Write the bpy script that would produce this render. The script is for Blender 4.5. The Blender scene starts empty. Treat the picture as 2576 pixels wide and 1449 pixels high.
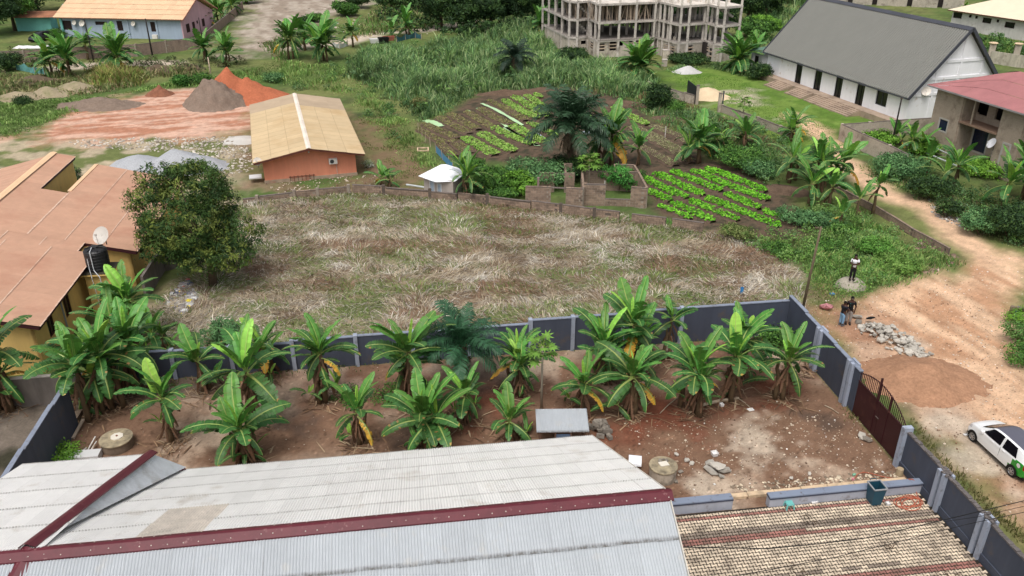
import bpy, math, random
import numpy as np
from mathutils import Vector, Matrix, Euler

# ---------------------------------------------------------------- camera, sky, sun
scene = bpy.context.scene
H, F = 25.0, 2068.0
PITCH = math.radians(26.55)
SP, CP = math.sin(PITCH), math.cos(PITCH)
cam_d = bpy.data.cameras.new('camera'); cam = bpy.data.objects.new('camera', cam_d)
scene.collection.objects.link(cam); scene.camera = cam
cam_d.sensor_width = 36.0; cam_d.lens = 36.0 * F / 2576.0
cam_d.clip_start = 0.5; cam_d.clip_end = 4000.0
cam.location = (0, 0, H); cam.rotation_euler = (math.radians(90) - PITCH, 0, 0)

SUN_EL, SUN_AZ = math.radians(63), math.radians(-160)    # hazy sun behind cloud, at the viewer's back
world = bpy.data.worlds.new("World"); scene.world = world; world.use_nodes = True
wn = world.node_tree.nodes; wl = world.node_tree.links
for n in list(wn): wn.remove(n)
sky = wn.new('ShaderNodeTexSky'); sky.sky_type = 'NISHITA'; sky.sun_disc = False
sky.sun_elevation = SUN_EL; sky.sun_rotation = SUN_AZ
sky.air_density = 1.0; sky.dust_density = 6.0; sky.ozone_density = 1.0
hs = wn.new('ShaderNodeHueSaturation'); hs.inputs['Saturation'].default_value = 0.30
bg = wn.new('ShaderNodeBackground'); bg.inputs['Strength'].default_value = 0.145
wo = wn.new('ShaderNodeOutputWorld')
wl.new(sky.outputs[0], hs.inputs['Color']); wl.new(hs.outputs[0], bg.inputs['Color']); wl.new(bg.outputs[0], wo.inputs['Surface'])
sun_d = bpy.data.lights.new('sun', 'SUN'); sun_d.energy = 1.0; sun_d.angle = math.radians(22); sun_d.color = (1.0, 0.96, 0.90)
sun = bpy.data.objects.new('sun', sun_d); scene.collection.objects.link(sun)
_sd = Vector((math.sin(SUN_AZ) * math.cos(SUN_EL), math.cos(SUN_AZ) * math.cos(SUN_EL), math.sin(SUN_EL)))
sun.rotation_euler = _sd.to_track_quat('Z', 'Y').to_euler()
vs = scene.view_settings
vs.view_transform = 'Standard'; vs.look = 'None'; vs.exposure = 0.16; vs.gamma = 1.0; vs.use_curve_mapping = False
scene.cycles.max_bounces = 5; scene.cycles.diffuse_bounces = 2; scene.cycles.glossy_bounces = 2
scene.cycles.transmission_bounces = 3; scene.cycles.transparent_max_bounces = 6
scene.cycles.use_denoising = True

# ---------------------------------------------------------------- geometry of the place
TH = math.radians(7.8)                                   # heading of the walled plot
CT, ST = math.cos(TH), math.sin(TH)
def P(u, v, z=0.0):
    a = (u - 1288) / F; b = (v - 724.5) / F; t = (H - z) / (SP + b * CP)
    return (a * t, t * (CP - b * SP), z)
def R(x, y, z=0.0):                                      # plot frame -> world
    return (x * CT - y * ST, x * ST + y * CT, z)
def L(p):                                                # world -> plot frame
    return (p[0] * CT + p[1] * ST, -p[0] * ST + p[1] * CT)
def LP(u, v, z=0.0): return L(P(u, v, z))

C = scene.collection
rng = random.Random(7)
nr = np.random.default_rng(7)

def lin(c):
    return tuple(((x / 255.0) / 12.92 if x / 255.0 <= 0.04045 else ((x / 255.0 + 0.055) / 1.055) ** 2.4) for x in c)

# ---------------------------------------------------------------- materials
MATS = {}
def mat(name, col, rough=0.85, var=0.18, scale=0.6, fine=0.0, fscale=12.0, rnd=0.0, attr=False, bump=0.0, bscale=25.0,
        metal=0.0, spec=0.3, dirt=None, dirt_amt=0.45, dscale=0.8, dmin=0.02, transl=0.0, sss=None, streak=0.0, coat=0.0, hue=0.0, lap=None):
    if name in MATS: return MATS[name]
    m = bpy.data.materials.new(name); m.use_nodes = True; MATS[name] = m
    nt = m.node_tree; N = nt.nodes; K = nt.links
    for n in list(N): N.remove(n)
    out = N.new('ShaderNodeOutputMaterial'); b = N.new('ShaderNodeBsdfPrincipled')
    b.inputs['Roughness'].default_value = rough; b.inputs['Metallic'].default_value = metal
    b.inputs['Specular IOR Level'].default_value = spec
    if coat: b.inputs['Coat Weight'].default_value = coat; b.inputs['Coat Roughness'].default_value = 0.08
    geo = N.new('ShaderNodeNewGeometry'); pos = geo.outputs['Position']
    def noise(sc, det=5.0, ro=0.6, vec=None):
        t = N.new('ShaderNodeTexNoise'); t.inputs['Scale'].default_value = sc; t.inputs['Detail'].default_value = det
        t.inputs['Roughness'].default_value = ro; K.new(vec or pos, t.inputs['Vector']); return t.outputs['Fac']
    def mr(src, a, b_, c, d):
        t = N.new('ShaderNodeMapRange'); t.inputs[1].default_value = a; t.inputs[2].default_value = b_
        t.inputs[3].default_value = c; t.inputs[4].default_value = d; K.new(src, t.inputs[0]); return t.outputs[0]
    if attr:
        a = N.new('ShaderNodeAttribute'); a.attribute_name = 'Col'; cur = a.outputs['Color']
    else:
        r_ = N.new('ShaderNodeRGB'); r_.outputs[0].default_value = (*lin(col), 1); cur = r_.outputs[0]
    facs = []
    if var: facs.append(mr(noise(scale), 0.25, 0.75, 1 - var, 1 + var))
    if fine: facs.append(mr(noise(fscale, 3.0, 0.7), 0.25, 0.75, 1 - fine, 1 + fine))
    if rnd:
        oi = N.new('ShaderNodeObjectInfo'); facs.append(mr(oi.outputs['Random'], 0, 1, 1 - rnd, 1 + rnd))
    if streak:
        mp = N.new('ShaderNodeMapping'); mp.inputs['Scale'].default_value = (1, 1, 0.12); K.new(pos, mp.inputs['Vector'])
        facs.append(mr(noise(2.2, 4, 0.65, mp.outputs[0]), 0.3, 0.7, 1 - streak, 1 + streak * 0.6))
    for f in facs:
        v = N.new('ShaderNodeVectorMath'); v.operation = 'SCALE'; K.new(cur, v.inputs[0]); K.new(f, v.inputs['Scale']); cur = v.outputs[0]
    if lap:                                              # grime or bare metal gathered along a sheet's own edges
        tc = N.new('ShaderNodeTexCoord'); sx = N.new('ShaderNodeSeparateXYZ'); K.new(tc.outputs['Generated'], sx.inputs[0])
        lc, lx, ly, ls = lap
        fy = mr(sx.outputs['Y'], 1 - ly, 1 - ly * .35, 0, 1); fx = mr(sx.outputs['X'], lx, lx * .4, 0, .8)
        mxm = N.new('ShaderNodeMath'); mxm.operation = 'MAXIMUM'; K.new(fy, mxm.inputs[0]); K.new(fx, mxm.inputs[1])
        mu = N.new('ShaderNodeMath'); mu.operation = 'MULTIPLY'; K.new(mxm.outputs[0], mu.inputs[0]); K.new(mr(noise(5.0, 4, .7), .35, .65, ls * .25, ls), mu.inputs[1])
        mx = N.new('ShaderNodeMix'); mx.data_type = 'RGBA'; K.new(mu.outputs[0], mx.inputs[0]); K.new(cur, mx.inputs[6]); mx.inputs[7].default_value = (*lin(lc), 1); cur = mx.outputs[2]
    if dirt:
        mx = N.new('ShaderNodeMix'); mx.data_type = 'RGBA'
        fac = mr(noise(dscale, 6, 0.65), 0.62 - dirt_amt * 0.35, 0.72, dmin, 0.85)
        K.new(fac, mx.inputs[0]); K.new(cur, mx.inputs[6]); mx.inputs[7].default_value = (*lin(dirt), 1); cur = mx.outputs[2]
    if hue:
        oi = N.new('ShaderNodeObjectInfo'); h = N.new('ShaderNodeHueSaturation')
        K.new(mr(oi.outputs['Random'], 0, 1, 0.5 - hue, 0.5 + hue), h.inputs['Hue']); K.new(cur, h.inputs['Color']); cur = h.outputs[0]
    K.new(cur, b.inputs['Base Color'])
    if bump:
        bp = N.new('ShaderNodeBump'); bp.inputs['Strength'].default_value = bump; bp.inputs['Distance'].default_value = 0.03
        K.new(noise(bscale, 4, 0.7), bp.inputs['Height']); K.new(bp.outputs[0], b.inputs['Normal'])
    if transl:
        tr = N.new('ShaderNodeBsdfTranslucent'); K.new(cur, tr.inputs['Color'])
        ms = N.new('ShaderNodeMixShader'); ms.inputs[0].default_value = transl
        K.new(b.outputs[0], ms.inputs[1]); K.new(tr.outputs[0], ms.inputs[2]); K.new(ms.outputs[0], out.inputs['Surface'])
    else: K.new(b.outputs[0], out.inputs['Surface'])
    return m

# ---------------------------------------------------------------- mesh builder
class MB:
    def __init__(s): s.v = []; s.f = []; s.c = []; s.col = (1, 1, 1)
    def quad(s, a, b, c, d): n = len(s.v); s.v += [a, b, c, d]; s.f.append((n, n + 1, n + 2, n + 3)); s.c.append(s.col)
    def poly(s, pts): n = len(s.v); s.v += list(pts); s.f.append(tuple(range(n, n + len(pts)))); s.c.append(s.col)
    def box(s, x0, x1, y0, y1, z0, z1):
        n = len(s.v); s.v += [(x0, y0, z0), (x1, y0, z0), (x1, y1, z0), (x0, y1, z0), (x0, y0, z1), (x1, y0, z1), (x1, y1, z1), (x0, y1, z1)]
        for f in ((0, 3, 2, 1), (4, 5, 6, 7), (0, 1, 5, 4), (1, 2, 6, 5), (2, 3, 7, 6), (3, 0, 4, 7)):
            s.f.append(tuple(n + i for i in f)); s.c.append(s.col)
        return s
    def obox(s, c, ax, ay, az):                          # oriented box: centre and half axes
        c, ax, ay, az = map(Vector, (c, ax, ay, az)); n = len(s.v)
        for k in (-1, 1):
            for i, j in ((-1, -1), (1, -1), (1, 1), (-1, 1)): s.v.append(tuple(c + ax * i + ay * j + az * k))
        for f in ((0, 3, 2, 1), (4, 5, 6, 7), (0, 1, 5, 4), (1, 2, 6, 5), (2, 3, 7, 6), (3, 0, 4, 7)):
            s.f.append(tuple(n + i for i in f)); s.c.append(s.col)
        return s
    def bar(s, a, b, w, h=None):
        a, b = Vector(a), Vector(b); h = h or w; d = b - a
        if d.length < 1e-6: return s
        x = d.normalized(); up = Vector((0, 0, 1)) if abs(x.z) < 0.95 else Vector((0, 1, 0))
        y = up.cross(x).normalized(); z = x.cross(y)
        return s.obox((a + b) / 2, d / 2, y * w / 2, z * h / 2)
    def tube(s, pts, rad, n=8, cap=True):
        pts = [Vector(p) for p in pts]; m = len(pts); base = len(s.v)
        if not hasattr(rad, '__len__'): rad = [rad] * m
        for i, p in enumerate(pts):
            d = (pts[min(i + 1, m - 1)] - pts[max(i - 1, 0)]).normalized()
            up = Vector((0, 0, 1)) if abs(d.z) < 0.9 else Vector((1, 0, 0))
            a = up.cross(d).normalized(); b_ = d.cross(a)
            for k in range(n):
                t = 2 * math.pi * k / n; s.v.append(tuple(p + (a * math.cos(t) + b_ * math.sin(t)) * rad[i]))
        for i in range(m - 1):
            for k in range(n):
                k2 = (k + 1) % n; s.f.append((base + i * n + k, base + i * n + k2, base + (i + 1) * n + k2, base + (i + 1) * n + k)); s.c.append(s.col)
        if cap:
            s.f.append(tuple(base + k for k in range(n))[::-1]); s.f.append(tuple(base + (m - 1) * n + k for k in range(n))); s.c += [s.col] * 2
        return s
    def lathe(s, prof, n=16, cx=0, cy=0):
        base = len(s.v); m = len(prof)
        for r, z in prof:
            for k in range(n): t = 2 * math.pi * k / n; s.v.append((cx + r * math.cos(t), cy + r * math.sin(t), z))
        for i in range(m - 1):
            for k in range(n):
                k2 = (k + 1) % n; s.f.append((base + i * n + k, base + i * n + k2, base + (i + 1) * n + k2, base + (i + 1) * n + k)); s.c.append(s.col)
        s.f.append(tuple(base + k for k in range(n))[::-1]); s.f.append(tuple(base + (m - 1) * n + k for k in range(n))); s.c += [s.col] * 2
        return s
    def mesh(s, name, m, smooth=False, colours=False):
        me = bpy.data.meshes.new(name); me.from_pydata(s.v, [], s.f); me.materials.append(m)
        if smooth: me.shade_smooth()
        if colours:
            ca = me.color_attributes.new('Col', 'FLOAT_COLOR', 'CORNER'); arr = []
            for f, c in zip(s.f, s.c): arr += [c[0], c[1], c[2], 1.0] * len(f)
            ca.data.foreach_set('color', arr)
        return me
    def build(s, name, m, parent=None, smooth=False, colours=False, loc=None, rz=None):
        return put(name, s.mesh(name, m, smooth, colours), parent, loc, rz)

def put(name, me, parent=None, loc=None, rz=None, mw=None):
    o = bpy.data.objects.new(name, me); C.objects.link(o)
    if parent is not None: o.parent = parent
    if loc is not None: o.location = loc
    if rz is not None: o.rotation_euler = (0, 0, rz)
    if mw is not None: o.matrix_local = mw
    return o
def tag(o, label, cat, group=None):
    o['label'] = label; o['category'] = cat
    if group: o['group'] = group
    return o
def thing(name, label, cat, loc=(0, 0, 0), rz=0.0, group=None):
    o = bpy.data.objects.new(name, None); C.objects.link(o); o.empty_display_size = 0.3
    o.location = loc; o.rotation_euler = (0, 0, rz)
    return tag(o, label, cat, group)
def stuff(o): o['kind'] = 'stuff'; return o

def np_mesh(name, V, Fq, m, cols=None, smooth=False):
    """V (n,3), Fq (k,4 or 3) faces; cols per face (k,3)"""
    me = bpy.data.meshes.new(name); nv, nf = len(V), len(Fq); k = Fq.shape[1]
    me.vertices.add(nv); me.vertices.foreach_set('co', V.astype(np.float32).ravel())
    me.loops.add(nf * k); me.loops.foreach_set('vertex_index', Fq.astype(np.int32).ravel())
    me.polygons.add(nf); me.polygons.foreach_set('loop_start', np.arange(0, nf * k, k, dtype=np.int32))
    me.polygons.foreach_set('loop_total', np.full(nf, k, dtype=np.int32)); me.update(calc_edges=True)
    me.materials.append(m)
    if cols is not None:
        ca = me.color_attributes.new('Col', 'FLOAT_COLOR', 'CORNER')
        if len(cols) == nf: c = np.repeat(np.c_[cols, np.ones(nf)], k, axis=0)
        else: c = np.c_[cols, np.ones(nv)][Fq.ravel()]
        ca.data.foreach_set('color', c.astype(np.float32).ravel())
    if smooth: me.shade_smooth()
    return me

# numpy value noise
_tab = nr.random((256, 256))
def vnoise(x, y):
    xi = np.floor(x).astype(int); yi = np.floor(y).astype(int); fx = x - xi; fy = y - yi
    fx = fx * fx * (3 - 2 * fx); fy = fy * fy * (3 - 2 * fy)
    a = _tab[xi % 256, yi % 256]; b = _tab[(xi + 1) % 256, yi % 256]; c = _tab[xi % 256, (yi + 1) % 256]; d = _tab[(xi + 1) % 256, (yi + 1) % 256]
    return (a * (1 - fx) + b * fx) * (1 - fy) + (c * (1 - fx) + d * fx) * fy
def fbm(x, y, o=4, sx=0.0):
    s = 0; a = 0.5; t = 0
    for i in range(o): s = s + a * vnoise(x + 17.3 * i + sx, y - 9.1 * i + sx); t += a; a *= 0.5; x = x * 2.03; y = y * 2.03
    return s / t
def seg_dist(px, py, poly, closed=True):
    d = np.full(px.shape, 1e9); n = len(poly)
    for i in range(n if closed else n - 1):
        ax, ay = poly[i][:2]; bx, by = poly[(i + 1) % n][:2]; dx, dy = bx - ax, by - ay
        t = np.clip(((px - ax) * dx + (py - ay) * dy) / (dx * dx + dy * dy + 1e-12), 0, 1)
        d = np.minimum(d, np.hypot(px - ax - t * dx, py - ay - t * dy))
    return d
def inside(px, py, poly):
    r = np.zeros(px.shape, bool); n = len(poly)
    for i in range(n):
        ax, ay = poly[i][:2]; bx, by = poly[(i + 1) % n][:2]
        if ay == by: continue
        r ^= ((ay > py) != (by > py)) & (px < (bx - ax) * (py - ay) / (by - ay) + ax)
    return r
def W(poly): return [P(u, v)[:2] for u, v in poly]      # pixel polygon -> ground polygon

# ---------------------------------------------------------------- ground
def soft(px, py, poly, w, wob=1.0):
    d = seg_dist(px, py, poly); d = np.where(inside(px, py, poly), d, -d)
    d = d + (fbm(px * 0.35, py * 0.35, 4, 3.1) - 0.5) * 2 * w * wob * 2.2 + (fbm(px * 1.7, py * 1.7, 3, 8.8) - 0.5) * w * wob
    return np.clip(d / w * 0.5 + 0.5, 0, 1)
def soft_line(px, py, pts, half, w):
    d = half - seg_dist(px, py, pts, False) + (fbm(px * 0.6, py * 0.6, 4, 5.5) - 0.5) * w * 2.4
    return np.clip(d / w * 0.5 + 0.5, 0, 1)

PG = {}
PG['field'] = W([(600, 512), (885, 487), (1130, 497), (1450, 530), (1770, 582), (1900, 610), (2010, 690), (2030, 780)]) + [R(22.3, 41.5)[:2], R(-10.5, 41.5)[:2]] + W([(400, 860), (360, 800), (440, 715), (560, 600)])
_fy = 41.0
PG['yard'] = [R(-17.2, 41.0)[:2], R(22.4, 41.0)[:2], R(22.4, 27.2)[:2], R(-17.2, 20.0)[:2]]
PG['leftside'] = [R(-32, 41.0)[:2], R(-17.2, 41.0)[:2], R(-17.2, 16)[:2], R(-32, 16)[:2]]
PG['road'] = W([(2440, 650), (2520, 640), (2640, 660), (2640, 700), (2545, 755), (2515, 800), (2525, 860), (2560, 930), (2660, 1010), (2700, 1200), (2450, 1060), (2385, 960), (2330, 880), (2250, 810), (2150, 790), (2200, 740), (2330, 700)])
PG['verge'] = W([(2020, 760), (2200, 740), (2420, 700), (2560, 900), (2720, 1120), (2720, 1500), (2576, 1330), (2440, 1200), (2300, 1050), (2160, 920), (2060, 820)])
PG['orange'] = W([(40, 345), (190, 290), (250, 268), (330, 235), (480, 222), (640, 230), (700, 250), (640, 320), (600, 345), (450, 352), (200, 362)])
PG['sand'] = W([(-60, 345), (60, 330), (640, 330), (640, 470), (560, 560), (430, 460), (0, 480), (-60, 420)])
PG['bunga'] = W([(620, 330), (660, 470), (880, 492), (960, 470), (1000, 440), (930, 350), (880, 290), (900, 470), (620, 480)])
PG['patchy'] = W([(870, 290), (960, 300), (1040, 360), (1080, 420), (1060, 480), (890, 480), (890, 380)])
PG['toplot'] = W([(560, 140), (610, 60), (640, -20), (960, -40), (900, 20), (800, 50), (760, 90), (700, 130)])
PG['garden1'] = W([(1050, 310), (1120, 290), (1210, 232), (1430, 205), (1560, 240), (1780, 390), (1760, 425), (1620, 440), (1400, 420), (1180, 400), (1100, 380)])
PG['garden2'] = W([(1600, 420), (1800, 400), (1960, 470), (2050, 580), (1980, 620), (1800, 590), (1650, 540)])
PG['lawn'] = W([(1650, 190), (1760, 170), (1900, 190), (2000, 240), (2300, 320), (2130, 330), (2080, 400), (1960, 340), (1830, 290), (1700, 230)])
PG['track'] = W([(460, 150), (200, 158), (90, 170), (90, 182), (220, 172), (480, 162)])
PG['redzone'] = W([(430, 900), (2040, 900), (2060, 1000), (1600, 1120), (700, 1010)])
LN = {}
LN['path'] = W([(2480, 650), (2400, 575), (2330, 520), (2240, 490), (2170, 450), (2120, 400), (2080, 350), (2040, 315), (1990, 290)])
LN['path2'] = W([(700, 118), (860, 108), (960, 80), (1060, 75), (1160, 60)])
LN['branch'] = W([(2440, 640), (2300, 560), (2200, 500)])

gcol = {k: np.array(lin(c)) for k, c in dict(
    base=(84, 104, 56), base2=(112, 118, 72), dark=(62, 60, 48), straw=(152, 138, 116), straw2=(124, 106, 88), fgreen=(98, 108, 66),
    yard=(124, 97, 79), yardred=(112, 66, 50), yarddark=(72, 62, 56), yardpale=(178, 158, 138), left=(112, 102, 92),
    road=(206, 172, 142), road2=(180, 140, 110), verge=(158, 122, 98), verge2=(180, 150, 126),
    orange=(202, 166, 146), orange2=(172, 122, 98), sand=(172, 158, 134), sandgreen=(104, 112, 68), brown=(122, 100, 80),
    lot=(172, 160, 146), lot2=(146, 132, 118), soil=(110, 92, 78), lawn=(108, 132, 62), lawn2=(90, 118, 50), pale=(190, 176, 158), garden=(100, 84, 70)).items()}
def ground_colour(x, y):
    def mixc(c, col, m): return c * (1 - m[..., None]) + col * m[..., None]
    n1 = fbm(x * 0.12, y * 0.12, 4); n2 = fbm(x * 0.5, y * 0.5, 4, 2.2); n3 = fbm(x * 2.2, y * 2.2, 3, 7.7); n4 = fbm(x * 0.25, y * 0.9, 4, 4.4)
    sm = lambda a, lo, hi: np.clip((a - lo) / (hi - lo), 0, 1)
    c = gcol['base'] * np.ones(x.shape + (1,)); c = mixc(c, gcol['base2'], sm(n1, .4, .65)); c = mixc(c, gcol['dark'], sm(n2, .55, .8) * .55)
    reg = np.zeros(x.shape, int)
    def area(key, w, col, col2=None, m2=None, rid=None, wob=1.0):
        nonlocal c
        m = soft(x, y, PG[key], w, wob); cc = gcol[col] * np.ones_like(c)
        if col2: cc = mixc(cc, gcol[col2], m2)
        c = c * (1 - m[..., None]) + cc * m[..., None]
        if rid: reg[m > 0.5] = rid
        return m
    area('toplot', 3, 'lot', 'lot2', sm(fbm((x * .5 + y * .2) * 1.6, (y * .5 - x * .2) * .35, 4, 6.) * .6 + n2 * .4, .42, .58), 4)
    area('track', 0.8, 'pale', 'lot2', sm(n2, .5, .7), 5, .5)
    m = soft_line(x, y, LN['path2'], 2.2, 1.0); c = mixc(c, gcol['pale'], m)
    area('sand', 2.5, 'sand', 'sandgreen', sm(n2, .46, .6), 4)
    area('orange', 1.5, 'orange', 'orange2', sm(fbm(x * .25 + y * .25, y * 1.3 - x * .5, 4), .42, .62), 4)
    area('patchy', 2.5, 'sandgreen', 'brown', sm(n2, .4, .6))
    area('bunga', 1.8, 'brown', 'sandgreen', sm(n2, .55, .7) * .6)
    area('garden1', 0.8, 'garden', 'dark', sm(n3, .4, .7), 0, .4); area('garden2', 0.8, 'garden', 'dark', sm(n3, .4, .7), 0, .5)
    area('lawn', 1.6, 'lawn', 'lawn2', sm(n2, .4, .6))
    m = soft(x, y, W([(1780, 215), (1860, 225), (1960, 270), (1880, 290), (1790, 250)]), 2); c = mixc(c, gcol['pale'], m * sm(n2, .4, .6) * .8)
    area('field', 1.0, 'straw', 'straw2', sm(n2, .42, .62), 3); fm = soft(x, y, PG['field'], 1.0)
    c = mixc(c, gcol['fgreen'], fm * sm(fbm(x * .3, y * .8, 4, 9.9), .48, .62) * .8)
    area('verge', 1.2, 'verge', 'verge2', sm(n2, .42, .66), 2)
    m = soft_line(x, y, LN['path'], 1.25, 0.7); c = mixc(c, gcol['road'], m); reg[m > .5] = 5
    area('road', 1.2, 'road', 'road2', sm(fbm(x * .9 + y * .3, y * .25 - x * .1, 4), .45, .66), 2)
    for (u, v, r) in ((2480, 1160, 1.1), (2400, 1065, 1.0), (2560, 1240, 1.0), (2330, 870, 1.0)):
        q = P(u, v); d = np.hypot(x - q[0], (y - q[1])); c = mixc(c, gcol['pale'], np.clip(1.3 - d / r + (n2 - .5) * 3.0, 0, 1) * .75)
    area('leftside', .3, 'left', 'dark', sm(n2, .45, .65), 4, .1)
    ym = soft(x, y, PG['yard'], 0.12, 0.05); cc = gcol['yard'] * np.ones_like(c)
    cc = mixc(cc, gcol['yardred'], soft(x, y, PG['redzone'], 1.6) * sm(n2, .36, .6) * .8)
    cc = mixc(cc, gcol['yardpale'], sm(n1 + (x - y * .2) * .004, .44, .62) * sm(n2, .42, .68))
    for (u, v, r, k) in ((1010, 1120, 1.4, 'yarddark'), (760, 1070, 1.6, 'yarddark'), (1950, 1125, 1.8, 'pale'), (2080, 1060, 1.3, 'yarddark'), (2050, 1180, 1.6, 'yardpale'), (470, 1130, 2.0, 'yardpale'),
                         (1760, 1215, 1.1, 'pale'), (1870, 1205, 1.0, 'yardpale'), (180, 1040, 1.8, 'yarddark'), (1700, 1060, 1.6, 'yardred'), (1180, 930, 1.8, 'yarddark'), (420, 950, 1.8, 'yarddark'), (1260, 1130, 1.2, 'yardred')):
        q = P(u, v); d = np.hypot(x - q[0], (y - q[1])); cc = mixc(cc, gcol[k], np.clip(1.25 - d / r + (n2 - .5) * 3.6 + (n3 - .5) * 1.5, 0, 1) * .7)
    c = c * (1 - ym[..., None]) + cc * ym[..., None]; reg[ym > .5] = 1
    n5 = fbm(x * 6.0, y * 6.0, 2, 3.3); rut = fbm((x * .97 + y * .25) * 2.4, (y * .97 - x * .25) * .35, 3, 41.)
    rd = (reg == 2) | (reg == 5); c = np.where(rd[..., None], c * (0.84 + 0.34 * rut)[..., None], c)
    c = c * (0.80 + 0.40 * n3)[..., None] * (0.88 + 0.24 * n5)[..., None]
    sp = nr.random(x.shape); c = np.where(((sp > .985) & (reg == 1))[..., None], c * 1.5, c); c = np.where(((sp < .02) & (reg == 1))[..., None], c * .6, c)
    return np.clip(c, 0.004, 1), reg
def build_ground():
    m = mat('ground_soil', (0, 0, 0), rough=1.0, var=0.10, scale=1.3, fine=0.20, fscale=9.0, attr=True, bump=0.5, bscale=14, spec=0.1)
    ny, nx = 620, 560
    Y = 14.0 * (210.0 / 14.0) ** (np.arange(ny) / (ny - 1)); S = np.linspace(-0.80, 0.80, nx)
    X = S[None, :] * (Y[:, None] * 0.9 + 12); YY = np.repeat(Y[:, None], nx, 1)
    x, y = X.ravel(), YY.ravel(); col, reg = ground_colour(x, y)
    rough_amp = np.where(reg == 3, 0.22, np.where(reg == 1, 0.05, np.where(reg == 0, 0.16, 0.06)))
    z = (fbm(x * 0.9, y * 0.9, 4, 1.1) - 0.5) * rough_amp * 1.0 + (fbm(x * 3, y * 3, 3, 6.1) - .5) * 0.05
    near_paving = ((x * CT + y * ST) > 11) & ((-x * ST + y * CT) < 27.3) & ((x * CT + y * ST) < 23)
    z = np.where(near_paving, -0.12, z - 0.03)
    V = np.c_[x, y, z]
    i = np.arange(nx - 1)[None, :] + (np.arange(ny - 1) * nx)[:, None]; i = i.ravel()
    Fq = np.c_[i, i + 1, i + 1 + nx, i + nx]
    names = ['ground', 'yard', 'dirt_road', 'field', 'bare_lot', 'path']
    fr = reg[Fq[:, 0]]
    for k, nme in enumerate(names):
        sel = Fq[fr == k]
        if not len(sel): continue
        u, inv = np.unique(sel.ravel(), return_inverse=True)
        me = np_mesh(nme, V[u], inv.reshape(-1, 4), m, cols=col[u], smooth=True)
        o = put(nme, me); o['kind'] = 'structure'
    # far apron out to the horizon
    mb = MB(); e = 2600.0
    m2 = mat('far_ground', (74, 92, 52), rough=1.0, var=0.35, scale=0.03, fine=.3, fscale=.3, spec=0.1)
    mb.quad((-e, -e, -0.35), (e, -e, -0.35), (e, e, -0.35), (-e, e, -0.35)); o = mb.build('terrain', m2); o['kind'] = 'structure'
build_ground()
# ---------------------------------------------------------------- near house with pale corrugated roof
def corr_mesh(name, w, l, pitch, amp, m, per=4):
    n = max(2, int(round(w / pitch * per))); mb = MB()
    for i in range(n + 1):
        x = w * i / n; z = amp * math.sin(2 * math.pi * x / pitch)
        mb.v += [(x, 0, z), (x, l, z)]
        if i: k = 2 * i; mb.f.append((k - 2, k, k + 1, k - 1)); mb.c.append((1, 1, 1))
    return mb.mesh(name, m, smooth=True)
def frame(o, x, y):
    x = Vector(x).normalized(); y = Vector(y).normalized(); z = x.cross(y)
    M = Matrix(((x.x, y.x, z.x, o[0]), (x.y, y.y, z.y, o[1]), (x.z, y.z, z.z, o[2]), (0, 0, 0, 1))); return M
def sheet_roof(parent, o, xd, yd, width, rows, sw, m, pitch=0.088, amp=0.021, name='roof_sheet', lift=0.022, lap=0.14, pick=None, x0=0.0):
    M = frame(o, xd, yd); n = int(round(width / sw)); sw = width / n; yy = 0.0
    for r, rl in enumerate(rows):
        me = corr_mesh(name, sw + pitch * 0.6, rl + lap, pitch, amp, m)
        for i in range(n):
            mm = M @ Matrix.Translation((i * sw + x0, yy + rng.uniform(-0.012, 0.012), rng.uniform(0.0, 0.004))) @ Matrix.Rotation(math.asin(min(0.9, (lift + rng.uniform(-.004, .006)) / rl)), 4, 'X')
            mo = me
            if pick:
                alt = pick(parent.matrix_basis @ (mm @ Vector((sw / 2, rl / 2, 0))))
                if alt: mo = me.copy(); mo.materials[0] = alt
            put(name, mo, parent, mw=mm)
        yy += rl

m_zinc = mat('zinc_roof', (238, 236, 233), rough=0.42, var=0.04, scale=0.5, fine=0.04, fscale=2.5, rnd=0.04, dirt=(206, 198, 188), dirt_amt=0.12, dscale=0.7, spec=0.5, lap=((122, 114, 106), .045, .08, .9))  # brighter light on the back slopes is put into this whiter colour
m_zinc_blue_dim = mat('zinc_roof_blue_dim', (168, 173, 178), rough=0.45, var=0.05, scale=0.4, fine=0.05, fscale=2.5, rnd=0.045, dirt=(176, 176, 174), dirt_amt=0.08, dscale=1.1, spec=0.5, lap=((88, 84, 80), .05, .10, 1.0))  # dimmer light on the near slope is put into this darker colour
m_zinc_old = mat('weathered_sheet', (208, 198, 186), rough=0.8, var=0.2, scale=2.0, fine=0.15, rnd=0.08)
m_maroon = mat('maroon_ridge_cap', (92, 34, 44), rough=0.45, var=0.22, scale=1.6, fine=0.10, fscale=14, dirt=(140, 100, 100), dirt_amt=0.03, dscale=5)
m_wallpale = mat('pale_render', (206, 200, 190), var=0.1, streak=0.1)
def img(p):
    d = p[1] * CP + (H - p[2]) * SP
    return (1288 + F * p[0] / d, 724.5 + F * ((H - p[2]) * CP - p[1] * SP) / d)

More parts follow.
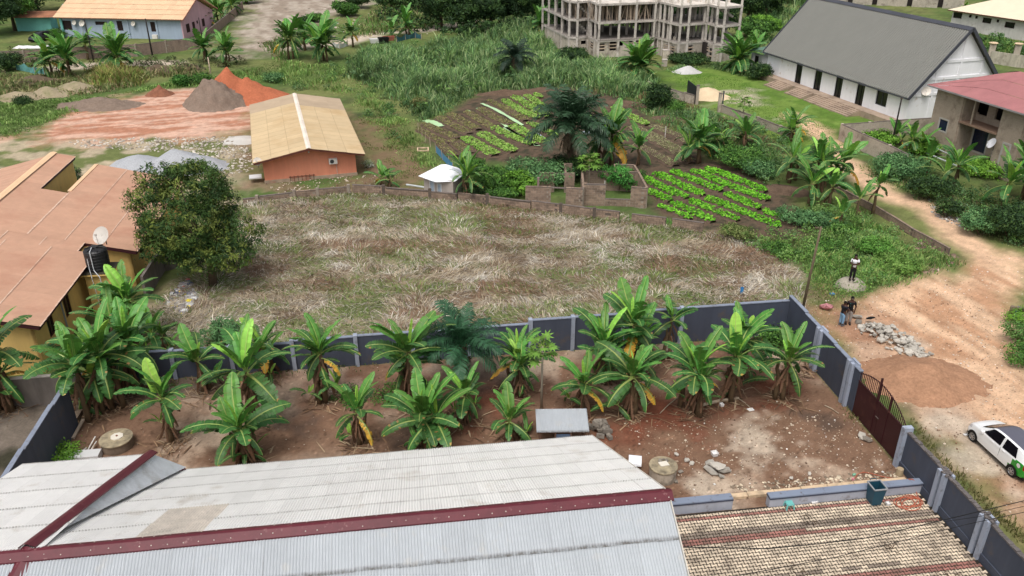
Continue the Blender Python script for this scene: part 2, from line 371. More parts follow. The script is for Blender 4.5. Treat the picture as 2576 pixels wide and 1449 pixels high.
hx, hy, hz, tn = 7.28, 18.58, 8.44, 0.52
house = thing('long_house', 'long low house in front with a pale corrugated metal roof and maroon ridge caps', 'house', R(hx, hy, 0), TH)
ct_, st_ = math.cos(math.atan(tn)), math.sin(math.atan(tn))
_wp = [(452, 1272), (578, 1262), (500, 1338), (360, 1352)]
def _pick(p):
    u, v = img(p); return m_zinc_old if inside(np.array([u]), np.array([v]), _wp)[0] else None
sheet_roof(house, (-19.2, 0, hz), (1, 0, 0), (0, ct_, -st_), 19.2, [1.72, 1.78, 1.78, 1.78, 1.78, 1.74], 0.62, m_zinc, pick=_pick)
sheet_roof(house, (0, 0, hz), (-1, 0, 0), (0, -ct_, -st_), 24.2, [1.35, 2.3], 0.62, m_zinc_blue_dim, lap=0.1)
corr = corr_mesh('roof_panel', 24.2, 6.9, 0.088, 0.02, m_zinc_blue_dim, 2)
put('roof_panel', corr, house, mw=frame((0, -3.6 * ct_, hz - 3.6 * st_), (-1, 0, 0), (0, -ct_, -st_)))
# raised wing on the left: its own flatter slope, and the narrow return slope between hip and valley
J, T_, V_ = Vector((-18.15, 0.1, hz + 0.05)), Vector((-17.65, 8.65, 5.05)), Vector((-16.75, 9.42, 3.62))
wt = math.atan((hz + .05 - 5.05) / 8.55)
sheet_roof(house, (-22.35, 0.05, hz + .04), (1, 0, 0), (0, math.cos(wt), -math.sin(wt)), 4.5, [1.84] * 5, 0.64, m_zinc)
m_ret = mat('return_roof', (196, 200, 204), rough=0.5, var=0.12, scale=1.2, fine=0.12, fscale=3, dirt=(150, 146, 140), dirt_amt=0.25)
nseg = 15
for s in range(nseg):
    mb = MB(); k = 12; a0 = s / nseg; prev = None
    for i in range(k + 1):
        t = (s + i / k * 1.03) / nseg; t = min(t, 1.0)
        amp = 0.014 * math.sin(2 * math.pi * i / k * 3)
        pa = J.lerp(T_, t) + Vector((0, 0, 0.03 + amp)); pb = J.lerp(V_, t) + Vector((0.02, 0.03, 0.05 + amp))
        mb.v += [tuple(pa), tuple(pb)]
        if i: q = 2 * i; mb.f.append((q - 2, q - 1, q + 1, q)); mb.c.append((1, 1, 1))
    mb.build('roof_sheet', m_ret, house, smooth=True)
mb = MB(); mb.poly([tuple(T_), tuple(V_), (V_.x, V_.y - .25, V_.z - .3), (T_.x - .1, T_.y - .3, 3.4)]); mb.build('fascia', m_maroon, house)
def cap(parent, a, b, w, dz, m=m_maroon, lift=0.06, name='ridge_cap', along=None):
    """folded metal cap from a to b; dz: how far its wings drop"""
    a, b = Vector(a), Vector(b); d = (b - a).normalized(); side = Vector((0, 0, 1)).cross(d).normalized(); mb = MB()
    n = max(1, int((b - a).length / 2.4))
    for i in range(n):
        p = a.lerp(b, i / n); q = a.lerp(b, min(1, (i + 1) / n + 0.004)); up = Vector((0, 0, lift + (i % 2) * 0.006))
        for sg in (-1, 1):
            e = side * w * sg - Vector((0, 0, dz)); r = side * 0.05 * sg
            f = [p + up + r, q + up + r, q + up + e, p + up + e]
            mb.poly([tuple(x) for x in (f if sg > 0 else f[::-1])])
            f2 = [f[3], f[2], f[2] - Vector((0, 0, .05)), f[3] - Vector((0, 0, .05))]; mb.poly([tuple(x) for x in (f2 if sg > 0 else f2[::-1])])
        mb.poly([tuple(x) for x in (p + up - side * .05, q + up - side * .05, q + up + side * .05, p + up + side * .05)][::-1])
    return mb.build(name, m, parent)
cap(house, (0.12, 0, hz), (-24.3, 0, hz), 0.27, 0.135)
cap(house, J + Vector((-.05, 0, .08)), T_ + Vector((0, .12, 0.04)), 0.22, 0.10)
cap(house, J + Vector((0, 0, .0)), (-20.2, -5.2, hz - 5.2 * tn + .02), 0.30, 0.12)
mb = MB()
for i in range(60):
    x = -i * 0.41 - rng.uniform(0, .1)
    for s in (-1, 1):
        if rng.random() < .7: y = s * rng.uniform(.14, .2); mb.obox((x, y, hz + .06 - abs(y) * .5 + .012), (.014, 0, 0), (0, .014, 0), (0, 0, .008))
stuff(mb.build('roof_screws', mat('screw_metal', (205, 196, 184), var=0), house))
mb = MB(); mb.box(-21.8, -0.5, -8.6, 8.7, -0.1, 3.55); mb.build('wall', m_wallpale, house)
mb = MB()
for x, s in ((-0.52, 1), (-21.78, -1)): mb.poly([(x, -8.6, 3.55), (x, 8.7, 3.55), (x, 0, hz - .25)][::s])
mb.build('gable', m_wallpale, house)
for s in (1, -1): mb = MB(); mb.bar((0.02, 0, hz - .03), (0.02, s * 9.4, hz - 9.4 * tn - .03), .03, .16); mb.build('barge_board', m_wallpale, house)

# ---------------------------------------------------------------- slate-blue boundary wall with pilasters
m_slate = mat('slate_paint', (72, 78, 92), rough=0.7, var=0.10, scale=0.5, streak=0.14, dirt=(92, 84, 80), dirt_amt=0.10, dscale=0.9)
m_slate_top = mat('wall_coping', (132, 140, 156), rough=0.8, var=0.12, dirt=(96, 92, 88), dirt_amt=0.25, dscale=3)
m_pil = mat('pilaster_paint', (158, 166, 182), rough=0.75, var=0.08, streak=0.12, dirt=(110, 106, 104), dirt_amt=0.15, dscale=2)
m_rough_top = mat('broken_wall_top', (104, 98, 96), var=0.3, scale=4, fine=.3, bump=.6)
TK = 0.16
fence = thing('boundary_wall', 'slate blue boundary wall with pale pilasters behind the row of banana plants', 'wall', R(-17.2, 41.0), TH)
# back run, panels in the wall's own frame (x along)
xs = [0.0, 3.9, 7.05, 10.4, 13.9, 17.1, 20.3, 23.9, 26.4, 29.4, 32.95, 36.3, 39.6]
hts = [1.75, 1.72, 1.72, 1.86, 1.9, 1.9, 1.92, 2.16, 2.18, 2.28, 2.30, 2.34]
for i in range(len(hts)):
    a, b, h = xs[i], xs[i + 1], hts[i]
    mb = MB(); mb.box(a, b, 0, TK, -0.15, h - .04); mb.build('panel', m_slate, fence)
    mb = MB(); mb.box(a, b - .002, -0.03, TK + .03, h - .04, h + 0.012); mb.build('coping', m_slate_top, fence)
for i, x in enumerate(xs[1:-1]):
    h = max(hts[i], hts[i + 1]); mb = MB(); mb.box(x - .11, x + .11, -0.12, TK + .06, -0.15, h + .07)
    mb.build('pilaster', m_pil, fence)
fr = thing('boundary_wall', 'slate blue boundary wall running down the right side from the far corner to the maroon gate', 'wall', R(22.4, 41.16), TH - math.pi / 2, group=None)
ys = [0.0, 2.15, 5.6, 8.35]; hr = [2.62, 2.55, 2.5]
for i in range(3):
    a, b, h = ys[i], ys[i + 1], hr[i]
    mb = MB(); mb.box(a, b, -0.0, TK, -0.15, h - .04); mb.build('panel', m_slate, fr)
    mb = MB(); mb.box(a, b - .002, -0.03, TK + .03, h - .04, h + .012); mb.build('coping', m_slate_top, fr)
def double_pilaster(parent, x, h, rough=False):
    for dx in (-.24, .12):
        mb = MB(); mb.box(x + dx, x + dx + .2, -0.17, 0.001, -0.15, h); mb.build('pilaster', m_pil, parent)
    mb = MB(); mb.box(x - .3, x + .38, 0.0 + TK + .001, TK + .12, -0.15, h); mb.build('pilaster', m_pil, parent)
    if rough:
        mb = MB()
        for k in range(16): cx = x + rng.uniform(-.28, .35); cy = rng.uniform(-.14, TK + .08); s = rng.uniform(.03, .07); mb.obox((cx, cy, h + .02), (s, .01, 0), (-.01, s, 0), (0, 0, s * .6))
        stuff(mb.build('concrete_stub', m_rough_top, parent))
double_pilaster(fr, 2.15 + 1.9, 2.6); double_pilaster(fr, 5.6 + 1.9, 2.6)
fr2 = thing('boundary_wall', 'slate blue boundary wall with broken top and double pilasters between the gate and the lower right corner', 'wall', R(22.4, 28.55), TH - math.pi / 2)
y2 = [0.25, 3.05, 5.9, 8.9, 11.9]; h2 = [1.98, 1.92, 1.86, 1.8]
for i in range(4):
    a, b, h = y2[i], y2[i + 1], h2[i]
    mb = MB(); mb.box(a, b, 0, TK, -0.15, h - .06); mb.build('panel', m_slate, fr2)
    mb = MB(); x = a
    while x < b - .05:                                   # uneven unplastered top
        w = min(rng.uniform(.12, .3), b - x); mb.box(x, x + w - .01, -0.01 - rng.uniform(0, .02), TK + .02, h - .06, h + rng.uniform(-.02, .05)); x += w
    stuff(mb.build('broken_top', m_rough_top, fr2))
    mb = MB(); mb.box(a, b, -0.06, -0.001, -0.15, 0.34); mb.build('plinth', m_slate, fr2)
for x in y2[1:4]: double_pilaster(fr2, x, 1.98, True)
mb = MB(); mb.box(0.0, .25, -0.2, TK + .1, -0.1, 2.2); mb.build('gate_post', m_pil, fr2)

fl = thing('boundary_wall', 'slate blue boundary wall at lower left with pale sloping top', 'wall', R(-17.2, 37.0), TH - math.pi / 2)
for i, (a, b, h) in enumerate(((0, 1.9, 2.55), (1.9, 5.4, 2.62), (5.4, 9.6, 2.7), (9.6, 14, 2.7))):
    mb = MB(); mb.box(a, b, -TK, 0, -0.15, h - .04); mb.build('panel', m_slate, fl)
    mb = MB(); mb.box(a, b - .002, -TK - .03, .03, h - .04, h + .012); mb.build('coping', m_slate_top, fl)
m_oldwall = mat('old_grey_wall', (120, 112, 106), var=0.2, scale=0.8, streak=0.25, bump=.3)
wl2 = thing('boundary_wall', 'bare grey wall behind the banana plants at the left edge', 'wall', R(-29, 39.2), TH)
mb = MB(); mb.box(0, 11.7, 0, .18, -.15, 1.7); mb.build('panel', m_oldwall, wl2)
mb = MB(); mb.box(0, 11.7, -.03, .21, 1.701, 1.75); mb.build('coping', mat('pale_coping', (176, 168, 160), dirt=(120, 110, 100), dirt_amt=.2), wl2)

# ---------------------------------------------------------------- maroon gate
m_gate = mat('gate_maroon', (58, 26, 30), rough=0.5, var=0.14, scale=0.8, dirt=(84, 52, 46), dirt_amt=0.15, dscale=1.2, spec=.4)
gate = thing('metal_gate', 'closed dark maroon sheet metal gate with an arched grille of bars on top', 'gate', R(22.4, 32.8), TH - math.pi / 2)
GL = 4.22; gh = 1.95
for i in range(2):
    mb = MB(); mb.box(i * GL / 2 + .02, (i + 1) * GL / 2 - .02, 0.02, 0.06, 0.03, gh); mb.build('gate_leaf', m_gate, gate)
def arch(t): return gh + 0.42 + 0.52 * math.sin(math.pi * min(1, max(0, t)) ** 0.9) if t < .55 else gh + .15 + 0.77 * math.cos((t - .5) / .5 * math.pi / 2) ** .8
n = 30
for i in range(n):
    t = (i + .5) / n; mb = MB(); mb.bar((t * GL, .04, gh), (t * GL, .04, arch(t) + .06), .026); mb.build('grille_bar', m_gate, gate)
mb = MB()
for i in range(20): mb.bar((i / 20 * GL, .04, arch(i / 20)), ((i + 1) / 20 * GL, .04, arch((i + 1) / 20)), .035)
mb.build('top_rail', m_gate, gate)
for x in (GL * .42, GL * .66): mb = MB(); mb.box(x - .03, x + .03, -.01, .09, .05, gh + (1.25 if x < 2 else .85)); mb.build('upright', m_gate, gate)
mb = MB(); mb.bar((0, .04, gh), (GL, .04, gh), .07, .05); mb.bar((0, .04, .06), (GL, .04, .06), .07, .05); mb.build('frame', m_gate, gate)
mb = MB(); mb.bar((GL * .47, -.02, 1.15), (GL * .53, -.02, 1.15), .03, .03); mb.build('bolt', mat('steel', (150, 140, 134), metal=.6, rough=.5), gate)

# ---------------------------------------------------------------- paved forecourt, kerb and low walls
m_paver = mat('paver', (214, 196, 170), rough=0.9, var=0.16, scale=1.1, fine=0.16, fscale=9, attr=True, rnd=0.07, dirt=(98, 86, 76), dirt_amt=0.55, dscale=1.4, bump=.3)
m_joint = mat('paving_joint', (48, 42, 36), var=.3, fine=.3, bump=.4)
px0, px1, py0, py1 = 8.0, 22.32, 16.2, 26.55
mb = MB(); a, b, c_, d = [R(*q) for q in ((px0, py0), (px1, py0), (px1, py1), (px0, py1))]
mb.quad(*[(q[0], q[1], -0.018) for q in (a, b, c_, d)]); o = mb.build('paving', m_joint); o['kind'] = 'structure'
paving = o
pl, pw, g = 0.28, 0.18, 0.042
def paver_poly(s=1.0):
    a_, b_, n_ = pl / 2 - g / 2, pw / 2 - g / 2, 0.03
    return [(-a_, -b_ - n_ * .3), (-a_ * .42, -b_ - n_ * .3), (-a_ * .30, -b_ + n_), (a_ * .30, -b_ + n_), (a_ * .42, -b_ - n_ * .3), (a_, -b_ - n_ * .3),
            (a_, b_ + n_ * .0), (a_ * .42, b_ + n_ * .0), (a_ * .30, b_ - n_), (-a_ * .30, b_ - n_), (-a_ * .42, b_ + n_ * .0), (-a_, b_ + n_ * .0)]
def paver_mb(mb, cx, cy, z, col, rot=0.0):
    pts = [(cx + x * math.cos(rot) - y * math.sin(rot), cy + x * math.sin(rot) + y * math.cos(rot)) for x, y in paver_poly()]
    mb.col = col; n = len(mb.v); k = len(pts); mb.v += [(x, y, z) for x, y in pts] + [(x, y, z - .03) for x, y in pts]
    mb.f.append(tuple(range(n, n + k))); mb.c.append(col)
    for i in range(k): j = (i + 1) % k; mb.f.append((n + i, n + k + i, n + k + j, n + j)); mb.c.append(col)
cream, red, grey = lin((222, 204, 180)), lin((166, 116, 106)), lin((150, 136, 122))
def bandy(u, v): return LP(u, v)[1]
bands = [ (bandy(2050, 1273), .09, red), (bandy(2185, 1307), .09, grey), (bandy(2190, 1322), .085, red), (bandy(2180, 1425), .16, grey), (bandy(2240, 1440), .15, red), (bandy(1800, 1357), .085, red), (bandy(1830, 1338), .09, grey)]
rows = []
y = py1 - pw; r = 0
while y > py0 + .05:
    x = px0 + (pl / 2 if r % 2 else 0) + .15
    while x < px1 - .1:
        wp = R(x, y); u, v = img((wp[0], wp[1], 0))
        if -80 < u - 1690 and u < 2600 and v < 1500:
            col = cream
            for by, hw, bc in bands:
                if abs(y - by) < hw and not (bc is red and hw == .085 and by == bands[5][0] and x > 16): col = bc
            s = rng.uniform(.88, 1.08); rows.append((v, x, y, tuple(k * s for k in col)))
        x += pl
    y -= pw; r += 1
vis = [q for q in rows if 1720 < img(R(q[1], q[2]))[0] < 2570 and img(R(q[1], q[2]))[1] < 1452]
vis.sort(key=lambda q: -q[0]); near = set((q[1], q[2]) for q in vis[:300])
mb = MB(); cache = {}
for v, x, y, col in rows:
    if (x, y) in near:
        key = 'c' if col[0] / col[2] < 2.6 and col[0] > .3 else ('r' if col[0] / col[2] > 2.2 else 'g')
        if key not in cache:
            t = MB(); paver_mb(t, 0, 0, 0, {'c': cream, 'r': red, 'g': grey}[key]); cache[key] = t.mesh('paver', m_paver, colours=True)
        wp = R(x, y); put('paver', cache[key], paving, loc=(wp[0], wp[1], rng.uniform(-.003, .004)), rz=TH + rng.uniform(-.02, .02))
    else:
        wp = R(x, y); paver_mb(mb, wp[0], wp[1], rng.uniform(-.003, .004), col, TH + rng.uniform(-.02, .02))
stuff(mb.build('pavers', m_paver, paving, colours=True))
m_lowwall = mat('low_wall_paint', (168, 172, 184), rough=.8, var=.1, streak=.1, dirt=(120, 112, 106), dirt_amt=.2, dscale=2)
m_lowtop = mat('low_wall_top', (126, 136, 154), rough=.8, var=.12, dirt=(90, 84, 84), dirt_amt=.15, dscale=3)
m_stripe = mat('dark_stripe', (62, 66, 82))
m_cream = mat('cream_kerb', (214, 188, 156), var=.15, fine=.1, dirt=(110, 96, 84), dirt_amt=.35, dscale=1.5)
for (ua, va, ub, vb), lab in (((1690, 1291, 1842, 1278), 'short low grey-blue yard wall touching the pale roof'), ((1932, 1272, 2326, 1241), 'longer low grey-blue yard wall with a hose over its end and a bin in front')):
    a, b = LP(ua, va), LP(ub, vb); y0 = (a[1] + b[1]) / 2
    if 'short' in lab: a = (a[0] - 3.5, a[1])
    lw = thing('low_wall', lab, 'wall', R(a[0], y0), TH)
    Lx = b[0] - a[0] if 'short' in lab else 22.38 - a[0]
    mb = MB(); mb.box(0, Lx, 0, .34, -.1, .42); mb.build('wall_face', m_lowwall, lw)
    mb = MB(); mb.box(-.02, Lx + .01, -.03, .37, .42, .48); mb.build('drip_band', m_stripe, lw)
    mb = MB(); mb.box(-.01, Lx, -.02, .36, .48, .53); mb.build('top', m_lowtop, lw)
a, b = LP(1690, 1250), LP(2290, 1195)
kb = thing('kerb', 'cream concrete kerb between the bare yard and the low walls', 'kerb', R(a[0] - 3, 27.25), TH)
n = 11; kl = (22.2 - a[0] + 3) / n
for i in range(n): mb = MB(); mb.box(i * kl + .015, (i + 1) * kl - .01, 0, .26, -.1, .07 + rng.uniform(-.02, .02)); mb.build('kerb_stone', m_cream, kb)
mb = MB(); q = [R(8, 26.9), R(22.3, 26.9), R(22.3, 27.6), R(8, 27.6)]
# ---------------------------------------------------------------- block walls
m_block = mat('sandcrete_block', (146, 126, 110), rough=.95, var=.22, scale=1.4, fine=.2, fscale=14, rnd=.22, bump=.4, dirt=(74, 66, 60), dirt_amt=.3, dscale=1.1)
m_block_pale = mat('pale_block', (176, 164, 150), rough=.95, var=.18, scale=.8, fine=.15, fscale=10, rnd=.16, bump=.3, dirt=(110, 98, 88), dirt_amt=.25, dscale=.6)
m_mortar = mat('mortar', (150, 138, 126), var=.25, scale=2, fine=.2)
m_mortar_d = mat('dark_mortar', (96, 86, 78), var=.25, scale=2, fine=.2)
m_wtop = mat('weathered_wall_top', (112, 102, 96), var=.3, scale=2.5, fine=.3)
class Blocks:
    def __init__(s, parent, m=m_block, mm=m_mortar, bl=.45, bh=.2, th=.15, limit=300, top=True):
        s.p, s.m, s.mm, s.bl, s.bh, s.th, s.limit, s.n, s.top = parent, m, mm, bl, bh, th, limit, 0, top
        s.rest = MB(); s.core = MB(); s.tops = MB(); b = MB(); b.box(-bl / 2 + .012, bl / 2 - .012, -th / 2 - .012, th / 2 + .012, .012, bh - .006); s.me = b.mesh('block', m)
        b = MB(); b.box(-bl / 4 + .012, bl / 4 - .012, -th / 2 - .012, th / 2 + .012, .012, bh - .006); s.half = b.mesh('block', m)
    def run(s, p0, p1, h, z0=0.0, h1=None):
        p0, p1 = Vector(p0[:2]), Vector(p1[:2]); Lg = (p1 - p0).length
        if Lg < .1: return
        d = (p1 - p0) / Lg; ang = math.atan2(d.y, d.x); nrm = Vector((-d.y, d.x)); h1 = h if h1 is None else h1
        c = [p0 + nrm * s.th / 2, p0 - nrm * s.th / 2, p1 - nrm * s.th / 2, p1 + nrm * s.th / 2]
        k = len(s.core.v); s.core.v += [(q.x, q.y, z0 - .1) for q in c] + [(c[0].x, c[0].y, h - .01), (c[1].x, c[1].y, h - .01), (c[2].x, c[2].y, h1 - .01), (c[3].x, c[3].y, h1 - .01)]
        for f in ((0, 1, 2, 3), (4, 7, 6, 5), (0, 4, 5, 1), (1, 5, 6, 2), (2, 6, 7, 3), (3, 7, 4, 0)): s.core.f.append(tuple(k + i for i in f)); s.core.c.append((1, 1, 1))
        r = 0; z = z0
        while z < max(h, h1) - .06:
            x = s.bl / 2 if r % 2 == 0 else s.bl / 4
            if r % 2 and s.bl / 4 < Lg: s._add(p0 + d * (s.bl / 4 - s.bl / 4 + s.bl / 4 * .0 + s.bl / 4), z, ang, True, d); x = s.bl
            while x + s.bl / 2 < Lg + .02:
                hh = h + (h1 - h) * x / Lg
                if z + s.bh <= hh + .07 and rng.random() > .004: s._add(p0 + d * x, z, ang, False, d)
                x += s.bl
            if x - s.bl / 2 < Lg - .15 and z + s.bh <= h1 + .07: s._add(p0 + d * (Lg - s.bl / 4 - .005), z, ang, True, d)
            z += s.bh; r += 1
        if s.top: s.tops.bar((p0.x, p0.y, h + .0), (p1.x, p1.y, h1 + .0), s.th + .05, .05)
    def _add(s, q, z, ang, half, d):
        jit = rng.uniform(-.006, .006)
        if s.n < s.limit:
            put('block', s.half if half else s.me, s.p, (q.x - d.y * jit, q.y + d.x * jit, z), ang); s.n += 1
        else:
            w = s.bl / (4 if half else 2) - .012; s.rest.obox((q.x - d.y * jit, q.y + d.x * jit, z + s.bh / 2), (d.x * w, d.y * w, 0), (-d.y * (s.th / 2 + .012), d.x * (s.th / 2 + .012), 0), (0, 0, s.bh / 2 - .009))
    def pillar(s, q, h, w=.26):
        mb = MB(); mb.box(q[0] - w / 2, q[0] + w / 2, q[1] - w / 2, q[1] + w / 2, -.1, h); mb.build('pillar', s.mm, s.p)
    def done(s):
        s.core.build('wall', s.mm, s.p)
        if s.rest.f: stuff(s.rest.build('blocks', s.m, s.p))
        if s.tops.f: s.tops.build('wall_top', m_wtop, s.p)

def at(u, v, org, z=0.0):                                # point relative to a thing's base (unrotated thing)
    p = P(u, v, z); return (p[0] - org[0], p[1] - org[1])

o_ = P(885, 487); w1 = thing('block_wall', 'low stepped block wall from the tree to the corner below the terracotta bungalow', 'wall', o_)
B = Blocks(w1, limit=150)
pts = [((612, 512), .42), ((655, 507), .5), ((741, 497), .55), ((800, 492), .6), ((878, 486), .62)]
for (a, h), (b, _) in zip(pts[:-1], pts[1:]): B.run(at(*a, o_), at(*b, o_), h)
for q, h in (((648, 508), .62), ((741, 497), .72), ((800, 492), .72), ((878, 487), .85)): B.pillar(at(*q, o_), h)
B.done()
w2 = thing('block_wall', 'long low block wall with gaps between the mown field and the vegetable garden', 'wall', o_)
B = Blocks(w2, limit=300, mm=m_mortar_d)
pts = [(888, 486, .80, 965, 490), (968, 491, .72, 1080, 499), (1084, 500, .66, 1150, 506), (1153, 506, .74, 1225, 514), (1228, 514, .72, 1335, 527), (1338, 528, .82, 1408, 537), (1412, 538, .85, 1492, 549), (1495, 549, .82, 1558, 556), (1588, 561, .80, 1674, 571), (1690, 573, .80, 1768, 584)]
for a, b, h, c, d in pts: B.run(at(a, b, o_), at(c, d, o_), h)
for u, v in ((966, 491), (1082, 500), (1226, 514), (1410, 538), (1494, 549)): B.pillar(at(u, v, o_), .95)
B.done()

# roofless ruin beside the garden
HT = 1.75
ro = P(1470, 474, HT); ro = (ro[0], ro[1], 0)
ruin = thing('unfinished_building', 'roofless unfinished block house overgrown with bushes beside the garden', 'building', ro)
B = Blocks(ruin, limit=290)
A = lambda u, v: at(u, v, ro, HT)
B.run(A(1322, 469), A(1386, 470), HT); B.run(A(1424, 472), A(1467, 474), HT); B.run(A(1469, 467), A(1524, 468), HT + .15)
B.run(A(1524, 468), A(1588, 470), .62); B.run(A(1588, 470), A(1628, 473), HT)
B.run(A(1628, 473), A(1606, 432), HT); B.run(A(1606, 432), A(1595, 415), HT); B.run(A(1595, 415), A(1547, 413), HT); B.run(A(1547, 413), A(1548, 431), HT)
B.run(A(1464, 430), A(1606, 433), HT); B.run(A(1464, 430), A(1468, 472), HT); B.run(A(1355, 434), A(1395, 435), HT); B.run(A(1420, 436), A(1446, 436), HT)
B.run(A(1421, 412), A(1423, 434), HT); B.run(A(1421, 412), A(1440, 412), HT)
B.done()
mb = MB(); mb.bar((*A(1386, 470), HT - .05), (*A(1424, 472), HT - .05), .16, .09); mb.bar((*A(1395, 435), HT - .05), (*A(1420, 436), HT - .05), .16, .09); mb.build('lintel', m_wtop, ruin)
mb = MB(); q = A(1353, 436); mb.box(q[0] - .09, q[0] + .09, q[1] - 1.5, q[1] - 1.3, 0, HT + .1); mb.build('pillar', mat('pinkish_post', (150, 126, 122)), ruin)

# ---------------------------------------------------------------- generic wall with openings (local frame: along x, facing -y)
def holed_wall(parent, m, p0, p1, z0, z1, holes=(), th=.2, name='wall'):
    """holes: (x0,x1,za,zb) along the wall"""
    p0, p1 = Vector(p0[:2]), Vector(p1[:2]); Lg = (p1 - p0).length; d = (p1 - p0) / Lg; n = Vector((-d.y, d.x))
    mb = MB()
    def seg(a, b, za, zb):
        if b - a < .01 or zb - za < .01: return
        c = p0 + d * (a + b) / 2 + n * th / 2; mb.obox((c.x, c.y, (za + zb) / 2), (d.x * (b - a) / 2, d.y * (b - a) / 2, 0), (n.x * th / 2, n.y * th / 2, 0), (0, 0, (zb - za) / 2))
    x = 0.0
    for a, b, za, zb in sorted(holes): seg(x, a, z0, z1); seg(a, b, z0, za); seg(a, b, zb, z1); x = b
    seg(x, Lg, z0, z1)
    return mb.build(name, m, parent)
m_dark_glass = mat('dark_glass', (20, 22, 26), rough=.25, var=0, spec=.5)
m_frame_w = mat('white_frame', (206, 206, 206), var=.05)
m_brownframe = mat('brown_frame', (84, 52, 38), var=.1)
def window(parent, p0, p1, a, b, za, zb, m_f=m_brownframe, m_g=m_dark_glass, fw=.07, inset=.10, bars=1, name='window'):
    p0, p1 = Vector(p0[:2]), Vector(p1[:2]); d = (p1 - p0).normalized(); n = Vector((-d.y, d.x))
    def pt(x, off): q = p0 + d * x + n * off; return q
    f = MB()
    def rect(xa, xb, z0, z1, off, t, mb):
        c = pt((xa + xb) / 2, off); mb.obox((c.x, c.y, (z0 + z1) / 2), (d.x * (xb - xa) / 2, d.y * (xb - xa) / 2, 0), (n.x * t, n.y * t, 0), (0, 0, (z1 - z0) / 2))
    rect(a, b, za, za + fw, inset - .04, .03, f); rect(a, b, zb - fw, zb, inset - .04, .03, f); rect(a, a + fw, za, zb, inset - .04, .032, f); rect(b - fw, b, za, zb, inset - .04, .032, f)
    for i in range(bars): x = a + (b - a) * (i + 1) / (bars + 1); rect(x - fw * .35, x + fw * .35, za, zb, inset - .03, .025, f)
    w = f.build(name, m_f, parent); g_ = MB(); rect(a + fw * .5, b - fw * .5, za + fw * .5, zb - fw * .5, inset, .008, g_); g_.build('pane', m_g, w)
    return w
def dish(name_parent, loc, r, aim, label=None, m=None, part=False):
    """satellite dish facing direction aim"""
    m = m or mat('dish_grey', (206, 200, 192), rough=.6, dirt=(150, 136, 120), dirt_amt=.15, dscale=4)
    if part: root = bpy.data.objects.new('satellite_dish', None); C.objects.link(root); root.parent = name_parent; root.location = loc
    else: root = thing('satellite_dish', label, 'satellite dish', loc)
    q = Vector(aim).to_track_quat('Z', 'Y'); prof = [(r * t, .22 * r * t * t) for t in (.02, .3, .55, .8, 1.0)]
    mb = MB(); n = 22
    for rr, z in prof:
        for k in range(n): t = 2 * math.pi * k / n; mb.v.append(tuple(q @ Vector((rr * math.cos(t), rr * math.sin(t), z))))
    for i in range(len(prof) - 1):
        for k in range(n): mb.f.append((i * n + k, i * n + (k + 1) % n, (i + 1) * n + (k + 1) % n, (i + 1) * n + k)); mb.c.append((1, 1, 1))
    mb.f.append(tuple(range(n))); mb.c.append((1, 1, 1))
    mb.build('reflector', m, root, smooth=True)
    a = MB(); tip = q @ Vector((0, -.1 * r, r * .95)); a.bar(q @ Vector((0, -r, .22 * r)), tip, .03); a.obox(tip, (.05, 0, 0), (0, .05, 0), (0, 0, .06)); a.build('feed_arm', m, root)
    a = MB(); a.bar((0, 0, 0), tuple(q @ Vector((0, 0, -.25)) - Vector((0, 0, .12))), .05); a.bar(tuple(q @ Vector((0, 0, -.25)) - Vector((0, 0, .12))), tuple(q @ Vector((0, 0, -.25)) - Vector((0, 0, .55))), .05); a.build('mount', mat('mount_grey', (110, 104, 100)), root)
    return root

# ---------------------------------------------------------------- yellow bungalow with terracotta sheet roof (left)
s_, zr = .25, 3.33                                        # plane z = zr - s_*(x+20.55) in the plot frame (eave x=-20.55)
def YP(u, v):                                            # ray ∩ roof plane, plot frame
    lo, hi = 0.0, 9.0
    for _ in range(40):
        z = (lo + hi) / 2; x, y = LP(u, v, z)
        if z > zr - s_ * (x + 20.55): hi = z
        else: lo = z
    return x, y, z
XR = YP(135, 385)[0]                                      # ridge x
yel = thing('yellow_house', 'rambling yellow bungalow with a terracotta metal roof at the left edge', 'house', R(-20.55, 43.0), TH)
def YL(x, y, z): return (x + 20.55, y - 43.0, z)
m_terra = mat('terracotta_sheet', (188, 148, 124), rough=.6, var=.09, scale=.35, fine=.07, fscale=2.0, rnd=.05, dirt=(172, 126, 104), dirt_amt=.3, dscale=.35, spec=.3, lap=((232, 206, 186), .02, .035, .9))
m_terra_pale = mat('pale_ridge_sheet', (226, 190, 152), rough=.6, var=.08)
m_yel = mat('yellow_render', (226, 190, 118), rough=.85, var=.06, scale=.5, streak=.08, dirt=(176, 150, 104), dirt_amt=.12, dscale=.6)
m_fascia = mat('maroon_fascia', (66, 34, 38), rough=.6, var=.1)
n1 = YP(97, 822); n2 = YP(222, 637); n3 = YP(191, 634); n4 = YP(210, 612); n5 = YP(343, 632); f3 = YP(394, 441); l3 = YP(240, 417); m3 = YP(171, 481); r1 = YP(186, 396); r2 = YP(95, 469); t2 = YP(65, 469)
xe1 = n1[0]; yA = n1[1]; yB = n2[1]; yN = n4[1]; xN = n3[0]; xD = n5[0]; yF = f3[1]; xL = l3[0]; yM = m3[1]
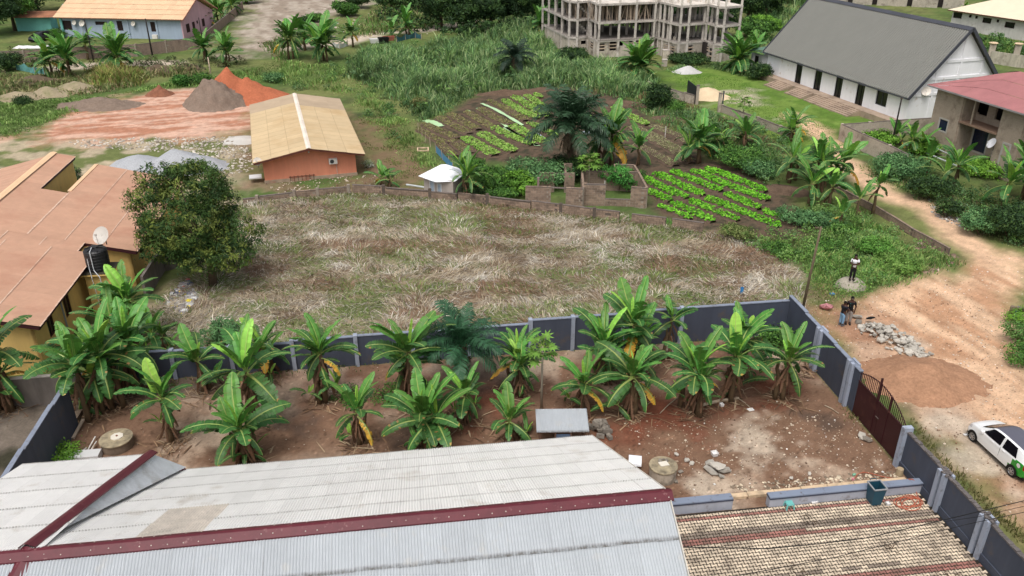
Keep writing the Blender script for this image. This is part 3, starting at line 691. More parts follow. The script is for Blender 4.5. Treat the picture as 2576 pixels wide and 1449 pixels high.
def strip(x0, x1, y0, y1, sw=.86):                       # sheets run along x (down the slope), laid side by side along y, in courses
    n = max(1, round((y1 - y0) / sw)); w = (y1 - y0) / n; ang = math.atan(s_); ln = math.hypot(x1 - x0, s_ * (x1 - x0)); cc = max(1, round(ln / 2.45)); cl = ln / cc
    me = corr_mesh('roof_sheet', w + .05, cl + .12, .15, .014, m_terra)
    for c in range(cc):
        for i in range(n):
            x = x0 + c * cl * math.cos(ang); z = zr - s_ * (x + 20.55) + .03
            M = frame(YL(x, y1 - i * w, z), (0, -1, 0), (math.cos(ang), 0, -math.sin(ang)))
            put('roof_sheet', me, yel, mw=M @ Matrix.Rotation(math.asin((.03 + rng.uniform(-.006, .008)) / cl), 4, 'X') @ Matrix.Translation((0, 0, rng.uniform(0, .004))))
y0h = yA
strip(XR, xe1, y0h, yB); strip(XR, xN, yB, yM if False else min(yM, yN + 0)); strip(XR, xL, yN, t2[1] if t2[1] > yN else yM); strip(xL, xD, yN, yF)
strip(XR, r1[0], t2[1], YP(160, 390)[1])
# other side of the ridge
yr1 = YP(135, 385)[1]
ang = math.atan(s_)
M = frame(YL(XR, y0h, zr - s_ * (XR + 20.55) + .03), (0, 1, 0), (-math.cos(ang), 0, -math.sin(ang)))
sw = .86; n = int((yr1 - y0h) / sw)
for c in range(2):
    me = corr_mesh('roof_sheet', sw + .05, 4.1, .15, .014, m_terra)
    for i in range(n): put('roof_sheet', me, yel, mw=M @ Matrix.Translation((i * sw, c * 4.0, .0)) @ Matrix.Rotation(.007, 4, 'X'))
mb = MB(); zz = zr - s_ * (XR + 20.55) + .1
mb.poly([YL(XR - .28, y0h, zz - .04), YL(XR, y0h, zz + .03), YL(XR, yr1, zz + .03), YL(XR - .28, yr1, zz - .04)][::-1]); mb.poly([YL(XR, y0h, zz + .03), YL(XR + .28, y0h, zz - .04), YL(XR + .28, yr1, zz - .04), YL(XR, yr1, zz + .03)]); mb.build('ridge_cap', m_terra_pale, yel)
def zpl(x): return zr - s_ * (x + 20.55)
mb = MB()
def fas(a, b):
    mb.bar(YL(a[0], a[1], zpl(a[0]) - .10), YL(b[0], b[1], zpl(b[0]) - .10), .04, .22)
fas((xe1, yA), (xe1, yB)); fas((xe1, yB), (xN, yB)); fas((xN, yB), (xN, yN)); fas((xN, yN), (xD, yN)); fas((xD, yN), (xD, yF)); fas((r1[0], t2[1]), (r1[0], YP(160, 390)[1])); fas((XR, yA), (xe1, yA)); fas((XR, yA), (XR - 7.6, yA)) if False else None
mb.build('fascia', m_fascia, yel)
mb = MB(); mb.bar(YL(xL, yM, zpl(xL) + .03), YL(xL, yF, zpl(xL) + .03), .3, .05); mb.build('verge_sheet', m_terra_pale, yel)
# walls
ov = .55
p = [YL(xe1 - ov, yA + ov, 0), YL(xe1 - ov, yB, 0), YL(xe1 - ov, yN + .4, 0), YL(xD - ov, yN + .4, 0), YL(xD - ov, yF - .4, 0), YL(xL + .3, yF - .4, 0)]
h1w = zpl(xe1 - ov) - .12; h2w = zpl(xD - ov) - .10
holesA = [(1.6, 2.5, 1.3, 2.4), (4.2, 5.2, 1.2, 2.4)]
holed_wall(yel, m_yel, p[0], p[1], -.1, h1w, holesA)
for a, b, c, d in holesA: window(yel, p[0], p[1], a, b, c, d)
mb = MB(); mb.box(p[1][0] - .5, p[1][0] - .02, p[1][1], p[2][1] + .1, -.1, h1w); mb.build('wall', m_yel, yel)
holed_wall(yel, m_yel, (p[1][0] - .3, p[2][1]), p[3], -.1, h2w)
hB = [(2.0, 2.9, 1.0, 2.1), (5.4, 6.4, .9, 2.1)]
holed_wall(yel, m_yel, p[3], p[4], -.1, h2w, hB); [window(yel, p[3], p[4], *q) for q in hB]
holed_wall(yel, m_yel, p[4], p[5], -.1, h2w)
mb = MB(); mb.poly([YL(xe1 - ov, yA + ov, -.1), YL(xe1 - ov, yA + ov, h1w), YL(XR, yA + ov, zpl(XR) - .1), YL(XR - 7, yA + ov, 2.6), YL(XR - 7, yA + ov, -.1)]); mb.build('gable', m_yel, yel)
mb = MB(); x = r1[0] - .15; ya = t2[1] + .1; yb = YP(160, 390)[1] - .2
mb.poly([YL(x, ya, 1.0), YL(x, yb, 1.0), YL(x, yb, zpl(x) - .06), YL(x, ya, zpl(x) - .06)]); mb.build('clerestory_wall', m_yel, yel)
mb = MB(); mb.poly([YL(XR - 7, yb, 0), YL(x, yb, 0), YL(x, yb, zpl(x) - .1), YL(XR, yb, zpl(XR) - .1), YL(XR - 7, yb, 2.6)][::-1]); mb.build('gable', m_yel, yel)
mb = MB(); mb.tube([YL(xe1 - .42, yA + 4.2, 0), YL(xe1 - .42, yA + 4.2, 2.9)], .055, 8); mb.build('downpipe', mat('pipe_grey', (150, 150, 152)), yel)
# bedroom wing at front (lower left corner of the house)
# tank tower
tb = LP(250, 675, 2.9)
tow = thing('tank_tower', 'square yellow masonry tower carrying a black water tank', 'tower', R(tb[0], tb[1]), TH)
mb = MB(); mb.box(-.72, .72, -.66, .72, -.1, 2.85); mb.build('shaft', m_yel, tow)
mb = MB(); mb.box(-.9, .95, -.88, .9, 2.75, 2.85); mb.build('slab_edge', m_yel, tow)
mb = MB(); mb.box(-.9, .95, -.88, .9, 2.85, 2.9); mb.build('slab', mat('mossy_slab', (66, 62, 50), var=.3, fine=.2), tow)
tk = thing('water_tank', 'black ribbed plastic water tank on the yellow tower', 'water tank', (*R(tb[0], tb[1])[:2], 2.9), TH)
m_tank = mat('tank_black', (34, 34, 36), rough=.45, var=.08, spec=.4)
prof = [(.66, 0)]
for i in range(6): z = .05 + i * .2; prof += [(.69, z), (.69, z + .13), (.665, z + .15), (.665, z + .19)]
prof += [(.69, 1.27), (.60, 1.36), (.2, 1.45)]
mb = MB(); mb.lathe(prof, 28); mb.build('body', m_tank, tk, smooth=False)
mb = MB(); mb.lathe([(.22, 1.44), (.24, 1.47), (.24, 1.52), (.05, 1.54)], 18); mb.build('lid', m_tank, tk)
mb = MB()
for k in range(6): a = k * math.pi / 3; mb.bar((.2 * math.cos(a), .2 * math.sin(a), 1.5), (.63 * math.cos(a), .63 * math.sin(a), 1.38), .09, .05)
mb.build('top_ribs', m_tank, tk)
m_pipe = mat('pale_pipe', (206, 208, 212), rough=.5, var=.05)
mb = MB(); mb.tube([(-.05, -.3, 1.55), (-.05, -.76, 1.45), (-.05, -.76, .2), (.28, -.98, -.2), (.3, -.98, -2.7)], .028, 6); mb.build('inlet_pipe', m_pipe, tk)
mb = MB(); mb.tube([(-.3, -.72, 1.0), (-.28, -.8, .3), (-.2, -.98, -.2), (-.1, -.98, -2.7)], .02, 6); mb.build('outlet_pipe', m_pipe, tk)
def text_obj(txt, size, m, parent, M, name='lettering', ext=.006):
    cu = bpy.data.curves.new(name, 'FONT'); cu.body = txt; cu.size = size; cu.extrude = ext; cu.resolution_u = 2; cu.materials.append(m)
    o = bpy.data.objects.new(name, cu); C.objects.link(o); dg = bpy.context.evaluated_depsgraph_get(); dg.update()
    me = bpy.data.meshes.new_from_object(o.evaluated_get(dg)); bpy.data.objects.remove(o); bpy.data.curves.remove(cu)
    return put(name, me, parent, mw=M)
dd = LP(260, 640, 3.9)
dish(None, (*R(tb[0] + .25, tb[1] + 1.0)[:2], 3.8 + .9), .58, (-.25, -.8, .55), 'large off-white satellite dish behind the black water tank')
mb = MB(); mb.tube([(0, 0, 0), (0, 0, 3.95)], .035, 6); o = mb.build('mast', mat('mount_grey', (110, 104, 100)), loc=(*R(tb[0] + .25, tb[1] + 1.02)[:2], 0)); tag(o, 'thin steel mast holding the off-white dish beside the tank tower', 'pole')

# grey wall by the mango tree
o_ = P(365, 735); wg = thing('block_wall', 'weathered grey wall running out from the yellow house below the mango tree', 'wall', o_)
B = Blocks(wg, m=m_oldwall, mm=m_oldwall, limit=0)
mb = MB(); a, b = at(368, 752, o_), at(418, 672, o_); d = Vector((b[0] - a[0], b[1] - a[1])); mb.obox(((a[0] + b[0]) / 2, (a[1] + b[1]) / 2, .8), (d.x / 2, d.y / 2, 0), (.09, 0, 0), (0, 0, .85)); mb.build('wall', m_oldwall, wg)
a, b = at(418, 680, o_), at(462, 668, o_); d = Vector((b[0] - a[0], b[1] - a[1])); mb = MB(); mb.obox(((a[0] + b[0]) / 2, (a[1] + b[1]) / 2, .7), (d.x / 2, d.y / 2, 0), (0, .09, 0), (0, 0, .75)); mb.build('wall', m_oldwall, wg)

# ---------------------------------------------------------------- terracotta bungalow with tan roof
bh = 2.2; rhz = 3.15
bL0, bL1, bR0, bR1 = [Vector(P(u, v, bh)[:2]) for u, v in ((638, 413), (631, 264), (916, 387), (852, 249))]
ax = ((bL1 - bL0) + (bR1 - bR0)).normalized(); wid = (bR0 - bL0); pr_ = Vector((ax.y, -ax.x)); 
mid0 = (bL0 + bR0) / 2; mid1 = (bL1 + bR1) / 2; hw = abs(wid.dot(pr_)) / 2; ln = (mid1 - mid0).dot(ax)
bang = math.atan2(pr_.y, pr_.x)
bun = thing('bungalow', 'terracotta bungalow with a tan sheet metal gable roof beside the earth heaps', 'house', (mid0.x, mid0.y, 0), bang)
m_tan = mat('tan_sheet', (200, 177, 140), rough=.5, var=.08, scale=.3, fine=.05, fscale=1.5, rnd=.05, dirt=(182, 152, 110), dirt_amt=.35, dscale=.25, spec=.35, lap=((140, 116, 88), .07, .04, .8))
m_tanold = mat('dull_tan_sheet', (176, 156, 132), rough=.7, var=.1, rnd=.04)
m_terw = mat('terracotta_render', (218, 142, 114), rough=.9, var=.08, scale=.4, streak=.08, dirt=(200, 140, 116), dirt_amt=.1, dscale=.8)
sl = math.atan((rhz - bh) / hw); sll = hw / math.cos(sl)
for sg in (-1, 1):
    nrow = 3; n = 16; sw = ln / n
    for c in range(nrow):
        cl = sll / nrow; me = corr_mesh('roof_sheet', sw + .06, cl + .1, .18, .014, m_tan); me2 = me.copy(); me2.materials[0] = m_tanold
        for i in range(n):
            xh = sg * c * cl * math.cos(sl); z = rhz - c * cl * math.sin(sl) + .02
            if sg > 0: M = frame((xh, ln - i * sw, z), (0, -1, 0), (math.cos(sl), 0, -math.sin(sl))); far = i < 4
            else: M = frame((xh, i * sw, z), (0, 1, 0), (-math.cos(sl), 0, -math.sin(sl))); far = i > n - 4
            put('roof_sheet', me2 if far else me, bun, mw=M @ Matrix.Rotation(.02 / cl, 4, 'X'))
mb = MB(); mb.poly([(-.22, -.02, rhz + .02), (0, -.02, rhz + .09), (0, ln + .02, rhz + .09), (-.22, ln + .02, rhz + .02)][::-1]); mb.poly([(0, -.02, rhz + .09), (.22, -.02, rhz + .02), (.22, ln + .02, rhz + .02), (0, ln + .02, rhz + .09)]); mb.build('ridge_cap', mat('pale_cap', (226, 214, 200)), bun)
i_ = .75
mb = MB(); mb.box(-hw + i_, hw - i_, .85, ln - .7, -.1, bh - .02 + .12); mb.build('wall', m_terw, bun)
mb = MB()
for y, f in ((.848, 1), (ln - .698, -1)): mb.poly([(-hw + i_, y, bh + .1), (hw - i_, y, bh + .1), (0, y, rhz - .04)][::f])
mb.build('gable', m_terw, bun)
mb = MB()
for sg in (-1, 1): mb.bar((0, .0, rhz - .07), (sg * hw, .0, bh - .07), .04, .16)
for sg in (-1, 1): mb.bar((sg * hw, 0, bh - .07), (sg * hw, ln, bh - .07), .04, .14)
mb.build('fascia', mat('brown_fascia', (96, 56, 46)), bun)
mb = MB(); mb.box(-hw + i_ - .05, hw - i_ + .05, .78, .85, -.1, .28); mb.build('plinth', mat('exposed_plinth', (168, 150, 130), var=.35, scale=1.5, dirt=(184, 106, 82), dirt_amt=.35, dscale=.7), bun)
mb = MB(); mb.box(1.7, 2.45, .55, .84, 1.35, 1.85); ac = mb.build('air_conditioner', mat('ac_white', (214, 210, 204)), bun)
mb = MB(); n = 16; cx, cz = 1.97, 1.6
for r0, r1_, y in ((.0, .2, .545),):
    mb.v += [(cx + .19 * math.cos(2 * math.pi * k / n), y, cz + .19 * math.sin(2 * math.pi * k / n)) for k in range(n)]; mb.f.append(tuple(range(n))[::1]); mb.c.append((1, 1, 1))
mb.build('fan_grille', mat('grille_dark', (60, 62, 64)), ac)
mb = MB(); mb.tube([(2.35, .8, 1.4), (2.37, .82, .15)], .02, 5); mb.build('pipe', mat('pale_pipe2', (196, 186, 180)), bun)
mb = MB(); mb.lathe([(.05, rhz - .62), (.09, rhz - .55), (.06, rhz - .48)], 10, 0, .8); mb.build('lamp', m_frame_w, bun)
dish(bun, (-hw + .35, .35, bh + .05), .38, (-.1, -.85, .5), part=True)
mb = MB(); mb.box(-hw - .6, -hw + .5, 1.2, 2.2, .4, .5); mb.build('slab', m_frame_w, bun)
mb = MB()
for k in range(7): mb.bar((-1.9 + k * .35, .72, .02), (-1.9 + k * .35, .8, .5), .05)
mb.bar((-2.0, .75, .4), (.3, .75, .42), .05); o = mb.build('fence_panel', mat('old_timber', (104, 78, 64)), loc=None); o.parent = bun; o.name = 'timber_rack'
K_ = 25 / 22.5
def hit(u, v, p0, d):
    """camera ray meets the vertical plane through p0 along d -> (distance along, height)"""
    a = (u - 1288) / F; b = (v - 724.5) / F; rx, ry, rz = a, CP - b * SP, -(SP + b * CP)
    n = (-d[1], d[0]); t = (p0[0] * n[0] + p0[1] * n[1]) / (rx * n[0] + ry * n[1])
    x, y, z = rx * t, ry * t, H + rz * t
    return ((x - p0[0]) * d[0] + (y - p0[1]) * d[1], z)
def prism(mb, pts, z0, z1):
    n = len(mb.v); k = len(pts); mb.v += [(p[0], p[1], z0) for p in pts] + [(p[0], p[1], z1) for p in pts]
    area = sum(pts[i][0] * pts[(i + 1) % k][1] - pts[(i + 1) % k][0] * pts[i][1] for i in range(k)); o = 1 if area > 0 else -1
    mb.f.append(tuple(range(n + k, n + 2 * k))[::o]); mb.c.append(mb.col); mb.f.append(tuple(range(n, n + k))[::-o]); mb.c.append(mb.col)
    for i in range(k): j = (i + 1) % k; mb.f.append((n + i, n + j, n + k + j, n + k + i)[::o]); mb.c.append(mb.col)
def to_local(p, o, ang): c, s = math.cos(ang), math.sin(ang); x, y = p[0] - o[0], p[1] - o[1]; return (x * c + y * s, -x * s + y * c)

# ---------------------------------------------------------------- white hall with steep grey roof
m_white = mat('white_render', (242, 242, 245), rough=.8, var=.04, scale=.4, streak=.04, dirt=(196, 184, 170), dirt_amt=.05, dscale=.8)
m_rib = mat('grey_ribbed_roof', (110, 110, 104), rough=.5, var=.05, fine=.04, spec=.4)
m_trim = mat('dark_grey_trim', (74, 76, 84), rough=.5)
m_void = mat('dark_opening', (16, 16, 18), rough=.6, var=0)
m_conc = mat('brown_concrete', (168, 148, 130), var=.15, fine=.1, dirt=(112, 96, 84), dirt_amt=.3)
dv = (.168, -.986); dw = (dv[0] * CT - dv[1] * ST, dv[0] * ST + dv[1] * CT)
hl, hwid, he, hr_ = 28.4, 13.2, 3.33, 10.45
E_ = R(49.7 * K_, 74.7 * K_); O_ = (E_[0] - dw[0] * hl, E_[1] - dw[1] * hl, 0); hang = math.atan2(dw[1], dw[0])
hall = thing('white_hall', 'long white hall with a steep dark grey ribbed roof and four tall dark doorways', 'building', O_, hang)
tl = math.atan((hr_ - he) / (hwid / 2)); rl = hwid / 2 / math.cos(tl)
for sg, nm in ((1, 0), (-1, 1)):
    npan = 14; w = hl / npan; me = corr_mesh('roof_sheet', w + .03, rl, w / 6, .055, m_rib, 6)
    for i in range(npan):
        if sg > 0: M = frame(((i + 1) * w, hwid / 2, hr_ + .04), (-1, 0, 0), (0, -math.cos(tl), -math.sin(tl)))
        else: M = frame((i * w, hwid / 2, hr_ + .04), (1, 0, 0), (0, math.cos(tl), -math.sin(tl)))
        put('roof_sheet', me, hall, mw=M @ Matrix.Translation((0, 0, .002 * (i % 2))))
mb = MB(); mb.poly([(-.03, hwid / 2 - .35, hr_ - .22), (hl + .03, hwid / 2 - .35, hr_ - .22), (hl + .03, hwid / 2, hr_ + .12), (-.03, hwid / 2, hr_ + .12)]); mb.poly([(-.03, hwid / 2, hr_ + .12), (hl + .03, hwid / 2, hr_ + .12), (hl + .03, hwid / 2 + .35, hr_ - .22), (-.03, hwid / 2 + .35, hr_ - .22)]); mb.build('ridge_cap', m_trim, hall)
mb = MB()
for x in (-.02, hl + .02):
    for s in (-1, 1): mb.bar((x, hwid / 2, hr_ - .02), (x, hwid / 2 + s * (hwid / 2 + .05), he - .05), .08, .34)
mb.build('barge_board', m_trim, hall)
mb = MB(); mb.box(0, hl, -.08, .02, he - .16, he); mb.build('gutter', m_trim, hall)
ys_, ye_ = .55, hwid - .55; pz = .62; p0, p1 = (.5, ys_), (hl - .55, ys_)
wp0 = (O_[0] - dw[1] * ys_, O_[1] + dw[0] * ys_)
holes = []
for xa, xb, yb_ in ((262, 322, 833), (447, 516, 908), (652, 722, 985), (862, 940, 1062)):
    s0 = hit(1931.9 + .25 * xa, .25 * yb_, wp0, dw)[0]; s1 = hit(1931.9 + .25 * xb, .25 * yb_ + 4, wp0, dw)[0]; holes.append((s0 - .5, s1 - .5, pz, he - .12))
s0 = hit(1931.9 + .25 * 1085, .25 * 980, wp0, dw)[0]; s1 = hit(1931.9 + .25 * 1195, .25 * 1020, wp0, dw)[0]; holes.append((s0 - .5, s1 - .5, pz + .75, he - .2))
holed_wall(hall, m_white, p0, p1, pz, he + .3, holes, th=.25)
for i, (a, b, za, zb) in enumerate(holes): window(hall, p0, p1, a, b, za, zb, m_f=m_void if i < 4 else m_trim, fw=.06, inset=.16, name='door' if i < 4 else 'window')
mb = MB()
for i in range(10):
    x = .5 + (hl - 1.05) * i / 9
    if all(not (a + .45 < x < b + .55) for a, b, _, _ in holes): mb.box(x - .07, x + .07, ys_ - .03, ys_ - .001, pz, he)
mb.build('pilaster_strips', m_white, hall); 
mb = MB(); mb.box(.5, .75, ys_ + .25, ye_, pz, he + .3); mb.build('wall', m_white, hall)
mb = MB(); x = hl - .55; mb.poly([(x, ys_ - .0, -.1), (x, ye_, -.1), (x, ye_, he + .55), (x, hwid / 2, hr_ - .25), (x, ys_, he + .55)]); mb.build('gable_wall', m_white, hall)
mb = MB(); mb.poly([(.5, ys_, -.1), (.5, ye_, -.1), (.5, ye_, he + .55), (.5, hwid / 2, hr_ - .25), (.5, ys_, he + .55)][::-1]); mb.build('gable_wall', m_white, hall)
mb = MB(); mb.box(.5, hl - .56, ye_, ye_ + .2, -.1, he + .3); mb.build('wall', m_white, hall)
for z in (3.3, 5.0, 6.8):
    ww = (hr_ - .4 - z) / math.tan(tl); ww = min(ww, hwid / 2 - .6); mb = MB(); mb.box(x + .001, x + .09, hwid / 2 - ww, hwid / 2 + ww, z, z + .3); mb.build('band', m_white, hall)
for y in (ys_ + .15, hwid * .27, hwid * .5, hwid * .73, ye_ - .15):
    zt = hr_ - .5 - abs(y - hwid / 2) * math.tan(tl); mb = MB(); mb.box(x + .0015, x + .075, y - .16, y + .16, 0, zt); mb.build('band', m_white, hall)
dish(hall, (hl - .3, 2.4, 3.9), .5, (.7, -.6, .4), m=mat('faded_dish', (222, 214, 204)), part=True)
# terrace and steps
mb = MB(); mb.box(.2, hl - .6, -.9, ys_, -.1, pz); mb.build('terrace', m_conc, hall)
tr0 = (O_[0] + dw[1] * .9, O_[1] - dw[0] * .9)
for ua, va, ub, vb, n in ((75, 832, 240, 872, 5), (285, 902, 448, 955, 5), (480, 975, 925, 1120, 5)):
    sa = hit(1931.9 + .25 * ua, .25 * va, tr0, dw)[0]; sb = hit(1931.9 + .25 * ub, .25 * vb, tr0, dw)[0]
    for i in range(n):
        mb = MB(); mb.box(sa, sb, -.9 - .36 * (i + 1), -.9 - .36 * i + .002 * i, -.1, pz * (1 - (i + 1) / (n + 1))); mb.build('step', m_conc, hall)
# small annexe with a green roof
ap = P(1912, 178); an = thing('annexe', 'tiny white annexe with a dull green sheet roof beside the white hall', 'building', ap, hang)
mb = MB(); mb.box(-2.2, 0.6, -.3, 2.6, -.1, 2.5); mb.build('wall', m_white, an)
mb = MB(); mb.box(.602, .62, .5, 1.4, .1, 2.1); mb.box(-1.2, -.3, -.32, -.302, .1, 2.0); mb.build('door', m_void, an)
me = corr_mesh('roof', 3.6, 3.6, .25, .03, mat('green_sheet', (92, 120, 104), var=.12)); put('roof', me, an, mw=frame((1.1, 3.0, 3.0), (-1, 0, 0), (0, -1, -.12)))
mb = MB(); mb.bar((-2.5, -.62, 2.5), (1.1, -.62, 2.5), .05, .18); mb.build('fascia', m_trim, an)

# ---------------------------------------------------------------- two-storey block house with red roof (right edge)
rc = P(2325, 374)
def height_at(bu, bv, tv):
    p = P(bu, bv); lo, hi = 0.2, 12.0
    for _ in range(40):
        m = (lo + hi) / 2
        if img((p[0], p[1], m))[1] > tv: lo = m
        else: hi = m
    return lo
zt = height_at(2325, 374, 219) ; e0 = Vector(P(2341, 206, zt + .1)[:2]); e1 = Vector(P(2576, 276, zt + .1)[:2]); rd = (e1 - e0).normalized(); rang = math.atan2(rd.y, rd.x)
red_h = thing('block_house', 'unplastered two-storey block house with a faded red sheet roof', 'house', rc, rang)
def RH(u, v): return hit(u, v, rc, rd)
def zz2(px, py): return (2253.9 + .125 * px, 201.2 + .125 * py)
def hole(xa, ya, xb, yb): a = RH(*zz2(xa, ya)); b = RH(*zz2(xb, yb)); return (a[0], b[0], min(a[1], b[1]), max(a[1], b[1]))
m_rawblock = mat('raw_block_wall', (168, 152, 136), rough=.95, var=.14, scale=.8, fine=.14, fscale=5, streak=.1, dirt=(120, 104, 92), dirt_amt=.25, dscale=.9, bump=.3)
zs = RH(*zz2(1240, 840))[1]
xa = RH(*zz2(1370, 400))[0]; xb = RH(*zz2(2120, 760))[0]; xc = RH(*zz2(2500, 1200))[0]
LW = 17.0
B = Blocks(red_h, m=mat('grey_block', (172, 156, 140), rough=.95, var=.12, scale=.8, rnd=.10, fine=.12, bump=.3, dirt=(118, 104, 92), dirt_amt=.22, dscale=.9), mm=m_rawblock, limit=0, top=False, bl=.46, bh=.22, th=.18)
wl_ = hole(890, 760, 1005, 1060)
def bay(x0, x1, y, holes=()):
    x = x0
    for a, b, za, zb in sorted(holes):
        B.run((x, y), (a, y), zt); B.run((a, y), (b, y), za); B.run((a, y), (b, y), zt, z0=zb); x = b
    B.run((x, y), (x1, y), zt)
bay(0, xa, .09, [wl_])
B.run((0.09, .2), (0.09, 9.0), zt)
B.run((xa, .1), (xa, 1.9), zt); B.run((xb, 1.9), (xb, .1), zt)
B.run((xa, 1.9), (xb, 1.9), 1.0); B.run((xb + .02, .09), (xc, .09), zt)
w1_ = (xa + .3, xa + 2.2, .9, zs - .25); w2_ = (xa + 3.1, xa + 3.9, .55, zs - .35); w3_ = (xa + 4.3, xa + 4.75, .7, zs - .5)
B.run((xa, 1.9), (w1_[0], 1.9), zs, z0=1.0); B.run((w1_[1], 1.9), (w2_[0], 1.9), zs, z0=1.0); B.run((w2_[1], 1.9), (xb, 1.9), zs, z0=1.0)
xm = RH(*zz2(1560, 600))[0]
B.run((xa, 1.9), (xb, 1.9), zs + .75, z0=zs)
B.run((xm - .05, 1.9), (xm + .9, 1.9), zt, z0=zs); B.run((xc, .1), (xc, 2.2), zt); B.run((xc, 2.2), (LW, 2.2), zt)
B.done()
mb = MB(); mb.box(xa + .02, xb - .02, -.05, 1.88, zs - .02, zs + .14); mb.build('balcony_slab', mat('brown_slab', (142, 116, 98), var=.15), red_h)
mb = MB(); mb.box(xm - .06, xm + .06, .02, .14, zs + .14, zt); mb.build('column', m_rawblock, red_h)
mb = MB(); mb.box(xa - .02, xb + .02, .02, .3, zt - .2, zt); mb.build('beam', m_rawblock, red_h)
mb = MB(); mb.box(.3, LW, 3.6, 3.7, 0, zt); mb.build('inner_wall', mat('interior_shade', (48, 42, 40)), red_h)  # near-black colour paints the shade behind the openings
mb = MB(); mb.box(.2, LW, 1.99, 6, zs - .1, zs); mb.build('floor_slab', m_rawblock, red_h)
m_blueglass = mat('blue_glass', (24, 34, 58), rough=.2, spec=.6); m_cement = mat('cement_surround', (178, 172, 166), var=.1)
for (a, b, za, zb), y in ((wl_, .0), (w1_, 1.81), (w2_, 1.81), (w3_, 1.81)): window(red_h, (0, y), (10, y), a - .08, b + .08, za - .08, zb + .08, m_f=m_cement, m_g=m_blueglass, fw=.14, inset=.05, bars=0)
for xq in (xb + .9,): window(red_h, (0, 0), (10, 0), xq, xq + 1.0, .5, zs - .35, m_f=m_cement, fw=.18, inset=.03, bars=0)
dish(red_h, (xb + .1, -.35, zs - .75), .5, (-.2, -.85, .5), part=True, m=mat('white_dish', (216, 216, 220)))
mb = MB(); n = 12; q = RH(*zz2(1612, 1055)); pts = [(q[0] + .2 * math.cos(2 * math.pi * k / n), 1.75, q[1] + .2 * math.sin(2 * math.pi * k / n)) for k in range(n + 1)]; mb.tube(pts, .05, 5, cap=False); mb.build('hanging_tyre', m_void, red_h)
m_redroof = mat('faded_red_sheet', (168, 112, 112), rough=.55, var=.09, scale=.3, fine=.06, fscale=1.2, dirt=(160, 104, 106), dirt_amt=.2, dscale=.5)
ovh = .75; ze = zt + .12; slp = .40; RW = 9.0
def rz_(y): return ze + (y + ovh) * slp
top = RW / 2 + ovh
P0, P1, Q0, Q1 = (-ovh, -ovh, ze), (LW, -ovh, ze), (-ovh + top, -ovh + top, ze + top * slp), (LW, -ovh + top, ze + top * slp)
npan = 16
for i in range(npan):                                     # sheets of the long slope, trimmed by the hip
    xa_ = -ovh + (LW + ovh) * i / npan; xb_ = -ovh + (LW + ovh) * (i + 1) / npan; mb = MB()
    ta, tb_ = min(top, xa_ + ovh), min(top, xb_ + ovh); dz = .003 * (i % 2)
    for (t0, t1) in ((0, 1 / 3), (1 / 3, 2 / 3), (2 / 3, 1)):
        pts = [(xa_, -ovh + ta * t0, ze + ta * t0 * slp), (xb_, -ovh + tb_ * t0, ze + tb_ * t0 * slp), (xb_, -ovh + tb_ * t1, ze + tb_ * t1 * slp - .02), (xa_, -ovh + ta * t1, ze + ta * t1 * slp - .02)]
        mb.poly([(p[0], p[1], p[2] + dz + .03) for p in pts])
    mb.build('roof_sheet', m_redroof, red_h)
mb = MB(); mb.poly([(-ovh, -ovh, ze + .03), Q0, (-ovh, -ovh + 2 * top, ze + .03)]); mb.poly([Q0, Q1, (LW, -ovh + 2 * top, ze), (-ovh, -ovh + 2 * top, ze)]); mb.build('roof', m_redroof, red_h)
mb = MB(); mb.bar((-ovh, -ovh, ze - .05), (LW, -ovh, ze - .05), .05, .14); mb.bar((-ovh, -ovh, ze - .05), (-ovh, -ovh + 2 * top, ze - .05), .05, .14); mb.build('gutter', mat('grey_gutter', (150, 146, 146)), red_h)
mb = MB(); mb.tube([(.0, -.9, .95), (4, -.95, .8), (9, -.9, .6)], .05, 6); mb.tube([(-1.2, -1.6, .35), (3, -1.6, .3), (9, -1.55, .2)], .07, 6); mb.build('pipe', mat('pale_pipe3', (184, 190, 190)), red_h)

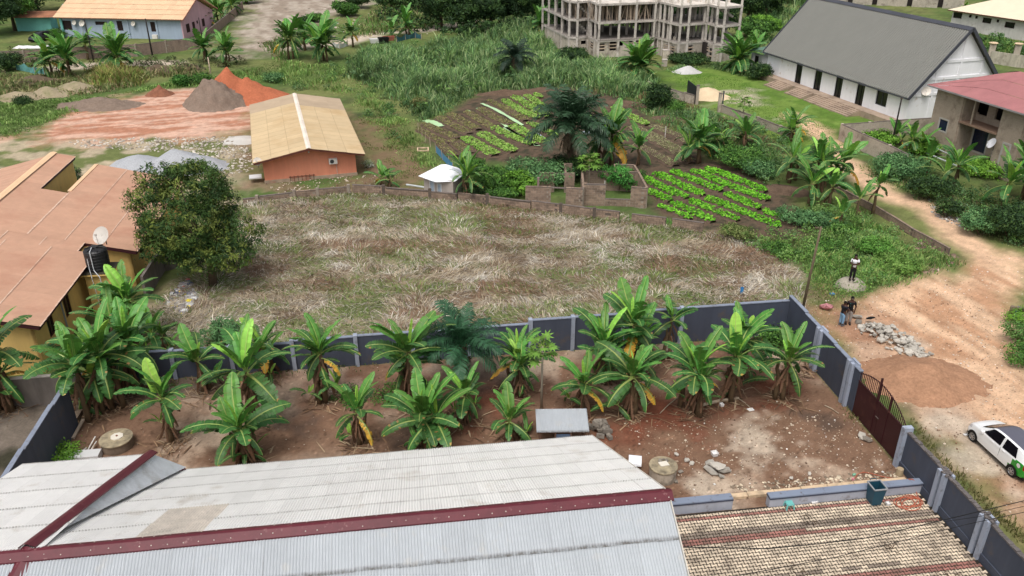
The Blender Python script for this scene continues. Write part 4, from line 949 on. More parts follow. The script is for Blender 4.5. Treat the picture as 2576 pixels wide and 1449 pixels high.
# ---------------------------------------------------------------- concrete frame buildings under construction
m_cframe = mat('raw_concrete', (192, 184, 176), rough=.95, var=.2, scale=.7, fine=.15, fscale=4, streak=.15, dirt=(104, 96, 90), dirt_amt=.25, dscale=.8)
m_ctop = mat('pale_concrete_deck', (212, 204, 194), rough=.95, var=.15, dirt=(170, 158, 146), dirt_amt=.3)
m_cdeck = mat('dusty_deck', (140, 132, 126), var=.2, fine=.2)
m_cblock = mat('aged_block', (190, 180, 166), rough=.95, var=.18, scale=1.2, rnd=.2, fine=.15, fscale=6, streak=.12, dirt=(104, 94, 86), dirt_amt=.3, dscale=.8)
m_wood = mat('prop_timber', (178, 160, 142), var=.2, rnd=.15)
SH = 2.66
def cframe(label, front, cols, depth, holes_by_seg, nback, props=False, seed=3):
    r2 = random.Random(seed)
    pw = [P(u, v, SH) for u, v in front]; org = (pw[0][0], pw[0][1], 0)
    t = thing('concrete_frame_building', label, 'building', org)
    f = [(p[0] - org[0], p[1] - org[1]) for p in pw]
    main = max(range(len(f) - 1), key=lambda i: math.hypot(f[i + 1][0] - f[i][0], f[i + 1][1] - f[i][1]))
    d = Vector((f[main + 1][0] - f[main][0], f[main + 1][1] - f[main][1])).normalized(); nb = Vector((-d.y, d.x))
    foot = f + [(f[-1][0] + nb.x * depth, f[-1][1] + nb.y * depth), (f[0][0] + nb.x * depth * .8, f[0][1] + nb.y * depth * .8)]
    cen = (sum(p[0] for p in foot) / len(foot), sum(p[1] for p in foot) / len(foot))
    def shrink(k, pts): return [(cen[0] + (p[0] - cen[0]) * k, cen[1] + (p[1] - cen[1]) * k) for p in pts]
    for lev in (1, 2, 3):
        z = SH * lev; mb = MB(); prism(mb, foot if lev > 1 else shrink(1.02, foot), z - .16, z); mb.build('floor_slab', m_ctop if lev == 3 else m_cdeck, t)
        mb = MB()
        for a, b in zip(foot, foot[1:] + foot[:1]): mb.bar((a[0], a[1], z - .17), (b[0], b[1], z - .17), .2, .30)
        mb.build('edge_beam', m_cframe, t)
    # columns on the facade and in rows behind
    pos = []
    for u in cols:
        best = None
        for a, b in zip(pw[:-1], pw[1:]):
            ua, ub = img((a[0], a[1], SH))[0], img((b[0], b[1], SH))[0]
            if min(ua, ub) - 1e-6 <= u <= max(ua, ub) + 1e-6 and abs(ub - ua) > 1: k = (u - ua) / (ub - ua); best = (a[0] + (b[0] - a[0]) * k - org[0], a[1] + (b[1] - a[1]) * k - org[1])
        if best: pos.append(best)
    allp = list(pos)
    for r in range(1, nback + 1):
        for q in pos: allp.append((q[0] + nb.x * depth * r / nback * .93, q[1] + nb.y * depth * r / nback * .93))
    for q in allp:
        k = .985; x, y = cen[0] + (q[0] - cen[0]) * k, cen[1] + (q[1] - cen[1]) * k
        for lev in (0, 1, 2): mb = MB(); mb.box(x - .17, x + .17, y - .17, y + .17, SH * lev + (.01 if lev else -.1), SH * (lev + 1) - .16); mb.build('column', m_cframe, t)
        mb = MB(); mb.box(x - .14, x + .14, y - .14, y + .14, SH * 3 + .001, SH * 3 + r2.uniform(1.9, 2.4)); mb.build('column', m_ctop, t)
    B = Blocks(t, m=m_cblock, mm=m_cframe, limit=0, top=False, bl=.5, bh=.24, th=.2)
    fs = shrink(.965, foot)
    for i, (a, b) in enumerate(zip(fs, fs[1:] + fs[:1])):
        a_, b_ = Vector(a), Vector(b); Lg = (b_ - a_).length; dd = (b_ - a_) / Lg; x = 0.0
        for h0, h1, za, zb in holes_by_seg.get(i, ()):
            B.run(a_ + dd * x, a_ + dd * (h0 * Lg), SH - .32); B.run(a_ + dd * (h0 * Lg), a_ + dd * (h1 * Lg), za)
            B.run(a_ + dd * (h0 * Lg), a_ + dd * (h1 * Lg), SH - .32, z0=zb) if zb < SH - .4 else None
            if zb - za > .9:
                for zq in (za + (zb - za) * .35, za + (zb - za) * .7):
                    mb = MB(); p, q = a_ + dd * (h0 * Lg - .2), a_ + dd * (h1 * Lg + .2); nn = Vector((dd.y, -dd.x)) * .13; mb.bar((p.x + nn.x, p.y + nn.y, zq), (q.x + nn.x, q.y + nn.y, zq), .04, .18); mb.build('plank', m_wood, t)
            x = h1 * Lg
        B.run(a_ + dd * x, b_, SH - .32)
    B.done()
    mb = MB(); c2 = shrink(.55, foot); prism(mb, c2, 0, SH - .2); mb.build('inner_wall', mat('interior_shade', (48, 42, 40)), t)  # dark core, ground-floor shade put into its colour
    mb = MB(); a, b = Vector(foot[-1]), Vector(foot[-2]); a2 = a.lerp(b, .25); b2 = a.lerp(b, .6); mb.bar((a2.x - nb.x * 3, a2.y - nb.y * 3, SH * 1.5), (b2.x - nb.x * 3, b2.y - nb.y * 3, SH * 1.5), .15, SH * .9); mb.build('inner_wall', m_cblock, t)
    if props:
        n = 0
        for i in range(190):
            k = r2.random(); jj = r2.choice([main, main, main, max(0, main - 1), max(0, main - 2)]); a, b = Vector(f[jj]), Vector(f[jj + 1])
            q = a.lerp(b, k) + nb * r2.uniform(.15, depth * .5); lean = r2.choice([0, 0, r2.uniform(-.9, .9), r2.uniform(-1.2, 1.2)]); e = q + d * lean
            mb = MB(); mb.tube([(q.x, q.y, SH * 2), (e.x, e.y, SH * 3 - .17)], .065, 4); mb.build('timber_prop', m_wood, t)
    # parapet blocks and debris on the top deck
    for i in range(9):
        mb = MB(); k = r2.random(); a, b = Vector(f[main]), Vector(f[main + 1]); q = a.lerp(b, k) + nb * r2.uniform(1, depth - 1); z = SH * r2.choice([1, 2, 3]); mb.box(q.x - .2, q.x + .2, q.y - .15, q.y + .15, z, z + r2.uniform(.3, .8)); mb.build('block_stack', m_cblock, t)
    return t, f, nb, d
t1, f1, nb1, d1 = cframe('left concrete frame of a building under construction, forest of timber props on its second floor',
    [(1410.5, 82), (1428, 91), (1450, 93), (1480, 90), (1504, 101), (1648, 93.5)], [1412, 1430, 1451, 1480, 1497, 1506, 1556, 1598, 1646], 11.0,
    {2: [(.35, .8, 1.4, 2.1)], 3: [(.3, .6, .9, 2.1)], 4: [(.02, .13, .9, 2.2), (.22, .34, .9, 2.3), (.37, .46, 1.6, 2.3), (.57, .63, 1.2, 2.3), (.67, .74, 1.2, 2.3), (.85, .97, 1.0, 2.3)]}, 3, props=True, seed=3)
t2, f2, nb2, d2 = cframe('right concrete frame under construction with open floors and a stair at its right end',
    [(1662, 95), (1706, 107), (1773, 101), (1800, 109), (1816, 110), (1858, 105)], [1666, 1684, 1707, 1728, 1774, 1798, 1817, 1857], 10.0,
    {0: [(.25, .45, 1.0, 2.1), (.6, .8, 1.0, 2.1)], 1: [(.38, .55, .7, 2.2)], 2: [(.1, .5, 1.0, 2.1), (.6, .85, .0, 1.9)]}, 3, seed=5)
def stair(t, base, d, z0, z1, w=1.1, m=m_cframe, n=9, run=3.0):
    mb = MB(); d = Vector(d).normalized(); nn = Vector((-d.y, d.x)) * w / 2
    for i in range(n):
        q = Vector(base) + d * run * (i + .5) / n; z = z0 + (z1 - z0) * (i + 1) / n
        mb.obox((q.x, q.y, z - .12), (d.x * run / n / 2, d.y * run / n / 2, 0), (nn.x, nn.y, 0), (0, 0, .12))
    mb.build('stair_flight', m, t)
q = Vector(f1[2]) + nb1 * 1.6
stair(t1, (q.x, q.y), d1, SH * 2, SH, run=3.2); stair(t1, (q.x, q.y), d1, SH * 3, SH * 2, run=3.2)
q = Vector(f2[4]) + nb2 * 1.8
stair(t2, (q.x, q.y), d2, SH * 3, SH * 2.4, run=2.6); stair(t2, (q.x, q.y), d2, SH * 2, SH * 1.4, run=2.6)
# dark link bay between them
a, b = P(1648, 96, SH), P(1666, 96, SH); lk = thing('site_hoarding', 'black sheeting closing the gap between the two concrete frames', 'hoarding', (a[0], a[1], 0))
mb = MB(); mb.box(0, b[0] - a[0] + .6, 2.5, 2.6, -.1, SH * 1.0); mb.build('sheeting', mat('black_sheet', (24, 24, 28)), lk)
mb = MB(); mb.box(0, b[0] - a[0] + .6, 5.5, 5.7, SH * 1.0, SH * 3); mb.build('gap_shade_wall', mat('interior_shade', (48, 42, 40)), lk)  # dark colour stands in for the shade deep in the gap
mb = MB(); mb.box(-.2, b[0] - a[0] + .4, 1.6, 1.7, -.1, 1.1); mb.build('board', m_wood, lk)
for (u, v, w, h, lab) in ((1674, 146, 1.0, 1.2, 'broken concrete block pier in front of the frame buildings'), (1671, 166, .7, .9, 'pale concrete column base standing in grass before the frame buildings')):
    q = P(u, v); t = thing('concrete_block', lab, 'block', q); mb = MB(); mb.box(-w / 2, w / 2, -w / 2, w / 2, -.1, h); mb.build('body', m_cblock, t); mb = MB(); mb.box(-w / 2 - .04, w / 2 + .04, -w / 2 - .04, w / 2 + .04, h, h + .08); mb.build('cap', m_cframe, t)

# ---------------------------------------------------------------- blue and pink house (top left)
m_bluew = mat('blue_grey_render', (162, 176, 194), rough=.85, var=.06, scale=.3, streak=.08); m_pinkw = mat('pink_render', (206, 168, 178), rough=.85, var=.06, streak=.08)
m_salmon = mat('salmon_sheet', (220, 184, 148), rough=.55, var=.06, scale=.2, fine=.05, fscale=.8, rnd=.06, dirt=(206, 158, 122), dirt_amt=.3, dscale=.2, lap=((168, 124, 96), .03, .05, .8))
m_turq = mat('turquoise_post', (112, 176, 168))
a, b = P(140, 44, 3.35), P(456, 50, 3.35); bo = (a[0], a[1], 0); bd = Vector((b[0] - a[0], b[1] - a[1])); bl = bd.length; bd.normalize(); bang = math.atan2(bd.y, bd.x)
blue = thing('blue_house', 'blue-grey and pink bungalow with a salmon sheet roof at the top left', 'house', bo, bang)
BW = 13.5; rise = 3.0; yy0 = .7; eo = .8
def BH(u, v): return hit(u, v, (a[0] - bd.y * yy0, a[1] + bd.x * yy0), bd)
def zq(px, py): return (.25 * px, .25 * py)
hs_ = []
for xa_, ya_, xb_, yb_ in ((618, 205, 732, 302), (955, 215, 1080, 252), (1168, 210, 1245, 310), (1507, 220, 1585, 320)):
    q0, q1 = BH(*zq(xa_, ya_)), BH(*zq(xb_, yb_)); hs_.append((q0[0], q1[0], q1[1], min(3.1, q0[1])))
holed_wall(blue, m_bluew, (0, yy0), (bl - .6, yy0), -.1, 3.3, hs_, th=.25)
for q in hs_: window(blue, (0, yy0), (bl, yy0), *q, m_f=mat('dark_wood', (58, 40, 38)), fw=.1, inset=.15, bars=2, m_g=mat('brown_louvre', (46, 36, 36), rough=.5))
mb = MB(); mb.box(bl - .6, bl - .4, yy0, BW - .8, -.1, 3.3); mb.build('wall', m_pinkw, blue); mb = MB(); mb.box(0, .2, yy0 + .25, BW - .8, -.1, 3.3); mb.build('wall', m_bluew, blue)
mb = MB(); x = bl - .41; mb.poly([(x, yy0, 3.29), (x, BW - .8, 3.29), (x, BW / 2, 3.29 + rise - .4)]); mb.build('gable', m_pinkw, blue)
for (ya, yb, za, zb) in ((2.0, 3.2, .9, 2.3), (4.3, 5.2, .1, 2.3), (6.0, 6.5, 1.8, 2.3), (8.0, 9.0, 1.0, 2.3)):
    mb = MB(); mb.box(bl - .42, bl - .37, ya, yb, za, zb); mb.build('window', mat('dark_wood', (58, 40, 38)), blue)
mb = MB(); mb.box(.25, .6, yy0 - .25, yy0 - .001, -.1, 3.3); mb.build('post', m_turq, blue)
for x in (4.3, 12.4, 17.6): mb = MB(); mb.box(x, x + .3, yy0 - .14, yy0 - .001, -.1, 3.3); mb.build('pilaster', m_bluew, blue)
sl2 = math.atan(rise / (BW / 2 + 0)); l2 = (BW / 2) / math.cos(sl2); ncol = 24; wv = (bl + eo) / ncol
for r in range(5):
    cl = l2 / 5; me = corr_mesh('roof_sheet', wv + .04, cl + .1, .3, .02, m_salmon, 3)
    for i in range(ncol):
        put('roof_sheet', me, blue, mw=frame((bl + .3 - i * wv - .0, r * -0 + BW / 2 - r * cl * math.cos(sl2), 3.4 + rise - r * cl * math.sin(sl2)), (-1, 0, 0), (0, -math.cos(sl2), -math.sin(sl2))) @ Matrix.Rotation(.035 / cl, 4, 'X'))
me = corr_mesh('roof_panel', bl + eo, l2, .3, .02, m_salmon, 3); put('roof_panel', me, blue, mw=frame((-eo + .3, BW / 2, 3.4 + rise), (1, 0, 0), (0, math.cos(sl2), -math.sin(sl2))))
mb = MB(); mb.bar((-eo + .3, 0, 3.33), (bl + .3, 0, 3.33), .05, .16); mb.bar((bl + .32, 0, 3.32), (bl + .32, BW / 2, 3.32 + rise), .05, .2); mb.bar((bl + .32, BW, 3.32), (bl + .32, BW / 2, 3.32 + rise), .05, .2); mb.build('fascia', mat('pinkish_fascia', (182, 130, 112)), blue)
for px, py, r in ((760, 225, .42), (838, 232, .55), (1352, 235, .42)):
    q = BH(*zq(px, py)); dish(blue, (q[0], yy0 - .35, q[1]), r, (-.15, -.9, .4), part=True, m=mat('cream_dish', (214, 208, 198)))
q = BH(*zq(1572, 380)); mb = MB(); mb.box(q[0] - .45, q[0] + .45, yy0 - .5, yy0 - .05, q[1] - .1, q[1] + .55); mb.build('air_conditioner', mat('ac_white', (214, 210, 204)), blue)
# buildings behind it, at the top edge
for (u, v, w, dpt, h, col, lab, cat_) in ((215, 48, 7.5, 5, 2.6, (162, 176, 194), 'small blue-grey outbuilding behind the salmon roof', 'outbuilding'),
                                         (240, 20, 10, 6, 3.0, (150, 168, 186), 'pale blue house partly seen at the top edge behind the trees', 'house')):
    q = P(u, v); t = thing('outbuilding' if h < 2.8 else 'far_house', lab, cat_, q, bang); m = mat('render_%d' % col[0], col, var=.08)
    mb = MB(); mb.box(-w / 2, w / 2, 0, dpt, -.1, h); mb.build('wall', m, t); mb = MB(); mb.box(-w / 2 - .3, w / 2 + .3, -.3, dpt + .3, h + .001, h + .16); mb.build('roof', m_salmon if h > 2.8 else m_bluew, t)
    mb = MB(); mb.box(-w / 4, -w / 4 + .9, -.03, -.001, .9, 2.0); mb.build('window', m_dark_glass, t)
q = P(205, 66); tk2 = thing('water_tank', 'blue plastic tank beside the small outbuilding at the top left', 'water tank', q); mb = MB(); mb.lathe([(.7, 0), (.72, .6), (.72, 1.2), (.5, 1.45), (.2, 1.5)], 16); mb.build('body', mat('tank_blue', (92, 112, 150), rough=.5), tk2); mb = MB(); mb.lathe([(.24, 1.49), (.24, 1.56)], 10); mb.build('lid', mat('tank_blue', (92, 112, 150)), tk2)
dish(None, (q[0] - .6, q[1] + 1.2, 3.4), .8, (-.1, -.8, .6), 'white satellite dish with a red centre above the small outbuilding')
# shack under the trees
q = P(68, 78); t = thing('shack', 'rusty-roofed turquoise shack half hidden under the trees at the top left', 'shack', q, .1)
mb = MB(); mb.box(-1.6, 4.4, 0, 3, -.1, 2.3); mb.build('wall', m_turq, t); me = corr_mesh('roof', 6.8, 4.2, .25, .03, mat('rust_sheet', (170, 118, 90), var=.2, dirt=(120, 80, 60))); put('roof', me, t, mw=frame((5.2, 3.4, 3.0), (-1, 0, 0), (0, -1, -.14)))

# compound walls, top left
def bwall(label, pts, h, m=m_block, mm=m_mortar, limit=0, pillars=True, hs=None):
    o = P(*pts[0]); t = thing('block_wall', label, 'wall', o); B = Blocks(t, m=m, mm=mm, limit=limit, bl=.5, bh=.24)
    for i, (a, b) in enumerate(zip(pts[:-1], pts[1:])):
        hh = hs[i] if hs else h; B.run(at(*a, o), at(*b, o), hh)
        if pillars: B.pillar(at(*a, o), hh + .08)
    B.done(); return t
m_pinkblock = mat('pinkish_block', (150, 130, 118), rough=.95, var=.2, scale=.8, fine=.15, fscale=5, streak=.15, dirt=(100, 86, 78), dirt_amt=.3)
bwall('old brownish block wall in front of the blue house, from the left edge to the lane', [(-40, 162), (65, 157), (140, 152), (235, 146), (345, 141), (420, 132), (500, 122)], 1.75, m=m_pinkblock)
bwall('fence wall climbing right of the pink gable beside the sandy lot', [(502, 120), (545, 82), (580, 52), (612, 22)], 1.5, m=m_pinkblock)
# hall compound
bwall('low grey wall segment left of the black gate leaf near the white hall', [(1630, 222), (1668, 237), (1722, 255), (1745, 262)], .9, m=m_block_pale, hs=[.8, 1.0, 1.1])
bwall('low grey wall from the second gate post along the lawn to the banana plants', [(1815, 282), (1855, 297), (1905, 314), (1960, 336), (2010, 352)], .85, m=m_block_pale)
q = P(1748, 262); t = thing('gate_leaf', 'black ribbed metal gate leaf beside the pile of sand', 'gate', q, 0)
mb = MB(); e = P(1727, 244); v_ = Vector((e[0] - q[0], e[1] - q[1])); mb.obox((v_.x / 2, v_.y / 2, 1.15), (v_.x / 2, v_.y / 2, 0), (.03, .02, 0), (0, 0, 1.0)); mb.build('panel', mat('black_gate', (38, 40, 50), rough=.5), t)
mb = MB()
for k in range(6): mb.bar((0, -.05, .3 + k * .34), (v_.x, v_.y - .05, .3 + k * .34), .03)
mb.build('rib', mat('black_gate', (38, 40, 50)), t)
for (u, v, h, lab) in ((1752, 262, 2.3, 'grey concrete gate post next to the black gate leaf'), (1808, 281, 2.2, 'weathered concrete gate post opposite the black gate leaf'), (1816, 276, 2.2, 'thin dark gate post behind the weathered concrete one')):
    q = P(u, v); t = thing('gate_post', lab, 'post', q); mb = MB(); w = .17 if 'thin' not in lab else .07; mb.box(-w, w, -w, w, -.1, h); mb.build('shaft', m_block_pale if w > .1 else m_trim, t); mb = MB(); mb.box(-w - .03, w + .03, -w - .03, w + .03, h, h + .05); mb.build('cap', m_wtop, t)
bwall('pale block wall below the white hall turning a corner towards the red-roofed house', [(2342, 335), (2250, 341), (2180, 347), (2112, 352), (2165, 378), (2230, 408), (2275, 432)], 1.7, m=m_block_pale, mm=m_block_pale)
# retaining wall along the path
o = P(2110, 492); t = thing('retaining_wall', 'low dark retaining wall along the lower side of the dirt path', 'wall', o)
pts = [(2090, 476), (2150, 508), (2200, 534), (2250, 564), (2300, 596), (2350, 622), (2385, 642)]
B = Blocks(t, m=m_block, mm=m_mortar_d, limit=0)
for a, b in zip(pts[:-1], pts[1:]): B.run(at(*a, o), at(*b, o), .55)
B.done()

# ---------------------------------------------------------------- houses at the top right
a, b = P(2384, 24, 3.3), P(2576, 52, 3.3); d = Vector((b[0] - a[0], b[1] - a[1])); d.normalize(); an_ = math.atan2(d.y, d.x)
tr = thing('white_house', 'white bungalow with a cream sheet roof and dark square windows at the top right', 'house', (a[0], a[1], 0), an_)
m_creamroof = mat('cream_sheet', (226, 212, 186), rough=.6, var=.06, scale=.2, fine=.04, fscale=.8); m_offw = mat('off_white_render', (206, 202, 198), streak=.1, dirt=(150, 140, 128), dirt_amt=.15)
wo0 = (a[0] - d.y * .8, a[1] + d.x * .8)
hs_ = []
def zr4(px, py): return (1931.9 + .25 * px, .25 * py)
for xa_, ya_, xb_, yb_ in ((1872, 125, 1945, 190), (2025, 150, 2045, 180), (2088, 162, 2108, 190), (2165, 180, 2240, 240), (2303, 200, 2323, 228), (2390, 222, 2475, 290)):
    q0, q1 = hit(*zr4(xa_, ya_), wo0, d), hit(*zr4(xb_, yb_), wo0, d); hs_.append((q0[0] - .0, q1[0], max(.3, q1[1]), min(3.0, q0[1] + .1)))
holed_wall(tr, m_offw, (.6, .8), (26, .8), -.1, 3.3, [(x - .6, y - .6, z, w) for x, y, z, w in hs_], th=.25)
for x, y, z, w in hs_: window(tr, (.6, .8), (26, .8), x - .6, y - .6, z, w, m_f=mat('dark_wood', (58, 40, 38)), bars=3 if y - x > 2 else 0, fw=.1, inset=.14)
mb = MB(); mb.box(.6, .8, 1.05, 12, -.1, 3.3); mb.build('wall', m_offw, tr)
mb = MB(); mb.poly([(0, 0, 3.3), (26, 0, 3.3), (26, 6.5, 5.9), (6.5, 6.5, 5.9)]); mb.poly([(0, 0, 3.3), (6.5, 6.5, 5.9), (0, 13, 3.3)]); mb.poly([(6.5, 6.5, 5.9), (26, 6.5, 5.9), (26, 13, 3.3), (0, 13, 3.3)]); mb.build('roof', m_creamroof, tr)
mb = MB(); mb.bar((0, 0, 3.22), (26, 0, 3.22), .05, .16); mb.build('fascia', mat('brown_fascia', (96, 56, 46)), tr)
q = P(2230, 14); t = thing('unfinished_building', 'unplastered grey block building with dark openings at the top edge right of the white hall', 'building', q, -.35)
B = Blocks(t, m=m_cblock, mm=m_cframe, limit=0, top=False, bl=.5, bh=.25)
for a_, b_, h in (((-16, 0), (-13, 0), 3), ((-12, 0), (-8, 0), 3), ((-7, 0), (-3, 0), 3), ((-2, 0), (4, 0), 3), ((5, 0), (10, 0), 3), ((11, 0), (15, 0), 3), ((-16, 5), (15, 5), 3)): B.run(a_, b_, h)
B.done()
mb = MB(); mb.box(-16, 15, 1, 1.2, 0, 2.8); mb.build('inner_wall', mat('interior_shade', (48, 42, 40)), t)  # painted dark as the shade seen through the openings
bwall('old block wall behind the white hall at the top right', [(2110, 30), (2200, 38), (2290, 50), (2360, 66)], 1.0, m=m_block_pale)
# pillared gateway right of the hall
for (u, v, lab) in ((2490, 148, 'left capped concrete pillar of the gateway behind the red roof'), (2553, 150, 'right capped concrete pillar of the gateway behind the red roof')):
    q = P(u, v); t = thing('gate_pillar', lab, 'pillar', q, -.4); mb = MB(); mb.box(-.42, .42, -.42, .42, -.1, 2.3); mb.build('shaft', m_block_pale, t); mb = MB(); mb.lathe([(.62, 2.3), (.66, 2.4), (.5, 2.48)], 12); mb.build('cap', m_cream, t)
q = P(2488, 158); q2 = P(2600, 175); t = thing('block_wall', 'stained plastered wall in front of the capped gateway pillars', 'wall', q); mb = MB(); v_ = Vector((q2[0] - q[0], q2[1] - q[1])); mb.obox((v_.x / 2, v_.y / 2, .8), (v_.x / 2, v_.y / 2, 0), (0, .1, 0), (0, 0, .95)); mb.build('wall', mat('stained_plaster', (186, 178, 162), var=.1, streak=.3, dirt=(110, 100, 90), dirt_amt=.25), t)

# ---------------------------------------------------------------- small shed by the field wall
a, b = P(1068, 492), P(1130, 502); sd = thing('shed', 'tiny grey shed with a bent white sheet roof and two white-framed doors', 'shed', a, math.atan2(b[1] - a[1], b[0] - a[0]))
sw_ = math.hypot(b[0] - a[0], b[1] - a[1]) + .3; m_shed = mat('cement_render', (172, 162, 154), var=.08, streak=.1)
holed_wall(sd, m_shed, (0, 0), (sw_, 0), -.1, 1.75, [(.55, 1.05, .05, 1.62), (1.3, 1.75, .05, 1.35)], th=.12)
for x0, x1, zt_ in ((.55, 1.05, 1.62), (1.3, 1.75, 1.35)): window(sd, (0, 0), (sw_, 0), x0, x1, .05, zt_, m_f=m_frame_w, m_g=mat('pale_blue_panel', (172, 186, 200), var=.15, scale=4), fw=.08, inset=.05, bars=0, name='door')
mb = MB(); mb.box(sw_, sw_ + .12, 0, 2.0, -.1, 1.75); mb.box(0, .12, .13, 2.0, -.1, 1.75); mb.box(.12, sw_, 1.88, 2.0, -.1, 1.75); mb.build('side_walls', m_shed, sd)
m_wsheet = mat('white_sheet', (236, 238, 242), rough=.4, var=.03)
mb = MB(); mb.poly([(-.35, -.3, 1.85), (1.5, -.55, 1.62), (2.1, .6, 1.95), (1.05, 2.2, 2.35), (.6, 2.1, 2.3)]); mb.poly([(2.1, .6, 1.95), (1.5, -.55, 1.62), (sw_ + .3, .1, 1.7), (sw_ + .45, 1.4, 1.95)]); mb.poly([(1.05, 2.2, 2.35), (2.1, .6, 1.95), (sw_ + .45, 1.4, 1.95), (sw_ + .4, 2.2, 2.05)]); mb.poly([(-.35, -.3, 1.83), (.6, 2.1, 2.28), (1.5, -.55, 1.6)]); mb.build('roof', m_wsheet, sd)
mb = MB(); mb.tube([(-2.4, 1.0, .35), (0, .9, .4)], .09, 8); o = mb.build('drain_pipe', mat('pale_pipe3', (184, 190, 190)), sd)
# ---------------------------------------------------------------- foliage tools
m_leafb = mat('banana_leaf', (0, 0, 0), rough=.5, var=.12, scale=1.5, attr=True, rnd=.16, spec=.45, transl=.14, hue=.012)
m_fol = mat('foliage', (0, 0, 0), rough=.6, var=.15, scale=.8, attr=True, spec=.2, transl=.12)
m_grass = mat('grass_blades', (0, 0, 0), rough=.7, var=.15, scale=.5, attr=True, spec=.2, transl=.2)
m_straw = mat('dry_straw', (0, 0, 0), rough=.9, var=.15, scale=.6, attr=True, spec=.1)
m_stem = mat('banana_stem', (98, 82, 60), rough=.8, var=.25, scale=3, fine=.2, dirt=(92, 68, 50), dirt_amt=.4, dscale=3)
m_bark = mat('bark', (92, 78, 64), rough=.95, var=.25, scale=3, fine=.2, bump=.6)
m_dry = mat('dry_leaf', (116, 88, 68), rough=.95, var=.25, scale=3, rnd=.2)

GR = dict(dark=(64, 108, 50), mid=(90, 142, 60), light=(146, 194, 78), yellow=(206, 158, 56), brown=(142, 112, 86), rib=(158, 176, 98))
def leaf_mesh(kind, seed):
    r = random.Random(seed); mb = MB(); n = 19
    a0, a1, Lf, Wf, fold, base = {'up': (84, 66, 1.0, .10, 1.0, 'light'), 'high': (70, 30, 1.1, .145, .35, 'mid'), 'arch': (50, -16, 1.1, .15, .1, 'dark'), 'low': (24, -46, 1.05, .15, -.15, 'dark'),
                                  'hang': (-8, -82, .95, .14, -.5, 'dark'), 'yellow': (-5, -80, .9, .12, -.4, 'yellow'), 'dead': (-52, -89, .75, .09, -1.0, 'brown'), 'young': (68, 34, .95, .13, .5, 'light')}[kind]
    pts = [Vector((0, 0, 0))]; angs = []
    side = r.uniform(-.12, .12)
    for i in range(n + 2):
        t = i / (n + 1); a = math.radians(a0 + (a1 - a0) * t ** 1.25); angs.append(a); st = Lf / (n + 2)
        pts.append(pts[-1] + Vector((math.cos(a) * st, side * t * st * 2, math.sin(a) * st)))
    angs.append(angs[-1]); pet = 2
    c_ = lin(GR[base]); rib = lin(GR['rib'] if base not in ('brown',) else GR['brown'])
    if kind == 'low' and r.random() < .5: edge = lin((176, 150, 70))
    else: edge = None
    def wd(t): return Wf * 2 * (.5 * min(1, t / .10) ** .6) * (1 - max(0, (t - .55) / .45) ** 2.2) ** .6 * (1.0 if t < .995 else .25) + .004
    tear = {'up': .03, 'high': .4, 'arch': .55, 'low': .6, 'hang': .55, 'yellow': .5, 'dead': .8, 'young': .08}[kind]
    for sgn in (-1, 1):
        t_open = False; jit = 0
        for i in range(pet, n + 1):
            t0, t1 = (i - pet) / (n - pet + 1), (i + 1 - pet) / (n - pet + 1)
            p, q = pts[i], pts[i + 1]; u0, u1 = (Vector((-math.sin(angs[k]), 0, math.cos(angs[k]))) for k in (i, i + 1))
            torn = r.random() < tear; jit = r.uniform(-.25, .25) if torn else jit * .6
            f0 = fold + jit; w0, w1 = wd(t0), wd(t1)
            if torn: w1 *= r.uniform(.62, 1.0)
            sh = (p - q) * (.22 if torn else 0)
            sweep = (q - p) * .35
            def off(w, u, k): return Vector((0, sgn * w * math.cos(f0 * k), 0)) + u * (w * math.sin(f0 * k))
            m0, m1 = p + off(w0 * .55, u0, 1) + sweep * .4, q + off(w1 * .55, u1, 1) + sweep * .4 + sh * .5
            e0, e1 = p + off(w0 * .55, u0, 1) + off(w0 * .45, u0, -.9 if fold > -.3 else 1.6) + sweep, q + off(w1 * .55, u1, 1) + off(w1 * .45, u1, -.9 if fold > -.3 else 1.6) + sweep + sh
            v = r.uniform(.82, 1.18); cc = tuple(min(1, k * v) for k in c_); ce = cc
            if edge and t0 > .8 and r.random() < .3: ce = edge
            if kind == 'yellow' and t0 < .4 and r.random() < .6: cc = tuple(k * v for k in lin((128, 140, 56)))
            if r.random() < .012 and kind in ('arch', 'low', 'hang'): ce = lin((150, 122, 70))
            a_, b_, c2, d_ = (p, q, m1, m0); mb.col = cc; mb.poly([tuple(x) for x in ((a_, b_, c2, d_) if sgn > 0 else (d_, c2, b_, a_))])
            mb.col = ce; mb.poly([tuple(x) for x in ((m0, m1, e1, e0) if sgn > 0 else (e0, e1, m1, m0))])
    mb.col = rib
    for i in range(n + 1):
        w = .022 * (1 - i / (n + 2)) + .004; u = Vector((-math.sin(angs[i]), 0, math.cos(angs[i]))) * (w * .7)
        p, q = pts[i], pts[i + 1]; y = Vector((0, w, 0))
        mb.poly([tuple(x) for x in (p + y, p + u, q + u, q + y)]); mb.poly([tuple(x) for x in (p + u, p - y, q - y, q + u)])
    return mb.mesh('leaf', m_leafb if kind != 'dead' else m_dry, colours=True)
LEAF = {k: [leaf_mesh(k, 11 * i + j * 7) for j in range(nv)] for i, (k, nv) in enumerate((('up', 2), ('young', 2), ('high', 3), ('arch', 4), ('low', 4), ('hang', 3), ('yellow', 2), ('dead', 3)))}
def stem_mesh(h, r0, seed):
    r = random.Random(seed); mb = MB(); k = 5
    pts = [(r.uniform(-.03, .03) * i, r.uniform(-.03, .03) * i, h * i / k) for i in range(k + 1)]; pts[0] = (0, 0, -.1)
    mb.tube(pts, [r0 * (1.35 - .6 * i / k) for i in range(k + 1)], 7)
    return mb
